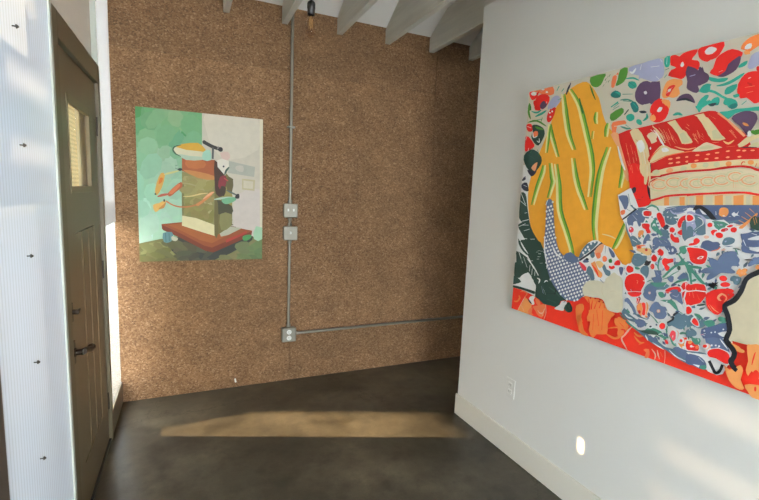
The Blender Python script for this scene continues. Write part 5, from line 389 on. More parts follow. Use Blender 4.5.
'882,334,896,340,906,346,909,351,905,353,889,346,871,337,860,327,857,320|31:834,333,841,327,847,325,853,326,856,337,855,348,848,350,840,347,833,344,830,340|19:814,329,820,331,827,334,835,339,841,345,847,351,853,357,860,363,866,368,871,372,870,373,865,370,858,365,851,360,845,354,839,348,833,342,826,337,819,333,814,330|31:783,348,788,335,780,331,771,328,773,322,780,315,791,308,803,305,811,314,814,326,812,334,807,343,807,354,806,363,800,362,793,358,784,360,778,360|10:789,354,797,344,798,345,790,355|30:748,273,749,263,762,264,778,270,788,278,798,285,812,288,826,291,838,301,844,310,836,314,823,316,812,319,801,319,785,314,770,305,760,297,753,287|19:776,301,790,295,808,298,824,306,833,315,833,322,816,318,795,311,778,310,769,309|19:755,306,759,308,765,312,769,315,771,315,774,314,776,314,776,315,775,316,772,318,768,318,763,315,758,310,754,307|31:752,269,756,265,774,267,792,273,798,283,797,293,788,296,775,295,763,286,755,276|1:825,302,836,326,835,327,824,302|1:882,315,882,306,883,296,888,290,903,289,916,296,916,318,911,339,901,342,891,337,886,332,884,325|9:885,315,885,308,886,300,890,295,901,295,912,300,912,317,907,334,900,336,892,332,888,328,887,323|1:824,284,833,280,864,285,892,294,894,306,886,315,873,316,858,312,840,302,827,292|9:830,286,837,283,863,287,887,295,888,304,881,313,871,313,858,309,844,302,833,293|31:862,288,877,292,878,298,873,302,865,301,856,298,849,291,847,286|32:932,471,940,466,947,463,956,462,966,461,976,463,984,466,990,471,996,478,994,483,964,481,933,475|8:968,461,973,462,981,465,988,468,992,472,994,476,995,480,994,480,992,478,989,474,986,471,980,468,973,465,968,462|28:1010,475,1006,476,1002,474,999,472,998,469,1000,468,1004,468,1008,469,1011,472,1012,474|31:1019,483,1032,488,1005,485|32:1056,482,1060,473,1072,470,1087,470,1107,472,1123,476,1126,479,1122,482,1113,480,1100,478,1090,479,1080,482,1074,488,1068,493,1061,494,1056,491|17:1032,479,1035,479,1039,478,1044,478,1048,477,1054,477,1057,476,1057,478,1054,479,1049,481,1044,482,1039,482,1035,482,1032,481|28:1043,484,1057,478,1057,479,1043,485|1:893,444,901,418,915,406,940,404,958,415,963,442,959,461,939,469,911,470,882,466|9:890,454,897,443,900,431,904,420,910,414,917,410,927,408,938,409,947,412,954,418,957,430,958,442,958,451,955,458,947,463,937,466,925,467,913,466,898,466,888,463|16:933,428,942,429,946,435,947,440,942,441,935,439,928,433,925,429|1:932,427,940,429,946,435,948,440,943,440,936,438,929,433,926,428|9:934,430,939,431,942,434,943,437,941,437,937,436,933,433,931,431|8:913,426,920,422,920,423,913,427|31:969,418,971,414,974,410,975,406,966,403,955,398,948,390,945,383,948,380,954,379,966,381,976,383,974,382,970,377,967,368,966,359,969,357,975,360,984,366,993,375,1001,384,1008,391,1018,393,1028,393,1039,394,1048,397,1050,400,1048,405,1042,408,1036,412,1036,417,1040,421,1050,422,1059,424,1058,428,1055,433,1057,439,1057,446,1053,451,1048,457,1047,464,1045,469,1038,471,1029,470,1018,467,1008,461,1001,453,996,444,994,437,992,432,985,435,976,438,970,438,965,435,965,429,967,423|19:895,392,898,381,901,376,906,369,912,349,917,331,921,327,923,334,918,355,915,374,920,372,929,362,939,352,950,343,960,339,967,339,965,344,958,351,946,362,934,374,921,384,916,391,929,392,944,393,948,397,945,401,931,402,915,401,903,403,895,401|13:924,378,941,373,941,374,924,379|30:901,353,903,342,906,340,909,343,909,350,907,358,903,363,900,364|1:1003,365,1010,360,1020,359,1029,362,1034,369,1035,376,1030,382,1022,387,1014,386,1007,384,1002,378,1000,372|9:1007,367,1012,364,1019,363,1026,366,1029,370,1030,375,1026,380,1021,383,1015,383,1010,381,1006,377,1005,372|1:1010,344,1018,341,1029,342,1039,346,1045,352,1046,358,1041,362,1033,365,1024,364,1015,361,1008,356,1005,349|9:1014,346,1020,344,1028,345,1036,348,1040,352,1041,357,1037,360,1031,362,1025,362,1018,359,1013,355,1011,350|26:981,335,987,334,991,331,994,330,995,335,996,341,1001,342,1006,343,1003,345,999,348,1003,353,1005,357,1000,355,993,352,989,353,986,354,985,351,985,347,981,347,976,346,975,343,976,338|21:1053,400,1053,396,1056,395,1060,39'
'4,1063,390,1066,387,1069,390,1073,393,1079,396,1083,398,1082,402,1079,406,1082,411,1083,416,1079,418,1073,418,1069,415,1066,411,1063,414,1060,416,1057,412,1054,406|16:1071,405,1069,406,1067,406,1066,404,1065,401,1067,399,1068,398,1070,399,1072,400,1072,403|30:1038,373,1040,369,1044,369,1047,369,1049,365,1051,360,1056,359,1062,359,1066,364,1068,370,1070,379,1069,386,1063,388,1055,388,1050,389,1045,388,1040,384,1038,379|10:1060,379,1059,380,1057,380,1056,378,1055,376,1056,374,1058,373,1060,373,1061,375,1061,377|31:1082,435,1082,429,1085,427,1089,428,1094,432,1101,437,1115,439,1127,443,1129,454,1125,464,1114,464,1103,460,1097,459,1093,456,1089,450,1085,442|13:1070,446,1075,446,1082,447,1087,448,1090,447,1093,447,1094,446,1095,448,1093,449,1091,451,1087,451,1081,450,1075,449,1070,447|13:1073,436,1086,437,1086,438,1073,437|21:1109,420,1116,420,1117,425,1116,432,1113,436,1108,437,1104,431,1103,424|1:904,293,972,309,975,323,966,340,952,341,931,339,914,329,899,334|9:902,315,909,297,939,301,967,311,973,317,970,323,967,332,962,339,957,340,950,339,941,339,932,337,924,333,917,329,909,333,904,333|16:936,309,938,304,940,303,942,305,940,314,937,323,935,321,935,315|16:926,317,930,304,931,304,927,317|16:913,310,917,301,918,301,914,311|9:975,313,980,314,1017,321,1051,330,1055,337,1048,342,1037,342,1023,338,1009,334,996,329,986,322,980,316|31:746,254,751,245,758,240,767,237,779,235,790,235,796,242,798,252,799,264,792,273,770,271,748,263|28:775,270,773,271,769,270,767,268,767,264,768,262,771,260,774,261,776,263,777,267|31:779,201,780,195,787,193,795,191,800,183,804,175,813,172,823,172,832,175,840,179,845,188,848,198,845,205,841,211,842,219,841,226,833,225,823,225,817,231,811,237,802,237,794,232,787,222,782,210|28:820,209,817,210,813,209,809,206,808,201,810,197,814,195,818,197,822,200,822,205|1:818,205,816,206,814,206,813,204,812,202,813,201,815,200,817,200,818,202,818,204|1:676,240,691,233,701,232,713,234,725,237,736,244,747,256,745,265,710,259,673,249|9:683,241,695,235,704,234,713,236,723,239,732,244,740,254,739,261,710,257,681,248|1:684,221,697,200,709,186,720,179,725,184,726,196,724,211,718,225,709,230,697,232,684,238,676,239|19:805,271,808,266,813,260,819,257,826,259,831,264,829,273,824,280,814,280,806,276|1:845,278,852,288,820,281|9:843,279,847,286,827,281|31:853,269,860,263,869,262,878,260,890,252,899,248,899,260,896,275,894,288,890,295,876,294,861,289,852,282,849,275|10:859,277,863,275,870,273,876,273,880,277,881,282,882,286,881,286,879,283,878,278,876,276,871,276,864,277,859,278|1:890,288,894,275,895,275,891,289|1:890,289,894,275,898,262,905,252,914,244,921,247,919,277,913,306,901,309,890,301|9:893,287,896,275,900,265,905,256,912,250,918,253,917,277,912,300,902,303,893,296|19:832,245,853,243,865,235,875,227,885,223,889,224,883,237,872,252,863,257,851,257,831,252,817,246|1:836,232,845,219,855,205,866,196,873,199,878,206,879,213,876,220,866,233,853,243,840,245,832,242|1:881,239,889,224,904,218,916,220,908,235,896,251,885,256,879,253|21:730,183,741,169,751,163,761,163,772,164,779,168,776,169,771,173,773,186,775,201,773,216,768,226,758,226,746,220,733,212,725,200|1:746,210,752,195,751,179,751,166,758,162,766,165,768,175,767,190,766,210,763,227,751,229,742,222|0:748,207,753,195,752,182,752,172,758,169,764,171,765,179,765,191,764,207,761,220,752,222,745,216|23:736,233,733,238,729,238,725,232,723,224,724,216,727,210,732,211,735,216,737,225|23:744,185,741,187,738,186,735,183,735,178,737,174,740,172,743,172,745,176,746,181|1:730,209,734,235,717,238|0:729,216,731,232,721,234|31:674,204,682,192,688,182,696,172,707,166,718,162,725,164,729,169,725,181,718,194,709,204,700,213,692,221,686,225,677,222,671,214|30:675,202,680,195,688,184,698,175,711,168,726,162,741,158,756,156,770,156,780,156,781,158,771,159,757,161,743,164,729,168,714,174,702,180,692,188,683,197,677,204|1:678,196,687,182,699,171,710,164,716,164,717,170,707,185,693,199,681,206,674,206|30:674,142,689,134,710,132,734,131,755,130,772,131,783,136,783,142,760,144,732,146,711,154,693,164,682,174'
',675,179,668,167,666,152|1:679,153,683,149,688,144,694,141,702,140,710,142,716,143,716,145,711,146,704,147,697,147,692,150,685,153,681,155|1:734,156,739,154,747,150,754,147,759,143,764,139,767,137,768,138,766,142,762,147,756,151,749,155,741,157,735,158|31:732,124,744,115,755,117,766,125,771,136,771,146,761,151,747,151,733,145,725,137|1:736,126,733,127,731,127,729,124,729,120,730,117,732,115,735,116,736,119,737,122|19:657,149,665,141,678,130,692,121,706,113,721,107,735,101,750,96,764,91,773,88,774,90,766,95,752,101,739,108,725,114,710,120,696,127,682,135,668,144,658,151|19:781,183,787,178,796,172,804,166,809,161,814,156,820,151,830,147,841,143,850,138,858,132,863,124,867,119,869,120,865,126,860,134,853,142,843,147,832,152,823,156,817,160,813,165,807,169,798,175,789,180,782,184|19:775,103,784,100,796,98,814,98,842,102,866,108,868,113,862,117,852,121,839,125,825,129,810,131,794,128,781,122,774,115,772,108|13:772,105,787,104,787,106,772,107|1:776,129,781,124,788,123,796,125,804,131,809,138,803,145,793,149,783,144,776,136|26:797,137,794,137,791,136,789,134,788,132,789,130,792,129,795,130,797,133,798,135|1:798,165,800,161,804,155,810,152,816,151,821,152,825,154,825,155,821,155,816,155,812,156,807,159,802,163,799,166|1:851,165,841,168,830,166,823,156,820,144,825,133,835,128,846,132,853,142,855,154|9:847,159,840,162,833,160,828,154,826,145,830,138,836,135,843,138,848,144,849,152|19:856,156,854,149,853,139,854,129,858,120,864,113,869,108,870,110,867,116,862,124,859,131,858,140,858,150,857,156|1:807,138,817,133,826,132,831,134,825,139,816,144,806,145,801,143|1:824,108,829,110,835,114,840,116,845,114,851,112,855,111,856,112,852,115,847,119,841,120,834,118,827,113,823,109|30:775,86,783,81,803,86,822,93,823,97,814,98,795,97,777,94|32:839,118,848,113,858,112,865,115,866,120,861,124,847,125,836,124|30:855,161,860,154,866,157,873,161,882,159,891,156,901,155,910,158,920,171,926,188,926,207,922,222,913,220,903,213,895,216,886,218,880,213,875,205,873,194,871,182,861,176,853,170|26:854,167,859,168,868,175,877,184,878,194,878,203,885,210,890,215,888,218,883,218,877,213,871,205,871,195,870,186,861,177,853,170|1:865,114,875,101,884,101,892,107,896,114,897,123,895,135,890,145,882,150,873,150,864,143,859,131|9:869,117,877,107,884,107,890,112,893,117,893,124,891,133,888,140,882,144,875,144,869,138,865,129|28:891,148,893,146,896,143,898,140,898,133,898,124,898,118,899,118,900,125,901,133,901,141,898,146,895,148,892,149|19:907,138,910,139,915,141,919,143,923,144,927,145,931,146,931,148,928,149,923,150,918,149,913,147,909,143,906,140|1:916,191,925,187,926,189,916,193|1:911,235,915,220,921,217,926,221,931,231,933,243,926,252,917,259,911,258,909,251|9:914,236,917,226,921,224,925,226,928,233,929,241,924,248,918,253,914,252,912,248|1:899,273,910,247,927,249,944,260,954,265,961,272,968,283,973,295,979,309,974,318,939,315,903,302|9:905,274,914,252,929,254,944,263,953,268,959,273,965,283,970,293,974,305,970,314,939,311,908,300|16:917,301,920,288,921,289,918,302|16:928,304,935,285,936,285,929,304|8:943,300,954,282,955,283,943,301|9:971,302,975,288,977,276,981,265,988,255,998,248,1008,243,1018,243,1026,251,1030,262,1031,270,1031,278,1033,282,1036,286,1037,292,1039,300,1048,309,1056,319,1058,327,1049,331,1014,326,977,315|16:1011,297,1015,294,1020,294,1023,296,1019,299,1015,304,1018,311,1023,316,1030,314,1035,309,1033,299,1029,291,1034,295,1039,303,1038,311,1034,318,1027,321,1020,322,1015,318,1011,313,1009,308,1008,302|16:988,274,992,269,998,262,1004,257,1010,254,1016,252,1020,252,1020,253,1017,254,1011,257,1006,260,1000,265,993,270,989,274|16:984,269,1000,250,1001,250,985,270|8:997,273,1010,262,1010,263,998,273|23:1027,306,1025,307,1022,306,1020,304,1019,302,1020,299,1023,298,1026,299,1028,301,1029,304|17:948,259,952,259,958,260,963,262,969,264,973,268,976,270,975,272,971,272,967,270,962,268,957,266,951,264,948,261|19:946,222,953,217,962,213,969,211,974,212,975,216,969,223,961,229,950,230,943,228|30:920,189,925,170,932,173,942,182,953,180,964,178,976,185,984,194,98'
'5,205,981,214,969,215,954,213,943,218,934,222,925,219,919,211|1:911,231,915,215,924,214,933,220,938,228,939,237,935,246,928,254,919,255,911,249|9:915,232,918,221,924,220,930,224,934,230,935,236,932,243,927,248,921,249,915,245|28:945,187,955,182,962,182,966,186,965,195,961,205,954,212,947,215,940,206,937,195|1:942,188,953,183,962,181,967,185,966,195,960,207,952,215,944,219,937,209,934,196|9:944,191,952,187,959,186,963,188,962,196,958,204,952,210,946,213,941,206,939,197|19:983,198,996,191,1004,188,1014,190,1031,200,1045,213,1047,223,1043,229,1034,222,1025,214,1021,209,1017,208,1012,215,1004,221,988,215,976,206|19:1024,224,1030,222,1039,223,1046,226,1047,233,1044,239,1035,241,1025,240,1021,235,1020,229|32:973,160,984,147,1012,153,1040,165,1051,171,1055,179,1056,204,1049,224,1027,214,1001,196,984,187,974,178|1:986,178,985,179,983,179,982,177,981,175,982,173,984,172,986,173,987,175,987,177|1:1009,178,1007,179,1006,178,1004,177,1004,175,1005,173,1006,173,1008,173,1009,175,1009,177|1:1043,201,1042,201,1040,201,1039,199,1039,198,1039,196,1041,195,1042,196,1043,197,1044,199|1:1020,184,1018,184,1017,184,1016,182,1015,180,1016,179,1017,178,1019,178,1020,180,1020,182|1:1018,212,1016,212,1014,212,1013,210,1013,208,1014,207,1015,206,1017,206,1018,208,1018,210|1:1032,175,1042,172,1049,174,1055,179,1056,189,1053,195,1039,189,1026,180|1:966,161,988,157,988,159,967,162|30:924,146,929,135,944,140,959,149,962,156,960,163,953,169,943,172,933,168,926,159|1:931,167,938,162,939,164,932,169|1:968,153,990,166,989,168,968,154|33:973,156,985,163,984,164,973,157|1:964,181,971,170,972,170,964,182|30:760,90,787,77,811,68,833,62,848,61,862,61,876,55,891,49,907,43,922,39,935,37,944,40,947,51,941,64,916,70,888,74,872,72,860,71,846,76,830,84,807,92,784,99,770,105,760,107,746,106,741,101|31:800,83,817,75,826,79,830,87,824,95,814,101,798,99,789,93|1:776,92,778,88,781,83,784,79,786,76,788,74,790,74,792,75,791,77,790,80,788,83,785,87,781,91,778,94|1:809,72,815,70,823,66,832,63,840,61,848,60,854,59,855,61,849,63,842,66,833,68,825,70,816,72,810,74|17:765,101,788,100,808,101,824,104,829,110,826,116,818,120,804,121,775,113,753,105|1:820,106,825,104,832,102,838,100,841,97,845,94,850,92,857,92,865,92,871,93,871,95,866,95,858,95,851,96,847,98,844,101,840,104,833,105,826,107,820,108|1:838,131,847,112,849,113,839,132|1:811,93,820,107,791,101|13:768,103,791,105,791,106,768,105|23:855,92,858,86,864,84,869,86,868,92,864,99,858,100,853,99|1:892,144,883,150,873,149,867,135,865,118,871,103,880,94,889,99,896,111,896,128|33:890,139,883,144,875,143,871,132,869,119,874,108,880,101,887,105,892,114,892,126|28:871,97,888,99,888,100,871,98|19:867,121,870,113,876,101,882,92,889,88,895,87,899,87,900,90,896,92,892,94,887,98,882,106,874,116,869,123|19:907,137,931,148,930,151,906,139|31:899,65,917,55,932,53,942,57,943,72,938,88,927,91,912,90,896,85,887,77|1:903,91,913,86,927,85,938,91,939,113,933,132,918,127,903,115,897,107,898,99|21:910,93,919,88,929,89,937,95,937,108,934,122,931,128,927,130,919,130,911,125,906,114,904,101|1:921,125,914,128,907,126,902,119,901,111,904,104,911,102,918,104,923,111,924,119|0:917,120,914,121,910,120,908,117,907,113,908,110,912,109,915,109,918,113,918,117|1:927,97,924,97,922,97,920,94,920,91,921,89,923,88,926,89,928,91,928,94|0:931,131,928,132,925,131,923,129,923,126,924,123,927,122,929,123,931,125,932,128|1:874,65,880,60,888,54,896,49,904,46,912,44,921,43,929,43,938,42,944,42,944,44,938,45,930,46,922,48,914,49,906,51,898,54,890,58,881,63,875,66|1:925,104,930,86,939,84,951,88,966,90,978,95,981,106,978,117,969,124,956,127,940,128,926,123|9:930,104,935,90,942,88,952,91,964,93,974,97,976,106,974,115,966,121,956,123,942,124,931,120|21:949,125,945,126,941,124,938,121,936,117,938,113,942,112,947,114,950,118,951,122|1:953,110,950,111,948,110,946,108,945,104,946,102,949,101,952,102,953,104,954,108|8:972,114,969,116,966,114,963,111,963,107,964,103,967,102,971,103,973,106,974,111|31:996,133,1013,120,1029,119,1044,122,1059,123,1070,126,1067,135,1060,145,1054,158,1042,166,10'
'14,161,990,149|19:951,124,961,116,970,118,976,126,978,136,974,144,959,141,946,134|28:1008,132,1001,134,991,131,984,124,983,116,986,110,994,109,1003,112,1009,119,1012,126|1:1003,131,996,133,988,130,983,124,981,117,984,111,991,109,999,112,1004,118,1005,125|0:999,127,995,128,990,126,987,123,987,119,988,115,992,115,996,116,999,120,1000,123|1:1016,135,1015,135,1012,135,1011,133,1010,130,1011,128,1013,128,1015,128,1017,130,1017,133|1:1029,138,1027,139,1025,138,1023,136,1023,134,1024,133,1026,132,1028,133,1029,134,1030,136|1:1039,139,1037,140,1035,139,1034,137,1034,135,1034,133,1036,132,1038,133,1039,135,1040,137|1:1035,163,1038,159,1042,153,1047,148,1052,143,1058,138,1063,134,1063,136,1060,140,1055,146,1049,152,1044,157,1039,161,1035,164|1:945,73,963,69,983,65,1001,60,1007,48,1012,36,1025,33,1036,34,1034,36,1027,42,1021,60,1015,79,1009,91,1000,97,986,95,969,90,949,84,936,78|30:936,79,944,81,957,83,969,86,981,88,994,92,1003,94,1003,96,994,96,981,95,969,92,956,89,944,85,936,82|32:936,52,941,37,951,35,962,38,973,36,984,34,996,35,1006,38,1008,49,1005,61,999,69,991,75,979,79,966,79,950,77,937,69|1:1010,86,1032,89,1055,82,1074,81,1076,110,1066,127,1035,131,1006,116,999,98|9:1007,92,1013,88,1022,89,1033,90,1043,87,1053,84,1062,82,1070,84,1072,96,1072,109,1069,118,1063,124,1050,127,1036,128,1022,122,1010,114,1005,106,1004,98|1:984,37,986,47,962,42|1:978,74,996,62,997,63,979,75|19:987,39,992,35,999,35,1006,38,1008,47,1006,55,996,51,987,45|1:1027,62,1038,51,1046,60,1050,72,1048,76,1042,78,1030,79,1021,77|26:1009,70,1013,65,1017,58,1022,51,1026,45,1030,38,1036,34,1043,36,1049,41,1053,48,1056,58,1058,68,1059,76,1050,76,1049,69,1048,59,1045,52,1043,48,1040,45,1039,45,1037,47,1033,53,1029,59,1025,66,1020,73,1017,78|14:835,563,837,559,840,556,844,554,841,559,839,562|19:892,97,893,94,896,94,899,94,897,97,895,98|14:838,246,842,246,844,248,846,252,842,251,840,250|10:666,499,665,494,665,489,667,485,668,491,668,495|14:783,352,780,352,778,351,776,349,779,349,781,350|1:967,141,968,136,970,133,973,131,972,136,970,139|14:909,335,906,332,905,329,905,326,907,329,909,332|14:758,456,756,452,756,449,757,446,759,450,759,453|14:819,573,816,571,815,567,814,564,817,567,818,570|14:987,589,990,586,994,586,997,586,993,589,990,590|19:1038,323,1040,320,1043,319,1045,319,1043,321,1040,323|14:959,148,957,145,958,142,960,139,960,143,960,146|14:739,309,742,307,746,308,749,310,745,311,742,311|14:779,432,781,429,785,427,789,427,785,430,782,432|14:814,316,815,319,815,322,815,325,813,322,813,319|19:738,445,735,442,734,439,735,436,737,439,739,442|10:691,264,693,259,696,256,700,254,698,259,695,262|1:882,116,883,120,883,124,882,128,881,123,880,120|10:732,456,730,460,727,461,724,462,727,458,729,457|1:941,123,938,125,934,126,931,126,935,124,938,123|14:798,586,802,588,803,591,804,595,801,592,799,589|14:829,443,826,444,823,442,821,440,825,440,827,440|1:884,297,885,294,887,292,889,290,888,294,887,296|1:969,216,966,212,965,208,965,204,967,209,968,212|10:949,177,952,178,953,181,954,184,951,182,949,180|19:939,168,940,173,939,177,936,180,936,175,936,171|1:884,487,886,490,887,494,887,497,884,493,883,490|14:891,553,895,552,899,554,901,555,897,555,894,555|1:872,200,875,198,878,197,881,197,878,199,876,200|14:974,327,974,331,974,334,973,337,973,333,973,330|1:848,125,845,127,841,126,838,124,842,123,845,123|10:1001,539,1004,538,1006,540,1008,542,1004,542,1002,541|14:951,104,955,104,958,106,961,109,957,108,954,107|19:707,536,710,531,713,528,717,525,714,530,711,533|1:1054,197,1055,201,1056,204,1056,208,1054,204,1053,201|14:711,494,707,491,705,487,704,483,708,486,710,489|19:1011,431,1011,428,1012,426,1013,424,1013,428,1012,430|19:975,402,977,400,979,401,981,402,979,404,977,404|14:966,440,964,442,961,443,958,443,961,441,963,440|1:797,418,793,421,789,422,785,422,790,419,793,417|29:1190,454,1111,412,1082,383,1074,337,1058,305,1037,279,1050,247,1062,201,1057,167,1107,168,1142,172,1190,177|26:1190,470,1180,464,1150,447,1126,431,1108,418,1095,408,1086,399,1079,388,1074,372,1072,357,1069,344,1065,332,1060,'
'321,1055,312,1047,304,1037,296,1028,283,1030,267,1036,256,1041,246,1046,232,1050,216,1053,203,1052,191,1048,178,1047,164,1052,153,1058,147,1063,142,1069,136,1075,129,1077,124,1076,117,1073,104,1072,89,1078,77,1086,69,1091,64,1101,80,1096,85,1089,91,1086,96,1087,102,1091,115,1092,130,1087,142,1080,150,1074,157,1068,163,1064,166,1062,169,1063,176,1066,189,1068,205,1065,222,1060,239,1055,255,1049,267,1044,276,1043,278,1046,282,1056,290,1066,300,1073,312,1078,325,1083,339,1086,354,1088,368,1091,380,1096,387,1103,394,1115,403,1133,417,1156,432,1185,450,1190,452|21:1072,149,1086,139,1098,136,1108,138,1111,142,1110,147,1105,149,1099,150,1096,153,1091,156,1076,159,1064,160|21:1119,141,1125,116,1123,98,1122,84,1126,72,1131,67,1134,77,1138,87,1151,75,1165,64,1175,68,1178,86,1171,132,1157,175,1140,179,1124,172,1117,171,1115,164|21:1064,62,1073,43,1081,29,1091,19,1102,13,1113,11,1122,14,1126,21,1120,32,1112,46,1114,62,1115,78,1112,88,1106,94,1100,90,1094,82,1086,73,1077,67,1066,73,1059,78|21:1128,23,1138,13,1144,4,1150,0,1166,0,1171,1,1185,9,1186,28,1180,45,1169,49,1154,46,1137,41,1125,33|0:1143,76,1146,68,1152,64,1158,65,1160,75,1159,87,1154,93,1149,95,1145,91,1142,84|0:1137,107,1138,115,1139,125,1140,134,1140,141,1141,147,1141,152,1140,152,1138,147,1137,141,1136,134,1135,124,1135,114,1135,107|0:1157,37,1155,40,1153,39,1152,35,1152,30,1153,26,1155,23,1157,24,1158,28,1158,33|21:1176,146,1187,123,1190,123,1190,177,1186,178,1171,171|26:1045,162,1049,158,1054,153,1060,147,1067,141,1074,136,1078,131,1079,127,1078,121,1077,115,1075,112,1072,108,1069,98,1071,89,1076,81,1080,75,1086,70,1091,67,1095,65,1101,78,1097,80,1093,83,1089,87,1085,92,1082,97,1081,101,1081,100,1084,104,1088,111,1090,120,1090,130,1088,140,1082,148,1075,154,1068,160,1063,165,1058,171,1054,174|21:126,0,131,3,133,14,143,34,149,53,140,62,127,68,114,80,101,85,86,65,72,39,55,18,51,2,62,0|28:50,0,54,7,65,29,76,49,88,70,99,90,106,104,105,104,96,91,83,71,72,50,61,29,51,8,47,0|28:71,38,95,8,97,9,72,39|22:12,43,19,42,29,42,41,45,51,53,59,63,64,72,61,80,55,85,50,87,46,84,48,80,51,75,50,72,47,66,41,58,35,53,29,50,20,49,13,47|8:57,107,63,109,72,111,79,112,89,112,99,110,103,108,102,103,95,93,89,86,92,85,99,91,109,101,114,112,105,118,93,120,81,121,70,118,61,113,56,110|8:170,88,176,75,184,68,193,65,203,67,208,74,205,85,196,95,182,100,170,99|8:164,40,178,31,185,22,193,15,209,9,225,9,235,20,241,38,244,62,242,82,228,82,211,74,199,69,187,63,169,57,156,50|28:192,39,195,35,200,30,206,26,214,26,223,28,231,33,235,43,238,54,239,61,237,61,234,54,231,43,226,35,221,32,215,31,209,31,203,33,198,37,194,40|28:215,35,229,19,231,21,217,36|28:240,87,243,74,246,56,247,40,245,26,241,12,238,3,239,2,244,12,249,26,252,41,250,57,246,75,242,87|1:134,71,148,58,160,60,167,68,163,77,158,86,163,96,166,103,160,107,149,107,134,100,125,88|26:123,73,134,65,145,61,151,62,144,69,133,77,122,81,115,81|8:132,6,142,0,156,3,167,8,162,9,153,14,155,31,156,45,148,43,138,35,130,25,126,14|22:480,170,498,156,504,137,505,114,497,88,501,70,546,79,593,96,607,105,613,114,625,128,632,140,621,144,605,145,597,151,590,158,583,169,573,179,558,183,540,184,521,185,502,185,480,184,467,180|22:431,107,435,86,439,66,447,51,463,52,477,60,471,71,463,85,470,103,477,120,475,135,467,144,449,139,433,126|0:492,176,494,168,498,157,501,144,504,128,507,110,509,98,511,98,510,111,509,129,507,146,503,159,498,170,494,177|0:517,174,514,164,512,149,512,134,518,118,526,102,532,91,533,92,529,104,522,120,518,135,517,150,518,164,518,174|0:540,176,535,161,528,140,526,120,534,105,547,93,556,85,558,87,549,95,538,108,531,122,533,140,538,161,542,176|0:560,172,556,160,551,142,549,126,554,115,562,106,568,101,570,102,565,109,559,118,554,128,556,142,559,159,561,172|0:576,167,577,159,578,146,579,135,577,123,574,112,573,103,574,103,577,111,582,123,584,135,583,148,580,160,578,168|23:509,185,506,186,502,185,500,183,499,180,500,178,503,177,507,178,509,180,510,183|23:534,188,531,189,527,188,525,186,524,183,526,181,528,181,532,181,534,183,535,186|23:559,189,556,190,553,189,550,187,549,1'
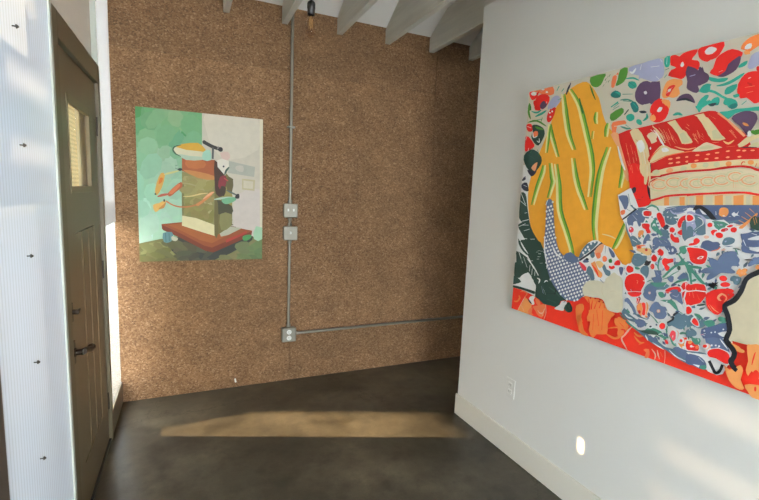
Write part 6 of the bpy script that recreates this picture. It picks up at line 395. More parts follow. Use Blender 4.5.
'84,551,182,554,181,557,182,560,184,561,187|23:577,180,574,182,571,180,568,178,567,176,569,173,572,173,575,174,577,176,578,178|23:555,179,552,180,548,179,546,177,545,175,547,172,549,172,553,172,555,174,556,177|22:452,72,463,93,470,112,470,124,450,122,433,104,442,60,461,14,477,0,511,0,511,11,501,14,488,23,475,55,464,83,451,73,444,58|22:505,102,518,80,516,55,514,31,525,11,539,1,546,10,556,25,582,32,605,41,607,62,604,86,613,108,619,127,611,145,591,155,545,144,503,123|0:542,133,561,64,563,65,544,134|0:572,141,578,51,580,51,574,142|22:604,39,614,34,628,29,644,30,661,38,675,51,684,60,682,63,671,56,656,47,644,40,631,40,617,42,606,43|22:611,69,626,74,647,82,665,88,681,89,696,89,706,89,707,92,697,94,682,96,665,95,646,88,625,79,611,71|22:643,115,699,113,699,116,644,117|0:529,111,533,37,535,37,531,112|22:637,108,646,94,662,93,678,99,688,115,688,129,664,130,638,123|28:708,92,703,85,697,76,691,67,685,61,678,54,676,44,680,34,688,25,697,17,704,9,710,1,712,0,715,0,713,4,707,12,701,21,694,30,686,39,682,46,684,51,689,57,695,65,700,74,706,84,709,91|22:730,89,733,85,739,79,747,76,756,77,765,82,771,86,770,88,764,87,755,85,749,84,743,86,737,89,732,91|22:732,74,738,66,747,57,757,52,766,52,773,57,778,61,777,63,772,62,766,60,760,60,752,65,742,71,734,76|22:657,63,661,52,666,51,673,56,682,64,688,73,688,79,683,83,670,81,658,75|8:782,28,790,24,787,12,785,2,790,0,796,3,801,8,804,17,803,31,799,42,787,39,777,31|28:809,45,813,40,819,34,824,28,825,20,825,12,825,6,826,6,828,12,830,22,828,31,823,38,816,43,810,47|28:830,49,831,45,832,38,834,31,837,25,841,20,843,16,845,17,843,22,841,28,839,34,837,40,834,46,832,50|8:842,46,854,28,856,29,843,47|28:859,60,860,51,862,39,863,27,863,16,863,5,864,0,865,0,865,6,865,17,865,28,864,40,862,52,860,60|21:756,46,767,52,767,53,756,48|22:652,106,657,80,662,73,667,75,674,86,681,96,688,89,695,84,701,94,704,107,700,111,691,115,682,123,673,130,660,135,651,132|28:719,112,714,106,707,98,700,88,693,75,686,62,681,52,683,51,690,60,698,73,705,85,712,95,717,104,721,111|0:662,110,685,96,686,98,663,111|13:1,718,6,716,17,718,27,723,29,730,26,736,13,731,1,723|13:13,670,28,663,46,659,58,663,53,685,41,706,23,708,6,701,0,691,2,680|13:45,756,66,739,81,742,93,751,101,763,102,772,95,769,80,764,54,771,33,774|1:16,692,43,683,44,685,17,694|15:0,544,3,513,19,497,30,493,17,486,1,477,0,467,10,452,36,426,65,396,88,362,108,331,121,317,146,302,211,268,272,240,299,243,300,262,258,294,209,329,198,350,193,369,167,394,138,421,116,444,98,468,84,496,74,527,63,561,54,594,46,624,36,646,20,655,5,654,0,647|1:0,607,49,580,51,582,0,610|1:0,654,0,649,41,589,44,590,1,654|1:30,496,76,508,75,511,29,499|1:4,463,56,485,54,487,2,465|14:48,445,88,458,87,460,47,447|14:99,405,131,409,131,411,99,407|14:34,404,76,404,76,407,34,406|14:32,475,79,479,79,481,32,477|14:43,541,60,546,59,548,42,543|1:0,404,15,381,34,360,54,342,77,328,94,319,101,324,90,337,74,356,55,373,37,392,16,412,0,424|15:8,397,15,383,27,363,41,346,56,333,72,324,84,318,88,321,79,329,66,341,53,353,39,369,24,387,13,399|15:29,381,47,365,62,347,79,329,97,311,110,293,106,273,102,251,119,230,140,208,151,182,171,165,234,173,286,189,280,204,258,221,253,243,247,262,234,270,221,277,215,294,211,314,208,333,203,351,195,368,184,382,173,398,149,407,88,404,30,394|15:12,382,19,367,37,347,58,331,76,327,86,330,78,339,63,352,47,369,31,384,19,391,12,392|1:29,383,34,375,41,364,51,353,64,342,80,332,92,325,94,327,85,336,72,348,60,359,50,369,40,378,33,384|1:164,335,183,338,183,340,164,337|15:10,267,38,261,82,243,134,207,170,174,196,170,198,209,154,260,89,305,30,327,2,328|1:59,320,67,316,79,311,92,304,108,287,127,267,140,253,143,254,132,270,115,291,99,308,84,317,70,320,60,322|1:88,299,100,289,118,276,137,261,156,242,176,222,191,208,193,209,181,224,163,246,144,265,125,280,105,293,90,301|1:22,325,57,269,60,270,25,327|1:60,305,94,250,96,251,62,306|1:112,268,112,233,115,234,115,269|1:130,251,131,216,134,217,133,252|1:151,240,152,205,155,206,154,241|1:170,224,167,193,169,194,172,224|1:184,207,175,176,178,175,187,207|15:11,324,31,275,34,276,14,325|15:3'
'7,318,54,264,57,264,40,318|15:1,318,12,288,15,289,4,318|1:159,351,176,354,176,355,158,352|1:157,306,175,310,175,311,157,308|1:182,288,199,292,199,293,182,289|1:113,289,132,293,131,295,113,291|1:147,342,164,345,164,346,147,343|1:178,351,195,354,195,355,178,352|1:162,319,180,323,180,324,162,321|1:223,301,227,268,230,269,226,302|1:206,342,215,314,219,315,209,343|15:0,205,3,191,11,183,28,181,47,185,60,197,72,210,91,219,105,227,102,235,89,244,65,253,38,261,17,268,2,265,0,255|15:0,141,2,139,18,144,36,154,52,159,60,164,47,172,26,178,8,176,0,172|1:53,173,57,161,29,140,18,126,90,139,163,158,170,167,157,176,147,189,134,202,120,214,105,222,88,219,72,210,57,198,47,185|1:49,138,98,138,135,135,162,135,173,146,173,160,161,172,147,184,140,200,130,211,109,209,84,202,60,194,44,184,53,176,60,167,32,153,13,141|15:0,140,1,139,13,144,40,153,61,164,47,176,22,185,3,189,0,187|15:0,121,3,121,22,122,60,123,100,123,135,121,161,119,169,127,162,135,135,136,99,136,62,137,28,136,5,134,0,133|15:136,199,160,187,167,172,170,154,168,130,169,109,180,103,196,100,211,91,229,84,253,84,278,86,303,86,325,89,331,106,337,125,357,133,375,139,384,148,383,159,369,173,347,188,323,202,298,215,284,229,260,236,193,227,130,211|1:169,208,175,205,182,203,186,201,186,196,185,188,184,182,187,182,191,188,195,196,194,205,187,209,177,210,171,210|1:223,194,227,197,232,202,234,204,237,204,241,204,245,203,246,205,244,207,239,210,232,209,226,205,223,199,221,195|17:211,177,241,135,243,136,213,178|1:220,160,238,135,239,135,221,160|10:206,172,222,136,224,137,207,172|17:254,176,267,170,286,163,302,156,312,150,322,145,329,141,331,143,326,149,319,156,307,163,291,170,270,175,256,179|17:250,112,310,108,311,110,251,115|26:264,198,275,194,290,188,299,181,299,171,296,158,293,148,295,148,300,158,305,171,304,184,293,192,277,197,265,199|26:241,140,305,154,305,156,241,141|1:313,75,332,77,347,78,360,82,362,91,363,103,372,118,376,130,361,131,343,126,338,117,334,106,316,91,302,78|15:376,85,393,81,405,86,413,94,414,102,411,111,402,125,392,134,384,131,377,121,368,108,364,94|17:390,105,396,98,401,99,404,105,401,116,396,126,390,122,386,114|15:374,142,359,124,361,123,376,141|34:196,572,199,527,201,483,202,439,203,399,205,362,213,332,225,302,241,263,260,226,285,197,311,175,337,154,364,141,398,141,428,147,442,155,454,168,474,190,492,215,498,239,496,263,485,279,471,295,463,318,455,340,442,352,425,359,398,355,369,350,347,349,327,354,309,367,292,389,277,422,265,461,256,503,248,545,242,581,234,609,224,622,213,624,203,622,196,608|31:224,613,214,619,202,617,192,612,191,603,195,594,205,589,217,590,225,595,230,604|1:193,592,203,618,199,619,189,593|1:272,225,268,227,263,225,260,221,260,217,264,214,269,216,273,220|1:233,304,230,307,225,305,221,301,221,296,226,294,231,295,235,300|1:245,290,241,293,236,291,233,287,233,282,237,280,242,281,245,285|1:257,276,253,279,247,277,244,273,244,268,249,266,254,267,257,271|1:268,262,264,264,259,263,255,258,256,253,260,251,265,252,268,257|14:279,247,275,250,270,248,266,244,268,240,271,237,276,239,280,243|1:290,233,286,236,281,234,278,230,279,226,282,223,287,225,290,229|1:301,220,297,222,292,220,289,216,289,211,293,209,298,211,302,215|1:312,206,308,208,303,206,300,202,301,198,304,195,310,197,313,201|14:323,192,319,195,314,193,311,189,312,184,315,182,320,183,324,188|14:334,179,330,181,325,179,322,175,322,170,326,168,331,170,334,174|14:344,165,341,167,336,166,333,161,333,157,337,155,342,156,345,161|1:218,356,214,359,209,358,205,353,206,349,210,346,215,348,219,352|1:230,342,226,344,220,343,217,339,217,334,222,332,227,333,230,337|1:241,327,237,330,232,328,229,324,229,319,233,317,238,318,241,322|1:253,313,249,315,243,314,240,310,241,305,244,302,250,304,253,308|1:264,298,260,301,255,299,251,295,252,291,256,288,261,289,264,294|1:275,284,271,287,266,285,263,281,263,276,267,274,272,275,275,280|1:286,270,282,273,277,271,274,267,274,262,278,259,284,261,286,265|1:297,256,293,258,288,257,285,253,286,248,289,246,295,247,298,251|14:308,242,304,244,299,243,296,239,296,234,300,231,305,233,308,237|14:319,22'
'8,315,231,310,229,307,225,308,220,311,218,317,219,320,224|1:330,215,326,217,321,215,318,211,318,206,322,204,327,205,331,210|1:341,201,337,203,332,202,329,197,330,193,333,190,338,192,341,196|1:351,187,348,190,343,188,340,184,340,179,344,177,349,179,352,183|14:361,174,358,176,353,175,350,170,351,166,354,163,359,165,362,169|14:372,160,369,163,364,161,360,157,362,153,365,151,370,152,373,156|1:383,147,379,149,374,148,371,144,372,139,375,137,380,138,383,143|14:214,393,210,397,205,395,202,391,202,386,206,383,211,385,214,389|1:226,379,222,381,217,380,213,376,214,371,218,369,223,370,227,374|1:238,364,233,367,228,365,225,361,225,356,229,354,235,355,238,359|1:249,350,245,352,240,351,236,347,236,342,241,339,246,341,249,345|1:260,335,256,338,251,337,248,332,248,327,252,325,257,326,261,330|14:272,321,267,323,262,322,259,318,259,313,263,310,268,312,272,316|14:282,306,278,309,273,307,270,303,271,299,274,296,279,298,283,302|1:293,292,290,295,284,293,281,289,282,284,286,282,291,284,294,288|1:305,278,301,281,295,280,292,275,293,271,297,268,302,270,305,274|1:315,264,311,267,306,265,303,261,304,257,308,254,313,255,316,260|1:326,251,322,253,317,251,314,247,315,243,319,241,323,242,326,246|14:337,237,333,239,328,238,325,233,325,229,329,227,334,228,337,232|1:347,223,344,225,339,224,336,220,336,215,340,213,345,214,348,219|1:358,210,354,211,349,210,346,206,347,201,351,200,355,201,358,205|1:369,196,365,199,360,197,357,193,357,188,361,186,366,188,369,192|1:379,183,375,185,370,184,367,179,368,175,372,173,376,174,379,178|1:389,170,385,171,381,170,378,166,378,161,382,159,387,161,390,165|1:399,156,396,158,391,157,388,153,389,148,392,146,397,148,400,152|1:210,431,206,434,201,432,197,428,198,423,202,421,208,422,211,426|1:222,416,218,418,213,417,209,413,210,409,214,406,219,407,222,411|14:233,401,229,404,224,402,221,398,221,393,225,391,231,392,234,396|14:245,386,241,389,235,388,232,384,233,379,237,376,242,378,245,382|14:256,372,252,375,247,373,244,369,244,364,248,361,253,363,256,367|1:267,357,263,359,258,359,255,354,255,350,259,347,265,348,268,353|14:279,343,275,346,270,344,266,340,267,335,271,333,276,334,279,338|14:290,329,286,331,280,330,278,326,278,321,282,319,287,320,290,324|14:300,314,297,317,292,315,288,311,289,307,293,304,298,306,301,310|1:311,300,308,303,303,301,299,297,300,293,304,290,309,291,312,296|14:322,286,318,289,313,288,310,283,311,279,315,276,320,277,322,282|1:333,273,329,275,324,274,321,269,321,265,325,262,330,264,333,268|1:344,259,340,261,335,260,332,255,332,251,336,248,341,250,344,254|14:354,245,350,247,345,246,343,242,343,237,347,235,352,236,355,241|1:364,231,361,234,356,232,353,228,354,224,357,221,362,223,365,227|1:375,218,371,221,367,219,364,215,364,210,368,208,372,209,376,214|1:385,205,382,207,377,206,374,201,374,197,378,194,383,196,386,200|1:396,192,392,193,387,192,385,188,385,183,389,181,393,183,396,187|14:406,178,402,181,397,179,395,175,395,170,399,168,403,169,406,174|1:416,165,412,167,408,166,405,162,406,157,409,155,413,157,416,161|1:426,152,422,154,418,153,415,148,416,144,419,142,424,144,426,148|1:218,453,214,455,209,454,205,451,205,446,210,443,215,444,219,448|1:229,438,225,441,220,439,217,436,217,431,221,428,227,429,230,433|1:241,423,237,426,232,424,228,421,229,416,233,413,238,414,241,418|1:252,408,248,411,243,410,240,406,240,401,244,398,249,400,252,404|1:264,394,260,396,254,395,251,391,251,386,255,384,261,385,264,389|1:274,379,271,382,266,381,262,377,263,372,267,369,272,370,275,375|1:286,365,282,367,277,366,273,362,274,357,278,355,283,356,286,360|1:297,351,293,353,288,352,285,348,285,343,289,341,294,342,297,346|1:308,337,304,338,299,337,295,333,296,329,300,326,305,327,308,332|14:318,322,314,324,309,324,307,319,307,315,311,313,316,313,319,318|1:329,308,325,310,320,310,317,305,318,301,321,298,327,299,330,304|1:340,294,336,297,331,296,328,291,329,287,332,284,337,286,340,290|1:350,280,346,283,342,282,339,277,339,273,343,271,348,272,351,276|14:361,267,357,269,352,268,349,264,350,259,353,257,358,258,361,262|1:371,253,368,256,363,254,360,2'
'50,361,246,364,243,369,245,372,249|1:381,240,378,242,373,241,370,237,371,232,374,229,379,231,382,235|14:392,227,388,229,384,227,381,223,381,219,385,217,389,218,392,222|1:402,213,398,215,394,214,391,210,391,205,395,203,399,205,402,209|14:412,200,409,202,404,201,401,196,402,192,405,190,410,192,413,195|1:422,187,419,189,414,188,411,183,412,179,415,176,420,178,423,182|1:432,174,429,176,424,175,421,170,422,166,425,164,430,165,433,169|1:442,161,439,163,434,161,432,157,432,153,435,151,440,152,443,157|1:214,490,210,493,205,492,201,488,202,483,206,480,211,481,215,485|14:226,475,222,478,216,477,213,472,213,468,217,465,223,466,226,470|1:237,460,233,462,228,461,224,457,225,453,229,450,234,451,237,455|1:248,445,244,447,239,446,235,443,236,438,240,435,246,436,249,440|1:259,430,256,433,251,432,247,428,247,423,252,420,257,422,260,425|1:271,416,267,418,262,417,258,413,258,408,263,406,268,407,271,411|1:282,401,278,403,273,402,269,398,270,394,274,391,279,392,282,396|1:293,387,289,389,284,388,280,384,281,379,285,377,290,378,293,382|1:303,372,300,375,295,374,292,370,292,365,296,363,301,364,304,368|1:315,358,311,361,306,359,303,355,303,351,307,348,312,349,315,354|14:325,344,321,346,316,345,313,341,314,336,318,334,322,336,326,339|1:336,330,332,333,327,331,324,327,325,323,328,320,333,321,337,325|14:347,316,343,318,338,317,335,313,335,308,339,306,344,307,347,312|14:357,302,353,305,349,303,345,299,346,295,350,292,354,294,357,298|1:367,289,364,291,359,290,356,285,356,281,360,278,365,280,368,284|1:378,275,374,278,369,276,366,272,367,267,371,265,375,267,378,270|14:388,262,384,263,380,263,377,258,377,254,381,252,386,253,389,257|1:398,248,395,251,390,249,387,245,387,240,391,238,396,239,399,244|1:408,235,405,237,400,235,398,231,398,227,401,225,406,226,409,230|14:419,222,415,224,410,223,407,218,408,214,411,211,416,213,419,217|1:428,208,425,211,420,209,417,205,418,200,422,199,426,200,429,204|1:438,195,435,197,430,196,427,192,428,187,432,185,436,187,439,191|1:448,182,445,185,440,183,438,179,438,175,442,173,446,174,449,178|14:210,527,206,529,201,529,197,525,197,520,202,517,207,518,210,522|1:222,512,218,514,212,513,209,510,209,505,214,502,219,503,222,507|1:233,497,229,499,224,498,220,494,221,489,225,487,230,488,233,492|1:244,481,240,484,235,483,232,479,232,475,236,472,242,473,245,477|1:256,467,252,469,247,468,243,464,244,460,248,457,253,458,256,462|1:267,452,263,454,258,453,254,450,255,445,259,442,264,443,267,447|14:278,437,274,439,269,439,265,435,266,430,270,427,275,428,279,432|1:342,351,339,354,334,353,331,349,331,344,335,342,340,343,343,347|1:353,338,350,340,345,339,341,335,342,330,346,328,351,329,353,333|1:364,324,360,326,355,325,352,321,353,316,356,314,361,315,364,319|1:374,310,370,312,366,311,363,307,363,302,367,300,371,302,374,306|14:384,297,381,299,376,297,373,293,373,289,377,287,382,288,385,292|1:394,283,391,285,386,284,383,280,384,275,387,273,392,274,395,278|1:405,270,401,272,397,270,393,266,394,262,398,260,402,261,405,265|1:415,256,411,258,406,257,403,253,404,248,408,246,412,248,415,252|1:425,243,421,245,417,244,414,240,414,235,418,233,422,234,425,238|1:435,230,431,232,427,231,424,226,424,222,428,220,432,221,435,225|1:444,216,441,219,437,217,434,213,434,209,438,207,442,208,445,212|1:454,204,451,206,447,204,443,200,444,196,448,194,452,195,455,199|1:464,191,461,193,456,192,453,187,454,183,457,181,462,182,464,186|1:207,564,202,566,197,566,194,562,194,557,198,554,203,555,207,559|1:218,548,214,551,208,550,205,546,206,542,210,539,215,539,218,544|1:229,533,225,536,220,535,217,531,217,526,221,523,226,524,229,528|1:241,518,237,521,231,520,228,516,229,511,232,508,237,510,241,513|1:252,503,248,505,243,505,240,501,240,496,244,494,249,494,252,498|1:263,488,259,491,254,490,251,486,251,481,255,479,260,479,264,483|1:370,345,366,347,362,346,359,342,359,338,363,335,367,337,371,341|1:380,331,377,334,372,332,369,328,370,324,373,322,378,323,381,327|14:391,318,387,320,382,319,380,315,380,310,384,308,388,309,391,313|1:401,304,397,306,393,305,390,301,390,297,394,294,398,296,4'
'01,300|14:411,291,407,293,403,292,400,288,400,283,404,281,408,282,412,286|1:421,277,417,280,413,278,410,274,410,270,414,268,418,269,421,273|1:431,264,427,266,423,265,420,261,421,256,424,254,429,255,431,260|1:441,251,437,253,433,252,430,248,430,243,434,241,438,242,441,246|1:450,238,447,240,443,239,440,235,441,230,444,228,448,229,451,233|1:460,225,457,227,452,226,450,221,450,217,454,215,458,216,461,220|1:470,212,466,214,462,212,459,209,460,204,463,202,468,204,470,208|1:479,199,476,201,472,200,469,196,470,191,473,189,477,190,480,195|1:214,585,210,588,204,587,201,583,202,579,206,575,211,576,215,580|1:225,569,221,573,216,572,213,568,213,563,217,560,222,561,226,565|1:237,555,233,557,227,557,224,553,224,548,229,545,234,546,237,550|1:248,539,244,542,239,541,236,537,236,533,240,530,245,531,248,535|1:387,352,383,355,379,354,376,350,376,345,380,343,384,344,387,348|1:397,339,393,341,389,340,386,336,386,331,390,329,394,330,397,334|1:407,325,404,328,399,326,396,322,397,318,400,316,405,317,407,321|14:417,312,414,314,409,313,406,309,406,304,410,302,415,303,418,307|1:427,298,424,301,419,300,416,295,417,291,420,289,425,290,427,294|1:437,285,434,287,429,286,426,282,426,277,430,275,435,277,437,281|1:447,272,443,274,439,273,436,269,437,264,440,262,445,263,447,267|1:457,259,453,261,449,260,446,256,447,251,450,249,454,251,457,254|1:466,246,463,248,458,247,456,243,456,238,460,236,464,237,467,241|1:476,233,472,235,468,233,466,230,466,225,469,223,474,224,476,228|1:485,220,482,222,478,221,475,217,476,213,479,210,483,212,486,216|1:233,591,229,594,223,593,220,589,220,584,225,582,230,583,233,586|1:244,576,240,578,235,578,232,574,232,569,236,566,241,567,244,571|14:413,346,410,349,405,347,403,343,403,339,407,337,411,338,414,342|1:423,333,420,335,415,334,413,330,413,326,416,323,421,324,424,328|1:433,319,430,322,425,320,423,316,423,312,426,310,431,311,433,315|1:443,306,440,308,435,307,433,303,433,298,436,296,441,297,443,302|1:453,293,449,295,445,294,442,290,443,285,446,283,450,285,453,288|1:462,279,459,282,455,280,452,277,452,272,456,270,460,271,463,275|1:472,267,469,269,464,268,462,263,462,259,465,257,470,258,473,262|1:482,254,478,255,474,254,471,250,472,246,475,244,479,245,482,249|1:491,241,488,243,484,242,481,238,481,233,485,231,489,233,492,236|1:240,612,236,615,231,614,228,610,228,606,232,603,237,604,241,607|1:429,353,426,356,422,354,419,351,419,346,423,344,427,345,430,349|1:439,340,436,342,431,341,429,337,429,333,432,330,437,331,440,336|1:449,327,446,329,441,328,438,324,439,319,442,317,447,318,450,322|1:459,313,455,315,451,315,448,310,449,306,452,304,457,305,459,309|1:469,300,465,302,461,301,458,297,458,293,462,291,466,292,469,296|14:478,287,475,289,470,288,467,284,468,280,471,278,476,279,479,283|1:488,274,484,276,480,275,477,271,478,267,481,264,485,266,488,270|1:497,261,494,264,490,262,487,258,487,254,491,252,495,253,497,257|1:202,434,202,416,203,390,207,362,217,330,231,297,240,274,243,274,236,298,225,332,215,364,211,391,207,417,204,434|31:206,568,230,417,233,417,208,568|1:259,389,263,379,269,366,280,354,294,346,310,340,322,337,324,339,314,345,300,353,287,360,278,371,269,382,262,390|31:344,335,366,325,394,326,417,333,418,344,409,356,392,368,372,375,348,365,333,350|1:429,332,435,320,448,308,463,299,481,296,498,292,507,276,526,264,580,272,632,285,647,295,650,305,657,313,661,322,657,339,648,356,634,371,620,383,611,393,604,401,595,413,584,423,573,426,561,428,552,430,543,434,531,441,518,447,502,448,485,443,469,433,454,418,439,398,429,376,426,359,427,345|30:443,361,463,381,482,396,498,411,513,430,518,443,505,442,486,435,472,431,458,423,443,403,431,381,424,360,427,349|30:487,370,495,364,502,367,508,375,506,389,500,399,490,392,483,379|1:450,387,447,388,443,388,440,386,439,382,441,379,444,376,448,377,450,380,451,383|1:471,416,468,418,464,417,462,414,461,411,463,407,466,405,469,406,472,409,473,412|1:486,432,483,434,480,434,477,431,476,428,478,424,481,423,484,423,487,425,487,429|1:460,401,457,403,454,403,451,400,451,396,452,393,455,391,459,392,461,394,462,398|1:504'
',443,501,445,498,444,495,442,494,438,496,435,499,433,502,433,505,436,506,440|1:459,375,456,377,452,377,449,374,449,370,450,367,453,365,457,365,460,368,460,372|1:480,404,477,405,473,405,471,403,470,399,471,396,475,394,478,394,481,397,481,401|13:432,340,446,351,465,366,486,383,506,402,527,422,541,436,534,442,520,428,499,408,479,389,459,372,439,357,425,346|16:506,387,512,379,523,381,534,387,541,397,545,409,548,425,547,436,537,435,525,427,513,414,505,399|8:514,376,523,366,532,368,538,375,538,386,533,395,521,394,511,388|9:567,379,561,383,554,383,550,377,548,369,551,361,557,357,564,359,569,364,570,372|8:548,368,551,360,556,357,561,358,567,366,570,376,565,381,558,384,551,382,547,376|6:579,362,583,357,591,358,596,361,595,370,590,377,583,374,578,369|9:583,339,586,333,593,331,600,331,607,335,612,340,611,345,606,349,601,346,594,343,587,344,583,345|9:614,351,623,352,631,354,635,358,634,367,629,375,621,375,613,370,607,361,606,353|9:629,369,625,372,621,371,617,368,616,363,618,358,623,356,627,357,631,360,632,365|32:573,416,580,402,587,391,593,383,601,382,606,385,606,394,600,404,584,417,571,425|32:556,427,558,394,559,395,558,427|30:559,318,572,302,584,298,592,301,595,311,592,322,584,324,574,327,568,337,562,346,554,344,550,335|32:631,336,635,326,640,316,645,312,649,320,651,333,652,342,649,348,640,349,631,345|21:513,310,537,285,549,283,555,290,557,298,553,307,545,312,533,320,522,338,510,354,497,352,493,338|0:499,334,505,327,514,316,521,307,527,299,532,291,536,286,539,287,537,294,534,303,528,312,520,322,509,330,502,336|27:519,343,527,335,534,328,542,325,552,334,558,345,550,353,538,358,525,356,515,350|33:435,323,447,309,458,301,468,299,472,307,471,317,458,327,444,334,433,338,428,336|32:456,337,468,339,476,341,482,345,486,350,486,354,477,359,466,360,454,350,448,340|26:475,360,472,361,467,361,464,358,463,355,465,352,469,351,473,351,476,354,477,357|1:478,351,482,345,488,342,497,343,511,353,519,361,501,362,481,358|30:480,291,490,282,499,269,507,260,515,264,520,275,515,293,506,311,495,323,484,328,476,317,473,300|32:497,291,520,262,522,263,499,293|32:547,275,567,263,568,264,549,277|35:462,209,465,201,467,192,477,186,505,188,535,191,554,192,567,191,576,186,583,177,590,164,599,152,614,148,631,148,647,150,660,156,667,169,669,187,665,207,660,229,659,252,658,273,655,290,648,303,639,308,628,311,619,317,610,320,600,311,590,300,581,292,574,284,573,272,570,262,557,265,539,269,518,266,497,260,484,254,475,245,467,232,463,218|29:563,261,562,251,561,236,562,223,567,212,575,203,580,198,581,198,576,204,570,214,565,224,564,237,564,251,564,261|29:603,232,608,234,614,237,620,239,626,237,633,234,638,232,634,235,627,239,620,241,613,239,607,236,603,233|11:1073,1125,1072,1116,1071,1108,1073,1099,1077,1087,1081,1074,1081,1062,1081,1052,1086,1044,1094,1038,1106,1030,1118,1025,1124,1028,1127,1034,1123,1043,1120,1050,1124,1050,1130,1050,1136,1056,1142,1062,1148,1066,1153,1071,1153,1078,1149,1085,1142,1090,1135,1096,1131,1107,1127,1115,1123,1109,1118,1103,1112,1107,1104,1115,1090,1123,1077,1129|10:1088,1089,1107,1091,1106,1093,1087,1091|9:1107,1163,1113,1148,1121,1139,1130,1133,1141,1128,1149,1131,1148,1156,1142,1182,1131,1185,1124,1185,1114,1183,1106,1181,1104,1176|12:1133,1025,1142,1021,1153,1019,1162,1022,1163,1036,1159,1050,1149,1052,1138,1049,1131,1041,1127,1032|12:1127,971,1131,964,1135,967,1140,974,1146,980,1151,988,1157,999,1161,1009,1157,1012,1151,1011,1144,1008,1136,1002,1130,992,1126,981|9:1106,1167,1110,1153,1115,1146,1122,1141,1132,1136,1144,1133,1157,1132,1169,1135,1178,1144,1184,1155,1190,1170,1187,1183,1179,1185,1114,1185,1107,1181|9:1168,1077,1187,1068,1190,1068,1190,1147,1187,1146,1177,1141,1169,1132,1166,1117,1163,1102,1156,1094,1154,1087|11:1186,1067,1190,1066,1190,1075,1190,1075,1180,1071|12:1152,1070,1155,1063,1163,1057,1175,1052,1190,1048,1190,1048,1190,1061,1183,1062,1167,1069,1154,1074|12:1183,1036,1190,1034,1190,1039,1181,1039|11:1117,1086,1122,1056,1127,1050,1133,1052,1143,1054,1151,1058,1155,1067,1154,1077,1144,1084,1134,1092,1131,1100,1129,1107,1121,'
'1116,1115,1115|12:1126,1028,1135,1027,1147,1025,1158,1023,1166,1019,1175,1015,1183,1010,1190,1004,1190,1013,1186,1017,1176,1023,1167,1027,1157,1030,1145,1032,1134,1032,1125,1031|12:1131,1030,1139,1027,1148,1030,1156,1035,1163,1041,1165,1047,1156,1049,1144,1048,1134,1042,1128,1035|12:1135,990,1139,986,1146,987,1154,991,1160,1001,1162,1009,1157,1012,1149,1012,1141,1005,1135,997|12:1173,979,1179,974,1189,970,1190,970,1190,999,1190,999,1181,998,1174,993,1170,986|18:1181,975,1185,973,1190,970,1190,970,1190,986,1189,986,1181,979|12:1164,975,1172,969,1181,969,1190,973,1190,973,1190,989,1180,991,1168,988,1160,983|12:1131,974,1134,965,1137,967,1143,974,1154,985,1162,994,1159,993,1152,990,1141,988,1131,985|12:1124,972,1130,965,1134,957,1137,953,1141,959,1146,968,1157,975,1168,982,1170,989,1166,993,1157,989,1144,983,1130,980,1121,978'
)
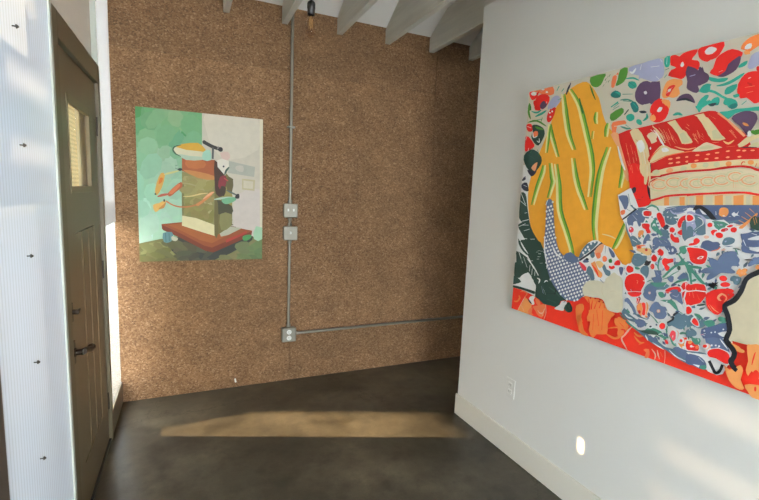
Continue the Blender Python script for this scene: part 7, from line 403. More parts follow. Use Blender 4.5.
TROLLEY_PAINT=(
'36:383,0,400,1001,0,1001,0,0|37:0,820,1,816,15,787,34,794,51,841,71,898,101,929,129,954,149,984,144,1001,0,1001|38:0,578,17,602,43,696,80,798,137,839,198,872,259,939,290,997,274,1001,197,1001,171,997,125,971,83,937,32,913,0,876|39:35,796,32,731,44,633,74,554,134,552,193,599,210,702,209,809,200,868,175,896,116,883,58,846|40:174,951,175,883,187,839,209,822,241,853,270,905,287,962,285,1001,186,1001|41:288,970,295,920,272,882,257,852,287,838,330,833,368,816,399,825,414,918,408,1001,290,1001|42:188,709,206,692,222,720,244,760,278,784,318,805,362,829,393,851,384,874,356,887,314,882,270,866,236,840,209,809,188,775,178,742|43:0,145,49,140,124,198,208,220,284,240,328,251,348,282,343,382,313,486,250,535,180,559,124,565,74,567,21,612,0,605|44:0,302,6,198,28,169,64,178,127,202,186,246,205,312,200,381,174,441,131,478,67,480,13,441,0,328|45:0,472,17,472,49,501,87,546,110,595,89,627,53,643,14,640,0,627|46:166,580,179,533,201,504,227,495,256,523,277,564,274,609,254,643,209,644,169,624|47:112,866,113,737,121,657,134,622,154,661,172,741,173,856,164,958,141,996,118,978|48:41,448,47,436,64,430,82,430,92,439,95,450,86,465,72,476,55,472,42,462|49:122,620,133,609,159,614,181,625,181,640,170,650,145,646,122,634|50:211,393,225,375,245,377,262,389,261,411,250,429,227,427,207,415|51:151,740,152,636,157,637,156,740|52:74,560,85,541,100,538,120,543,149,556,168,572,157,587,133,596,101,592,74,580|53:20,150,64,145,127,160,185,185,203,213,198,239,170,262,126,266,57,222,6,172|54:115,650,78,663,49,632,46,569,69,512,109,484,142,525,143,597|54:147,634,108,647,75,614,83,554,105,500,147,498,178,530,178,592|55:182,601,147,631,106,634,66,602,64,549,86,508,133,504,173,544|56:83,332,57,364,22,344,0,302,0,295,8,253,32,219,70,236,88,285|57:295,673,247,694,209,649,202,581,240,533,288,529,327,563,331,628|58:197,382,171,407,138,395,117,354,124,312,146,280,181,296,201,337|59:156,842,137,877,99,877,59,831,38,774,48,731,90,744,136,779|60:262,491,213,511,169,476,148,407,171,338,220,313,266,348,279,420|61:38,926,2,920,0,917,0,815,30,811,56,842,59,887|62:107,542,73,576,28,577,0,535,0,428,5,418,55,425,96,475|63:183,995,149,986,125,957,133,908,167,876,204,886,226,922,217,969|64:221,746,188,752,174,715,179,667,208,631,239,625,259,654,250,706|64:148,643,138,668,113,674,87,644,74,607,86,579,115,584,140,609|57:297,662,260,687,215,689,182,663,187,622,230,596,277,595,305,624|65:333,516,291,499,260,463,268,419,303,403,345,406,366,447,361,487|54:243,614,210,627,180,603,172,545,186,489,220,470,253,494,255,557|66:172,679,129,697,85,681,59,641,68,591,113,578,161,585,179,632|57:302,590,284,617,252,613,229,579,222,540,241,518,271,517,292,551|58:228,371,208,406,170,406,134,360,119,304,135,264,174,263,212,312|67:286,239,249,246,235,208,244,157,277,120,314,111,331,148,321,203|68:287,367,256,389,225,367,215,299,238,242,270,213,297,251,308,312|69:360,258,343,297,309,276,285,212,282,149,300,119,330,137,355,193|70:284,348,264,399,212,402,167,362,143,299,177,259,223,252,267,289|71:27,601,15,638,0,631,0,499,19,541|72:43,183,21,222,0,222,0,83,39,123|73:26,657,0,673,0,534,19,542,42,603|74:214,773,202,816,161,802,122,756,100,691,119,654,160,662,198,714|70:135,196,107,209,84,188,78,151,89,115,117,103,144,121,147,161|75:53,332,44,363,15,355,0,337,0,237,4,238,35,279|76:156,460,118,460,84,435,80,387,106,353,147,343,178,377,182,425|77:158,920,136,951,110,921,102,855,113,796,136,771,159,803,168,863|78:152,532,130,571,85,578,52,546,51,502,74,468,115,457,151,485|70:180,183,138,202,95,179,73,140,97,104,143,87,187,110,210,150|79:300,237,267,233,247,204,256,162,282,129,318,128,342,160,330,206|80:81,587,43,610,0,605,0,481,11,469,56,486,84,531|81:0,111,6,154,0,192|82:69,1001,55,944,66,884,104,873,139,899,160,958,146,1001|83:197,660,162,668,144,633,158,587,185,555,215,558,238,584,225,630|66:293,659,246,647,213,612,203,564,238,534,286,545,328,578,330,630|84:82,767,69,795,40,794,8,765,0,732,0,717,10,696,38,701,66,726|85:90,964,45,970,17,927,17,879,43,839,90,843,127,881,125,936|86:380,734,332,730,301,691,292,633,328,585,37'
'9,583,409,630,417,688|70:191,247,166,274,135,254,115,192,117,122,143,86,179,111,199,182|87:329,747,299,752,286,722,304,670,342,636,370,638,384,666,366,717|88:164,300,126,314,90,297,68,264,90,233,123,211,162,230,178,265|75:100,320,72,358,27,367,0,350,0,286,22,259,66,255,106,273|79:255,405,215,402,192,364,197,318,232,294,273,294,299,333,291,381|89:385,487,367,513,338,499,318,465,318,426,335,401,365,409,386,446|90:388,272,359,281,338,259,329,222,343,182,371,177,393,196,403,233|91:259,310,242,344,207,335,182,292,176,248,188,211,222,224,248,261|92:105,682,64,687,40,647,43,596,73,560,112,555,136,592,139,645|93:39,748,1,763,0,762,0,621,14,618,50,649,60,703|94:300,726,262,757,216,764,181,718,177,666,197,617,249,623,293,664|95:73,566,56,617,7,610,0,602,0,455,25,458,65,507|96:302,562,288,592,256,592,226,558,217,516,232,490,261,489,287,522|97:326,341,297,363,269,338,269,284,283,237,313,224,339,246,345,297|98:311,237,285,273,244,269,216,242,208,200,237,169,276,165,304,194|54:201,586,166,600,138,570,125,524,143,477,180,461,210,493,216,541|99:368,685,337,702,306,681,291,640,308,605,334,589,365,603,377,644|62:182,544,155,564,122,563,95,519,99,474,117,443,152,448,177,493|76:351,218,317,242,277,236,250,206,263,168,293,139,333,149,360,178|100:26,776,0,778,0,641,34,639,69,675,62,739|101:49,806,23,838,0,838,0,734,12,731,40,764|102:235,959,200,971,165,952,156,902,164,857,197,836,227,867,245,911|69:396,227,368,266,321,269,294,235,289,192,318,156,362,154,395,182|103:417,484,397,530,347,538,307,500,296,446,322,401,371,400,410,434|85:57,1001,52,994,71,934,102,881,138,879,158,915,143,980,124,1001|104:26,436,8,469,0,464,0,326,9,336,30,383|105:65,680,33,709,0,713,0,612,31,608,65,635|106:226,659,202,682,169,677,142,630,142,579,163,549,197,560,225,607|107:15,255,0,265,0,161,10,167,23,211|75:101,285,67,313,25,326,0,305,0,254,26,221,67,223,95,245|69:385,354,353,390,311,366,278,315,282,254,310,219,351,236,385,287|108:126,937,85,947,44,927,22,887,40,849,84,842,125,863,145,902|109:104,710,56,707,28,666,24,617,50,572,98,580,136,616,135,670|110:215,902,187,917,163,890,163,826,179,774,206,747,229,779,234,844|108:254,864,213,862,196,820,202,758,249,721,294,717,309,765,302,829|111:70,320,45,346,12,326,0,301,0,184,8,164,43,193,71,252|112:377,461,337,494,291,471,256,424,260,363,294,327,340,345,378,393|110:245,936,209,943,174,921,169,864,189,818,225,813,253,839,263,889|113:402,903,367,925,328,900,307,838,324,779,360,745,403,778,418,845|69:261,537,227,555,188,543,174,478,187,422,219,393,256,417,275,478|114:200,1001,196,996,205,933,238,889,275,871,296,910,283,974,265,1001|79:351,290,321,312,285,295,270,245,283,193,319,179,349,202,364,245|112:348,481,307,507,262,482,246,429,258,377,297,354,338,376,368,426|115:135,343,107,368,74,350,51,309,59,263,85,236,121,246,143,293|116:42,910,16,929,0,927,0,818,24,827,45,868|117:262,1001,262,994,305,946,357,938,379,994,378,1001|118:130,833,100,854,66,835,47,799,56,760,90,752,125,761,140,798|79:134,485,106,479,97,448,107,407,138,376,167,379,180,409,165,452|119:27,472,5,504,0,502,0,350,10,353,34,416|80:42,602,2,622,0,620,0,458,17,450,52,492,70,552|113:362,927,333,960,294,961,261,944,252,905,279,870,321,863,355,886|63:248,965,206,984,164,957,140,911,151,858,197,842,243,866,268,917|120:136,695,97,724,58,688,45,628,58,574,92,548,130,573,155,634|121:194,1001,215,965,260,956,301,983,309,1001|112:349,411,309,408,275,382,271,338,300,310,342,310,374,340,375,382|122:339,262,299,294,252,278,218,239,230,185,274,162,326,163,346,213|88:34,272,0,282,0,172,35,190,50,232|116:322,963,279,962,267,915,286,863,327,823,370,828,389,872,362,926|123:78,625,59,653,28,641,4,596,0,577,0,532,17,513,50,525,78,574|111:24,263,0,280,0,148,7,145,36,163,38,216|124:267,1001,235,977,231,931,262,908,301,900,327,936,333,977,313,1001|125:191,578,160,590,129,574,115,524,129,475,162,461,196,479,207,532|105:95,827,66,850,34,824,8,773,13,715,41,694,76,706,94,766|126:88,595,52,603,18,584,10,538,27,499,60,483,92,509,106,553|75:39,338,0,329,0,220,35,227,62,263,71,308|127:165,334,136'
',331,126,299,143,248,176,200,204,206,214,237,202,290|128:396,619,357,629,326,599,317,547,344,506,383,487,410,524,422,575|117:384,1001,349,994,318,956,329,919,357,901,397,913,423,950,425,990,393,1001|93:76,676,36,682,0,657,0,595,4,588,47,591,88,609,98,648|129:276,853,234,875,187,859,161,800,170,740,207,707,254,734,289,790|130:136,808,109,848,63,859,34,832,24,794,54,759,97,743,129,767|108:212,885,187,898,162,884,141,848,150,810,170,785,198,806,214,843|85:362,983,347,1001,325,1001,309,993,291,946,288,898,312,878,343,890,359,937|63:185,969,151,976,117,959,107,916,119,877,152,869,184,888,202,930|131:34,481,4,499,0,499,0,394,13,397,38,435|132:43,1001,35,989,29,928,55,895,97,910,134,958,136,1001|133:69,1001,52,960,57,915,77,892,104,915,122,958,120,1001|69:325,480,306,522,271,494,248,430,249,366,270,332,304,345,325,416|70:208,222,186,255,151,251,123,231,113,192,136,162,170,158,202,179|134:314,819,271,802,240,765,253,711,293,683,341,683,360,732,349,781|116:383,928,350,933,324,907,318,850,334,790,368,775,395,806,402,869|112:301,518,265,558,211,556,177,504,180,449,208,407,258,413,293,458|69:276,455,253,484,217,475,193,444,189,401,219,377,257,381,286,414|63:153,1001,139,980,124,926,141,903,169,915,196,959,208,1001|135:413,485,393,526,350,510,313,471,296,415,314,380,352,385,390,424|101:175,887,139,911,102,881,93,816,111,761,150,737,188,770,194,835|136:344,859,296,846,269,804,265,761,298,737,347,753,382,795,379,840|124:263,930,234,960,190,964,148,916,140,854,170,821,213,827,248,871|103:338,525,306,555,263,547,233,508,234,459,265,426,309,436,338,475|127:73,351,46,360,28,335,30,289,49,245,76,242,98,263,97,314|137:206,1001,191,979,184,933,212,901,248,894,275,926,280,973,254,1001|69:369,280,332,313,287,291,264,229,277,166,316,131,359,161,384,219|106:256,715,233,743,199,730,170,667,158,597,181,567,217,582,246,646|138:49,1001,49,992,66,938,107,900,136,904,146,935,126,989,114,1001|139:124,1001,97,983,92,944,112,916,143,920,167,940,170,975,158,1001|103:148,571,131,606,97,590,65,537,57,473,80,449,112,462,145,510|67:328,316,285,331,258,289,261,241,286,196,329,202,363,231,366,286|70:200,249,159,265,118,246,108,192,120,140,160,128,195,148,218,196|140:54,300,22,301,0,276,0,268,12,225,37,189,72,179,91,215,86,267|113:340,986,291,975,262,931,272,870,314,828,367,831,395,882,385,946|67:330,321,316,361,279,349,246,307,240,258,253,223,287,233,317,270|141:55,917,21,936,0,928,0,837,9,831,46,850,65,883|142:219,697,192,714,166,686,150,634,156,575,182,549,208,582,225,635|106:219,621,197,658,154,669,124,638,112,596,139,559,183,547,216,578|143:101,858,63,875,22,852,8,802,24,759,61,735,103,761,114,813|58:239,430,191,418,160,377,168,332,197,298,243,315,277,352,274,400|115:31,384,8,410,0,406,0,264,19,313|93:66,732,31,754,0,744,0,636,17,627,56,648,84,689|144:90,980,53,967,27,935,32,886,67,863,106,861,128,900,122,948|84:119,794,94,803,69,788,63,748,70,712,94,704,118,718,127,756|145:206,759,178,772,150,765,126,735,132,697,160,684,189,691,208,722|131:25,589,0,600,0,433,30,462,40,525|67:134,465,102,483,72,459,66,399,79,345,109,330,138,352,147,408|139:157,957,143,990,108,989,77,949,55,901,71,868,107,875,139,910|55:149,677,117,716,68,708,31,654,14,585,48,542,99,562,139,610|135:246,527,203,527,170,498,167,455,191,424,229,416,265,443,271,490|60:322,427,296,458,275,421,270,368,282,316,307,299,330,322,338,377|98:51,394,19,408,0,395,0,299,30,291,58,315,70,357|86:291,738,255,737,227,707,241,645,279,608,318,601,342,637,324,695|146:234,869,208,901,169,907,123,865,115,808,130,769,170,769,211,809|70:184,291,155,301,135,274,138,223,160,181,191,159,210,193,205,246|147:264,791,226,776,198,749,192,710,220,685,259,698,290,726,289,765|148:106,805,65,817,27,797,8,760,18,719,58,700,101,721,122,764|149:376,869,339,883,302,859,289,799,314,748,353,736,391,761,400,822|150:125,503,91,523,52,508,35,457,52,411,87,383,126,410,145,460|151:58,202,32,216,15,188,13,147,29,108,57,100,77,123,76,166|88:123,269,108,322,59,317,14,286,0,226,0,225,17,175,65,172,116,206|79:325,362,311,391,281,386,256,356,245,316,2'
'63,292,291,288,316,322|152:794,0,794,1001,394,1001,383,0|153:402,960,418,893,436,825,468,764,511,721,572,704,672,728,762,787,781,895,761,995,750,1001,416,1001|154:587,343,597,228,646,187,708,170,757,129,793,141,794,151,794,475,791,505,701,517,611,456|155:779,67,794,66,794,1001,771,1001|156:514,719,532,694,554,700,572,718,571,740,559,758,530,758,506,747|157:558,614,735,595,741,666,565,697|158:606,652,612,637,635,627,659,626,665,647,659,668,635,671,612,665|159:652,503,738,496,742,574,652,580|160:662,514,726,510,728,562,662,567|161:794,0,794,170,764,170,673,156,372,185,123,151,10,125,0,122,0,0|162:5,72,14,38,29,19,60,10,129,10,194,20,207,45,195,75,165,108,123,131,65,125,16,105|163:0,11,10,0,214,0,230,3,243,19,193,40,121,56,53,56,2,45,0,40|164:165,110,195,69,239,25,278,0,459,0,515,20,571,46,624,76,681,110,722,141,729,167,708,178,652,155,583,120,519,87,462,64,435,67,403,86,333,128,258,164,197,164,159,144|165:619,0,660,18,708,53,759,99,793,141,784,159,750,156,699,116,638,69,563,36,515,13,544,0|166:779,0,794,7,794,135,793,141,764,141,722,112,656,60,610,11,636,0|167:736,148,765,133,794,148,794,232,750,243,729,192|168:96,55,73,53,53,36,54,15,69,4,91,5,111,22,112,43|169:794,18,767,41,724,58,700,54,708,31,745,0,794,0|170:100,32,78,54,53,65,37,60,39,41,59,21,85,6,99,14|171:209,38,171,39,133,33,121,19,136,7,173,3,211,13,228,27|172:383,0,361,20,323,42,301,37,312,11,323,0|173:264,52,232,48,203,37,187,20,207,13,239,14,270,28,280,43|174:475,148,443,135,419,111,416,93,433,90,462,102,487,124,497,146|175:462,137,427,136,396,120,378,99,400,86,437,88,473,103,480,124|176:8,89,0,92,0,62,4,63,14,75|177:703,66,672,93,632,105,614,91,619,66,647,39,686,29,715,36|178:86,96,71,113,51,116,34,106,31,84,49,67,70,60,87,73|179:78,26,47,39,17,36,2,26,13,11,41,0,42,0,73,0,92,9|180:750,52,718,52,692,40,680,23,695,10,726,12,751,22,762,38|181:186,10,153,13,121,7,112,0,197,0|182:304,90,280,84,260,67,259,44,277,33,302,33,321,53,323,77|183:794,86,770,82,740,65,732,48,750,42,783,46,794,53|184:555,0,539,12,502,21,481,9,483,0|185:448,74,416,57,393,36,387,19,402,15,432,30,456,52,467,72|180:735,84,703,102,670,108,652,104,663,89,694,72,727,65,742,70|186:10,92,0,95,0,62,13,64,26,78|174:240,131,209,148,176,150,159,136,164,114,195,93,231,94,256,107|187:355,54,318,51,285,38,276,20,293,9,326,7,360,22,371,41|188:790,2,756,27,718,34,691,25,699,0,791,0|189:454,5,430,0,485,0|190:187,132,164,140,140,138,129,125,139,110,160,98,186,102,194,117|175:251,91,218,104,186,107,169,101,178,87,212,75,243,71,264,76|191:287,107,248,102,210,86,199,65,220,55,258,56,298,73,306,95|192:301,10,272,36,239,52,215,46,224,20,244,0,301,0|193:68,112,46,125,21,126,7,114,11,95,35,80,64,79,80,93|193:119,111,82,106,51,87,41,68,56,56,94,62,128,81,134,100|194:178,93,139,95,105,83,85,62,108,46,144,38,178,54,194,75|174:221,124,203,137,181,138,166,121,171,99,189,84,211,86,226,102|195:179,58,144,71,110,78,93,70,103,54,136,38,167,37,182,44|196:144,43,113,59,77,64,59,55,71,37,104,23,138,18,154,27|197:488,125,442,121,403,111,386,96,406,85,446,86,486,95,504,111|198:359,108,335,113,313,105,304,87,313,68,336,64,356,72,364,89|199:284,101,262,128,228,146,208,136,214,111,236,86,270,66,290,75|176:9,96,0,101,0,71,4,70,17,80|200:366,118,326,110,298,85,289,61,308,49,347,55,375,80,384,104|190:231,1,202,24,172,33,153,28,159,8,169,0,231,0|192:414,79,388,103,357,113,332,108,342,83,366,59,399,48,418,57|201:593,0,583,8,551,16,532,9,534,0|202:713,17,674,38,637,45,612,42,625,22,659,0,723,0|176:86,21,61,18,42,7,37,0,89,0,94,11|172:341,115,320,111,304,96,295,81,309,75,332,83,349,97,354,110|203:349,88,317,116,280,131,258,129,265,109,299,80,335,65,357,67|185:309,55,269,42,239,25,222,8,243,5,279,12,310,31,328,50|204:205,28,165,21,124,7,120,0,205,0,212,3,222,19|182:307,68,269,71,231,66,219,52,233,39,270,34,307,41,317,55|194:12,37,0,41,0,7,9,7,24,20|170:139,106,120,124,96,130,81,121,88,102,104,86,125,81,138,90|184:565,26,535,37,503,37,493,26,502,12,529,0,535,0,560,0,579,10|205:693,11,668,4,664,0,710,0,710,2|177:686,131,646,131,607,114,601,93,613,7'
'3,658,75,698,93,705,116|195:198,44,167,72,132,87,116,82,120,65,150,39,186,20,210,20|206:429,11,409,22,385,18,376,0,436,0|207:678,0,653,9,624,10,605,1,605,0|208:406,128,373,115,352,89,346,63,368,55,401,65,425,92,427,117|209:794,25,778,42,753,48,739,43,742,28,762,12,788,0,794,3|210:511,103,490,118,464,127,446,121,454,103,477,86,504,80,521,85|211:137,219,246,171,397,83,456,68,570,120,718,185,722,210,645,225,470,199,260,267,135,252|212:134,249,143,212,258,154,403,69,456,54,570,106,718,178,722,207,556,138,449,89,397,104,258,185|213:259,206,372,143,450,121,543,171,625,214,463,188,260,260,174,246|214:543,124,583,142,687,192,680,207,638,185,543,146|215:139,161,147,131,164,125,183,130,196,141,202,158,204,180,197,199,169,201,142,192|216:156,192,158,131,161,131,159,192|216:177,192,179,137,182,137,180,192|217:192,159,196,144,207,138,220,137,231,146,233,158,216,167,196,171|218:654,155,659,141,671,136,687,138,705,149,718,163,718,174,708,181,683,179,659,170|219:509,167,556,178,652,228,577,239,496,199|220:562,261,589,247,592,252,565,266|221:563,240,611,234,611,237,564,244|222:260,253,467,192,473,602,265,604|223:266,546,276,511,307,495,351,487,406,483,453,491,464,525,453,560,421,568,377,570,322,578,277,578|224:273,365,285,308,324,282,373,268,421,259,457,269,466,323,458,381,444,408,413,421,347,428,287,417|225:271,460,287,417,317,403,349,405,373,430,375,461,326,488,276,498|226:261,430,261,322,267,303,273,335,276,430,276,524,271,556,264,537|227:365,347,399,310,429,322,452,353,454,392,439,422,390,416,349,392|228:372,439,358,457,337,462,320,457,318,439,336,420,359,411,374,420|229:362,509,337,527,306,537,290,527,293,507,320,487,351,481,368,490|230:334,465,311,458,292,439,294,416,311,401,336,412,356,432,352,455|231:395,329,369,329,343,320,335,304,350,293,375,292,400,303,410,319|228:369,551,342,573,310,580,288,567,295,542,319,522,349,514,367,528|229:451,511,432,519,411,516,400,501,405,483,425,476,445,480,459,494|232:422,354,407,362,390,361,378,352,384,337,399,327,416,329,426,340|233:445,552,417,550,393,536,380,520,393,509,425,513,450,527,458,542|234:321,386,291,374,270,347,273,322,293,311,324,321,341,348,341,374|235:350,528,326,546,298,557,286,545,285,528,307,508,335,500,352,509|236:397,334,379,345,356,345,349,329,354,313,371,303,392,306,404,318|237:359,363,331,367,304,351,298,324,312,303,343,304,370,319,373,344|238:336,481,308,499,280,509,266,501,266,485,292,465,320,458,336,464|239:351,450,334,463,315,463,302,450,303,432,317,420,335,418,348,430|237:441,387,420,399,396,395,386,375,388,353,408,341,432,344,444,364|240:419,342,401,342,392,325,393,304,407,286,425,287,434,303,433,324|241:323,333,306,338,291,327,286,310,293,293,312,289,327,301,332,319|231:349,351,328,346,314,328,317,304,333,285,356,291,368,312,366,335|242:466,440,451,452,431,454,417,441,422,422,437,411,456,410,467,423|243:373,490,351,501,329,494,318,474,318,450,340,440,363,445,376,465|243:404,562,372,554,345,531,343,506,361,490,394,499,419,523,422,548|244:415,378,396,398,368,400,355,381,358,360,375,340,402,340,419,356|245:318,542,296,548,271,548,262,536,268,523,292,518,317,519,328,530|246:379,584,356,585,338,566,338,543,354,531,376,530,392,548,397,571|233:453,563,424,550,398,524,397,497,422,492,453,505,478,532,472,553|228:317,504,289,512,260,502,246,482,261,464,288,457,317,465,333,485|243:411,545,383,559,350,558,337,543,348,525,372,511,402,512,417,526|247:350,560,331,565,311,559,307,544,314,533,332,530,349,535,359,548|231:407,359,389,362,376,346,374,326,388,311,406,315,421,326,419,346|235:353,554,333,556,311,549,307,535,314,523,335,521,355,530,363,543|248:391,387,366,399,342,394,324,380,334,359,354,343,382,344,398,363|234:454,387,436,390,420,380,415,365,425,353,443,349,459,360,464,375|249:396,425,378,445,353,451,333,443,335,421,353,402,378,395,397,403|229:340,549,316,550,292,535,286,517,300,505,326,508,348,522,355,540|250:324,440,299,436,273,418,271,403,286,397,312,401,334,419,340,435|239:363,441,337,434,314,415,309,394,327,386,355,393,376,414,381,434|240:403,401,382,424,349,435,331,416,333'
',391,352,364,384,361,404,376|235:447,433,429,442,410,442,400,429,401,413,417,400,438,402,450,416|251:417,470,396,487,369,492,356,479,356,460,377,445,403,437,422,448|240:468,471,460,488,440,490,427,475,421,456,432,440,450,441,466,452|252:259,243,405,192,470,171,470,248,348,296,261,311|253:265,610,364,582,470,574,474,697,267,696|254:284,658,303,632,353,629,403,639,417,663,403,686,346,691,291,685|255:305,594,364,569,421,560,466,561,478,572,466,588,428,600,377,610,313,618,272,617|256:466,178,496,185,584,249,585,566,493,671,471,697|257:466,639,469,561,471,505,478,465,497,447,518,452,535,488,545,537,536,586,519,632,493,679,471,697|258:517,445,531,397,558,377,584,384,588,448,578,510,547,516,518,494|259:543,538,551,495,568,478,584,483,593,527,591,574,568,587,545,578|260:476,378,491,326,534,313,577,320,592,350,584,384,534,414,485,423|261:498,268,510,213,544,215,577,242,586,287,577,328,540,339,504,326|262:465,302,466,178,478,153,490,185,493,290,491,396,480,438,468,423|263:265,747,317,739,372,741,417,747,423,755,411,766,395,787,367,803,317,799,268,788,239,774,232,759|264:225,729,243,714,257,707,279,704,328,702,378,704,404,710,416,720,420,734,404,746,351,749,292,751,256,760,232,765,217,758,213,745|265:256,703,291,685,343,684,391,691,409,702,404,712,365,713,316,713,271,719,243,721|266:262,783,251,781,237,777,224,772,215,764,210,754,209,743,212,733,219,724,228,716,240,711,252,706,260,704,262,707,254,711,243,717,233,723,227,731,221,739,218,746,219,752,222,758,228,765,238,770,252,776,262,779|267:391,717,397,692,423,686,448,695,451,730,442,762,420,761,398,745|268:396,802,412,794,435,783,457,773,478,767,497,763,510,760,516,782,503,785,485,789,466,795,445,804,423,815,407,823|269:522,781,515,787,505,786,497,779,493,770,497,760,505,755,515,755,523,762,525,772|270:414,821,408,824,402,823,396,819,394,812,396,805,401,800,408,801,414,806,415,813|271:500,785,499,790,496,790,492,787,489,781,487,774,489,770,492,769,495,773,499,778|272:455,780,452,703,465,703,468,781|273:490,651,538,595,565,652,562,696,519,710,487,695|274:534,661,531,663,527,663,523,660,523,656,523,652,527,650,531,650,534,653,535,657|275:563,657,556,650,546,641,539,630,535,618,533,607,533,599,537,598,541,605,547,614,551,624,557,633,563,645,567,654|276:495,553,492,521,502,501,518,494,533,510,545,537,549,568,545,592,526,595,505,583|277:530,575,556,556,560,561,533,580|278:504,495,505,466,517,452,531,453,541,479,544,509,529,522,512,521|279:466,424,483,425,507,427,532,431,556,434,580,438,598,442,598,447,580,449,555,449,530,446,505,442,481,435,465,429|280:514,417,524,404,538,397,557,398,587,411,611,427,613,441,598,448,556,443,518,431|281:544,493,553,487,567,478,582,471,597,464,613,460,624,458,626,462,616,467,601,475,587,481,572,488,556,493,545,497|282:605,454,604,441,618,436,632,439,635,455,632,470,622,472,611,466|283:124,562,111,523,103,485,100,454,105,442,115,445,129,466,143,498,156,541,162,578,154,593,139,590|284:125,536,123,517,132,520,144,531,149,546,150,558,142,562,132,557|285:157,579,166,580,179,582,194,587,214,593,237,603,254,611,253,615,236,612,212,606,191,599,176,594,164,588,156,583|286:266,626,258,629,249,628,242,624,238,619,242,614,249,610,258,611,266,615,269,620|287:223,627,241,618,242,620,224,629|288:224,639,242,647,241,650,223,642|289:178,443,189,437,206,449,226,469,247,486,264,504,268,521,264,534,256,536,240,526,206,494,178,460|290:186,454,202,454,229,481,252,510,252,523,240,523,210,496,184,467|291:115,432,124,432,137,434,149,438,162,441,175,446,184,451,183,457,174,458,160,457,146,454,133,450,122,443,114,438|292:108,455,105,457,102,457,99,454,98,451,98,447,101,445,105,445,108,447,109,451|293:89,353,98,332,108,334,122,346,138,358,152,373,161,391,165,407,162,411,153,410,139,402,123,392,102,387,87,378|294:131,352,152,360,162,382,165,400,158,394,146,380,128,364,116,352|295:159,415,156,418,153,419,150,415,149,409,150,404,153,401,156,401,159,405,160,410|296:162,403,175,394,192,383,211,374,229,368,248,365,268,365,287,365,306,368,325,373,343,378,360,386,377,395,396,410,416,427,429,439,4'
'24,446,410,434,391,417,373,403,356,394,340,388,323,382,305,378,286,375,268,374,250,375,231,378,214,382,196,391,179,403,167,411|297:350,381,362,378,382,393,407,414,433,437,452,457,455,469,446,470,426,452,401,428,371,408,349,392|298:269,439,284,439,305,439,325,441,343,446,360,451,376,456,395,461,414,465,427,468,427,471,413,470,394,468,375,466,358,460,341,455,324,450,304,446,283,444,269,442|299:396,425,409,433,428,446,443,457,454,464,461,470,467,476,465,480,458,480,447,477,436,470,420,458,404,441,393,430|300:264,529,277,526,295,524,313,521,327,518,341,515,350,513,351,516,343,521,330,527,314,531,297,533,278,533,264,532'
)
SKY, SUNE, EXPO = 24.0, 39.0, 0.0
def shapes(s):
    out = []
    for t in s.split('|'):
        c, q = t.split(':'); q = [int(v) for v in q.split(',')]
        out.append((int(c), list(zip(q[::2], q[1::2]))))
    return out
def painting(name, data, W, H, depth, frame, gain, label):
    """stretched canvas box with the paint laid over it as thin flat patches; frame(u, v, w) gives the world point"""
    bm = BM(); cl = []
    us = (0, W/1000); vs = (0, H/1000); ws = (0, depth)
    g = [[[bm.verts.new(frame(u,v,w)) for w in ws] for v in vs] for u in us]
    for f in (((0,0,0),(0,1,0),(1,1,0),(1,0,0)),((0,0,1),(1,0,1),(1,1,1),(0,1,1)),((0,0,0),(0,0,1),(0,1,1),(0,1,0)),((1,0,0),(1,1,0),(1,1,1),(1,0,1)),((0,0,0),(1,0,0),(1,0,1),(0,0,1)),((0,1,0),(0,1,1),(1,1,1),(1,1,0))):
        bm.faces.new([g[i][j][k] for i,j,k in f])
    bmesh.ops.recalc_face_normals(bm, faces=bm.faces[:])
    for f in bm.faces: f.material_index = 0
    nb = len(bm.faces); cols = [(.8,.8,.8)]*nb
    cells = {}; K = 40
    for c, q in shapes(data):
        if len(q) < 3: continue
        xs = [p[0] for p in q]; ys = [p[1] for p in q]
        ks = [(i,j) for i in range(int(min(xs))//K, int(max(xs))//K+1) for j in range(int(min(ys))//K, int(max(ys))//K+1)]
        lv = 1+max(cells.get(k, 0) for k in ks)
        for k in ks: cells[k] = lv
        try: f = bm.faces.new([bm.verts.new(frame(u/1000, v/1000, depth+.00006*lv)) for u,v in q])
        except ValueError: continue
        f.material_index = 1; cols.append(tuple(min(.88, x*gain) for x in lin(PALETTE[c])))
    f0 = frame(0,0,0)
    loc = Vector(frame(W/2000, 0, 0))
    bmesh.ops.translate(bm, verts=bm.verts[:], vec=-loc)
    me = bpy.data.meshes.new(name); bm.to_mesh(me); bm.free()
    me.materials.append(M['canvas']); me.materials.append(M['paint'])
    a = me.color_attributes.new('paint', 'FLOAT_COLOR', 'CORNER')
    for p in me.polygons:
        for li in p.loop_indices: a.data[li].color = (*cols[p.index], 1)
    t = thing('hanging_painting', loc, label, 'painting')
    o = bpy.data.objects.new('canvas', me); C.objects.link(o); o.parent = t
    return t
pb = painting('canvas', CLOTH_PAINT, 1190, 1185, .034, lambda u,v,w: (RW-(.001+w)*math.cos(TH)+(.5066+u)*math.sin(TH), 2.385-(.001+w)*math.sin(TH)-(.5066+u)*math.cos(TH), .8845+v), 1.3, 'large painting of flowered and striped cloth in orange, red and blue on the white partition')
ps = painting('canvas', TROLLEY_PAINT, 794, 1001, .034, lambda u,v,w: (-.294+u, BW-.001-w, .985+v), 1.22, 'green and cream painting of a box on a brown trolley, on the particle board wall')
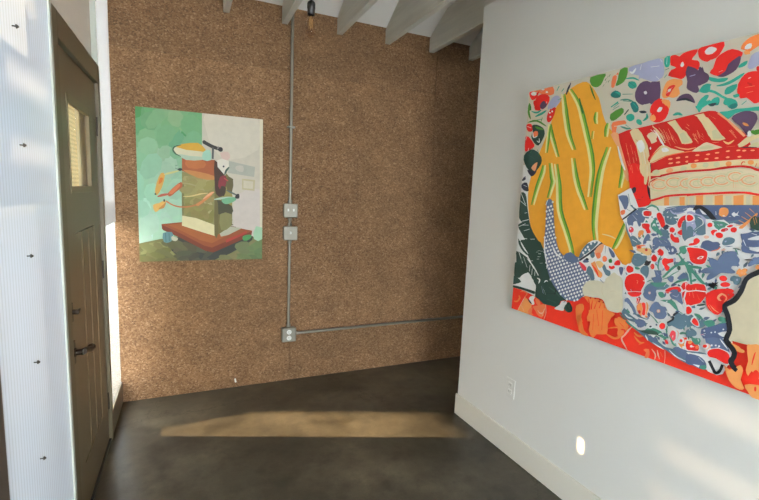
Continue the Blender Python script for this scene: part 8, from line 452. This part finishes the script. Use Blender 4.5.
# ------------------------------------------------------------------ outdoors: paving, and an added unseen screen cut to shape the sunlight
b = BM(); box(b, -40, -.50, -30, 40, -.14, -.04); struct(obj('ground', b, M['ground']))
SUN = Vector((1, -.37, -.577)).normalized()
XS = -6.0; k = (LW-XS); DY, DZ = .37*k, .577*k          # where a point of the left wall sits on the screen along the sun
holes = [(2.74,3.16,.0,1.17), (2.04,2.30,1.48,1.74), (1.05,1.76,1.995,2.07), (1.05,1.83,1.755,1.825), (1.05,1.85,1.56,1.62)]  # gaps placed to throw the sun patches and bands
ys = sorted({-6.0, 28.0} | {v for h in holes for v in h[:2]}); zs = sorted({-2.75, 3.25} | {v for h in holes for v in h[2:]})
b = BM()
for y0, y1 in zip(ys, ys[1:]):
    run = None
    for z0, z1 in zip(zs, zs[1:]):
        ym, zm = (y0+y1)/2, (z0+z1)/2
        op = any(h[0] < ym < h[1] and h[2] < zm < h[3] for h in holes)
        if not op: run = (run[0], z1) if run else (z0, z1)
        if (op or z1 == zs[-1]) and run:
            box(b, XS-.05, XS, y0+DY, y1+DY, run[0]+DZ, run[1]+DZ); run = None
prism(b, [(2.81+DY,-.01+DZ), (3.22+DY,-.01+DZ), (3.22+DY,.605+DZ)], 'X', XS-.05, XS)
box(b, XS-.4, XS, 17, 32, .1, 16)  # tall block added to hide bright sky behind the sheets
struct(obj('added_sun_screen', b, M['fence']))
# ------------------------------------------------------------------ light
w = bpy.data.worlds.new('sky'); sc.world = w; w.use_nodes = True
bg = w.node_tree.nodes['Background']; bg.inputs[0].default_value = (.91,.97,1.0,1); bg.inputs[1].default_value = SKY
sd = bpy.data.lights.new('sun', 'SUN'); sd.energy = SUNE; sd.angle = math.radians(.55); sd.color = (1,.71,.41)
so = bpy.data.objects.new('sun', sd); C.objects.link(so); so.rotation_euler = SUN.to_track_quat('-Z','Y').to_euler(); so.location = (-5,2,5)
# ------------------------------------------------------------------ camera
cd = bpy.data.cameras.new('camera'); co = bpy.data.objects.new('camera', cd); C.objects.link(co)
cd.sensor_width = 36; cd.lens = 432.016*36/759; cd.clip_start = .02
R = ((.9140632546,-.0150540624,.4052921684), (-.4034812330,-.1350835215,.9049615113), (.0411249463,-.9907198481,-.1295489149))
co.matrix_world = Matrix(((R[0][0],-R[0][1],-R[0][2],0), (R[1][0],-R[1][1],-R[1][2],0), (R[2][0],-R[2][1],-R[2][2],1.5), (0,0,0,1)))
sc.camera = co
vs = sc.view_settings; vs.view_transform = 'Standard'; vs.look = 'None'; vs.exposure = EXPO; vs.gamma = 1; vs.use_curve_mapping = False
sc.cycles.use_denoising = True; sc.cycles.max_bounces = 10; sc.cycles.transparent_max_bounces = 12; sc.cycles.diffuse_bounces = 6
sc.cycles.caustics_reflective = False; sc.cycles.sample_clamp_indirect = 6
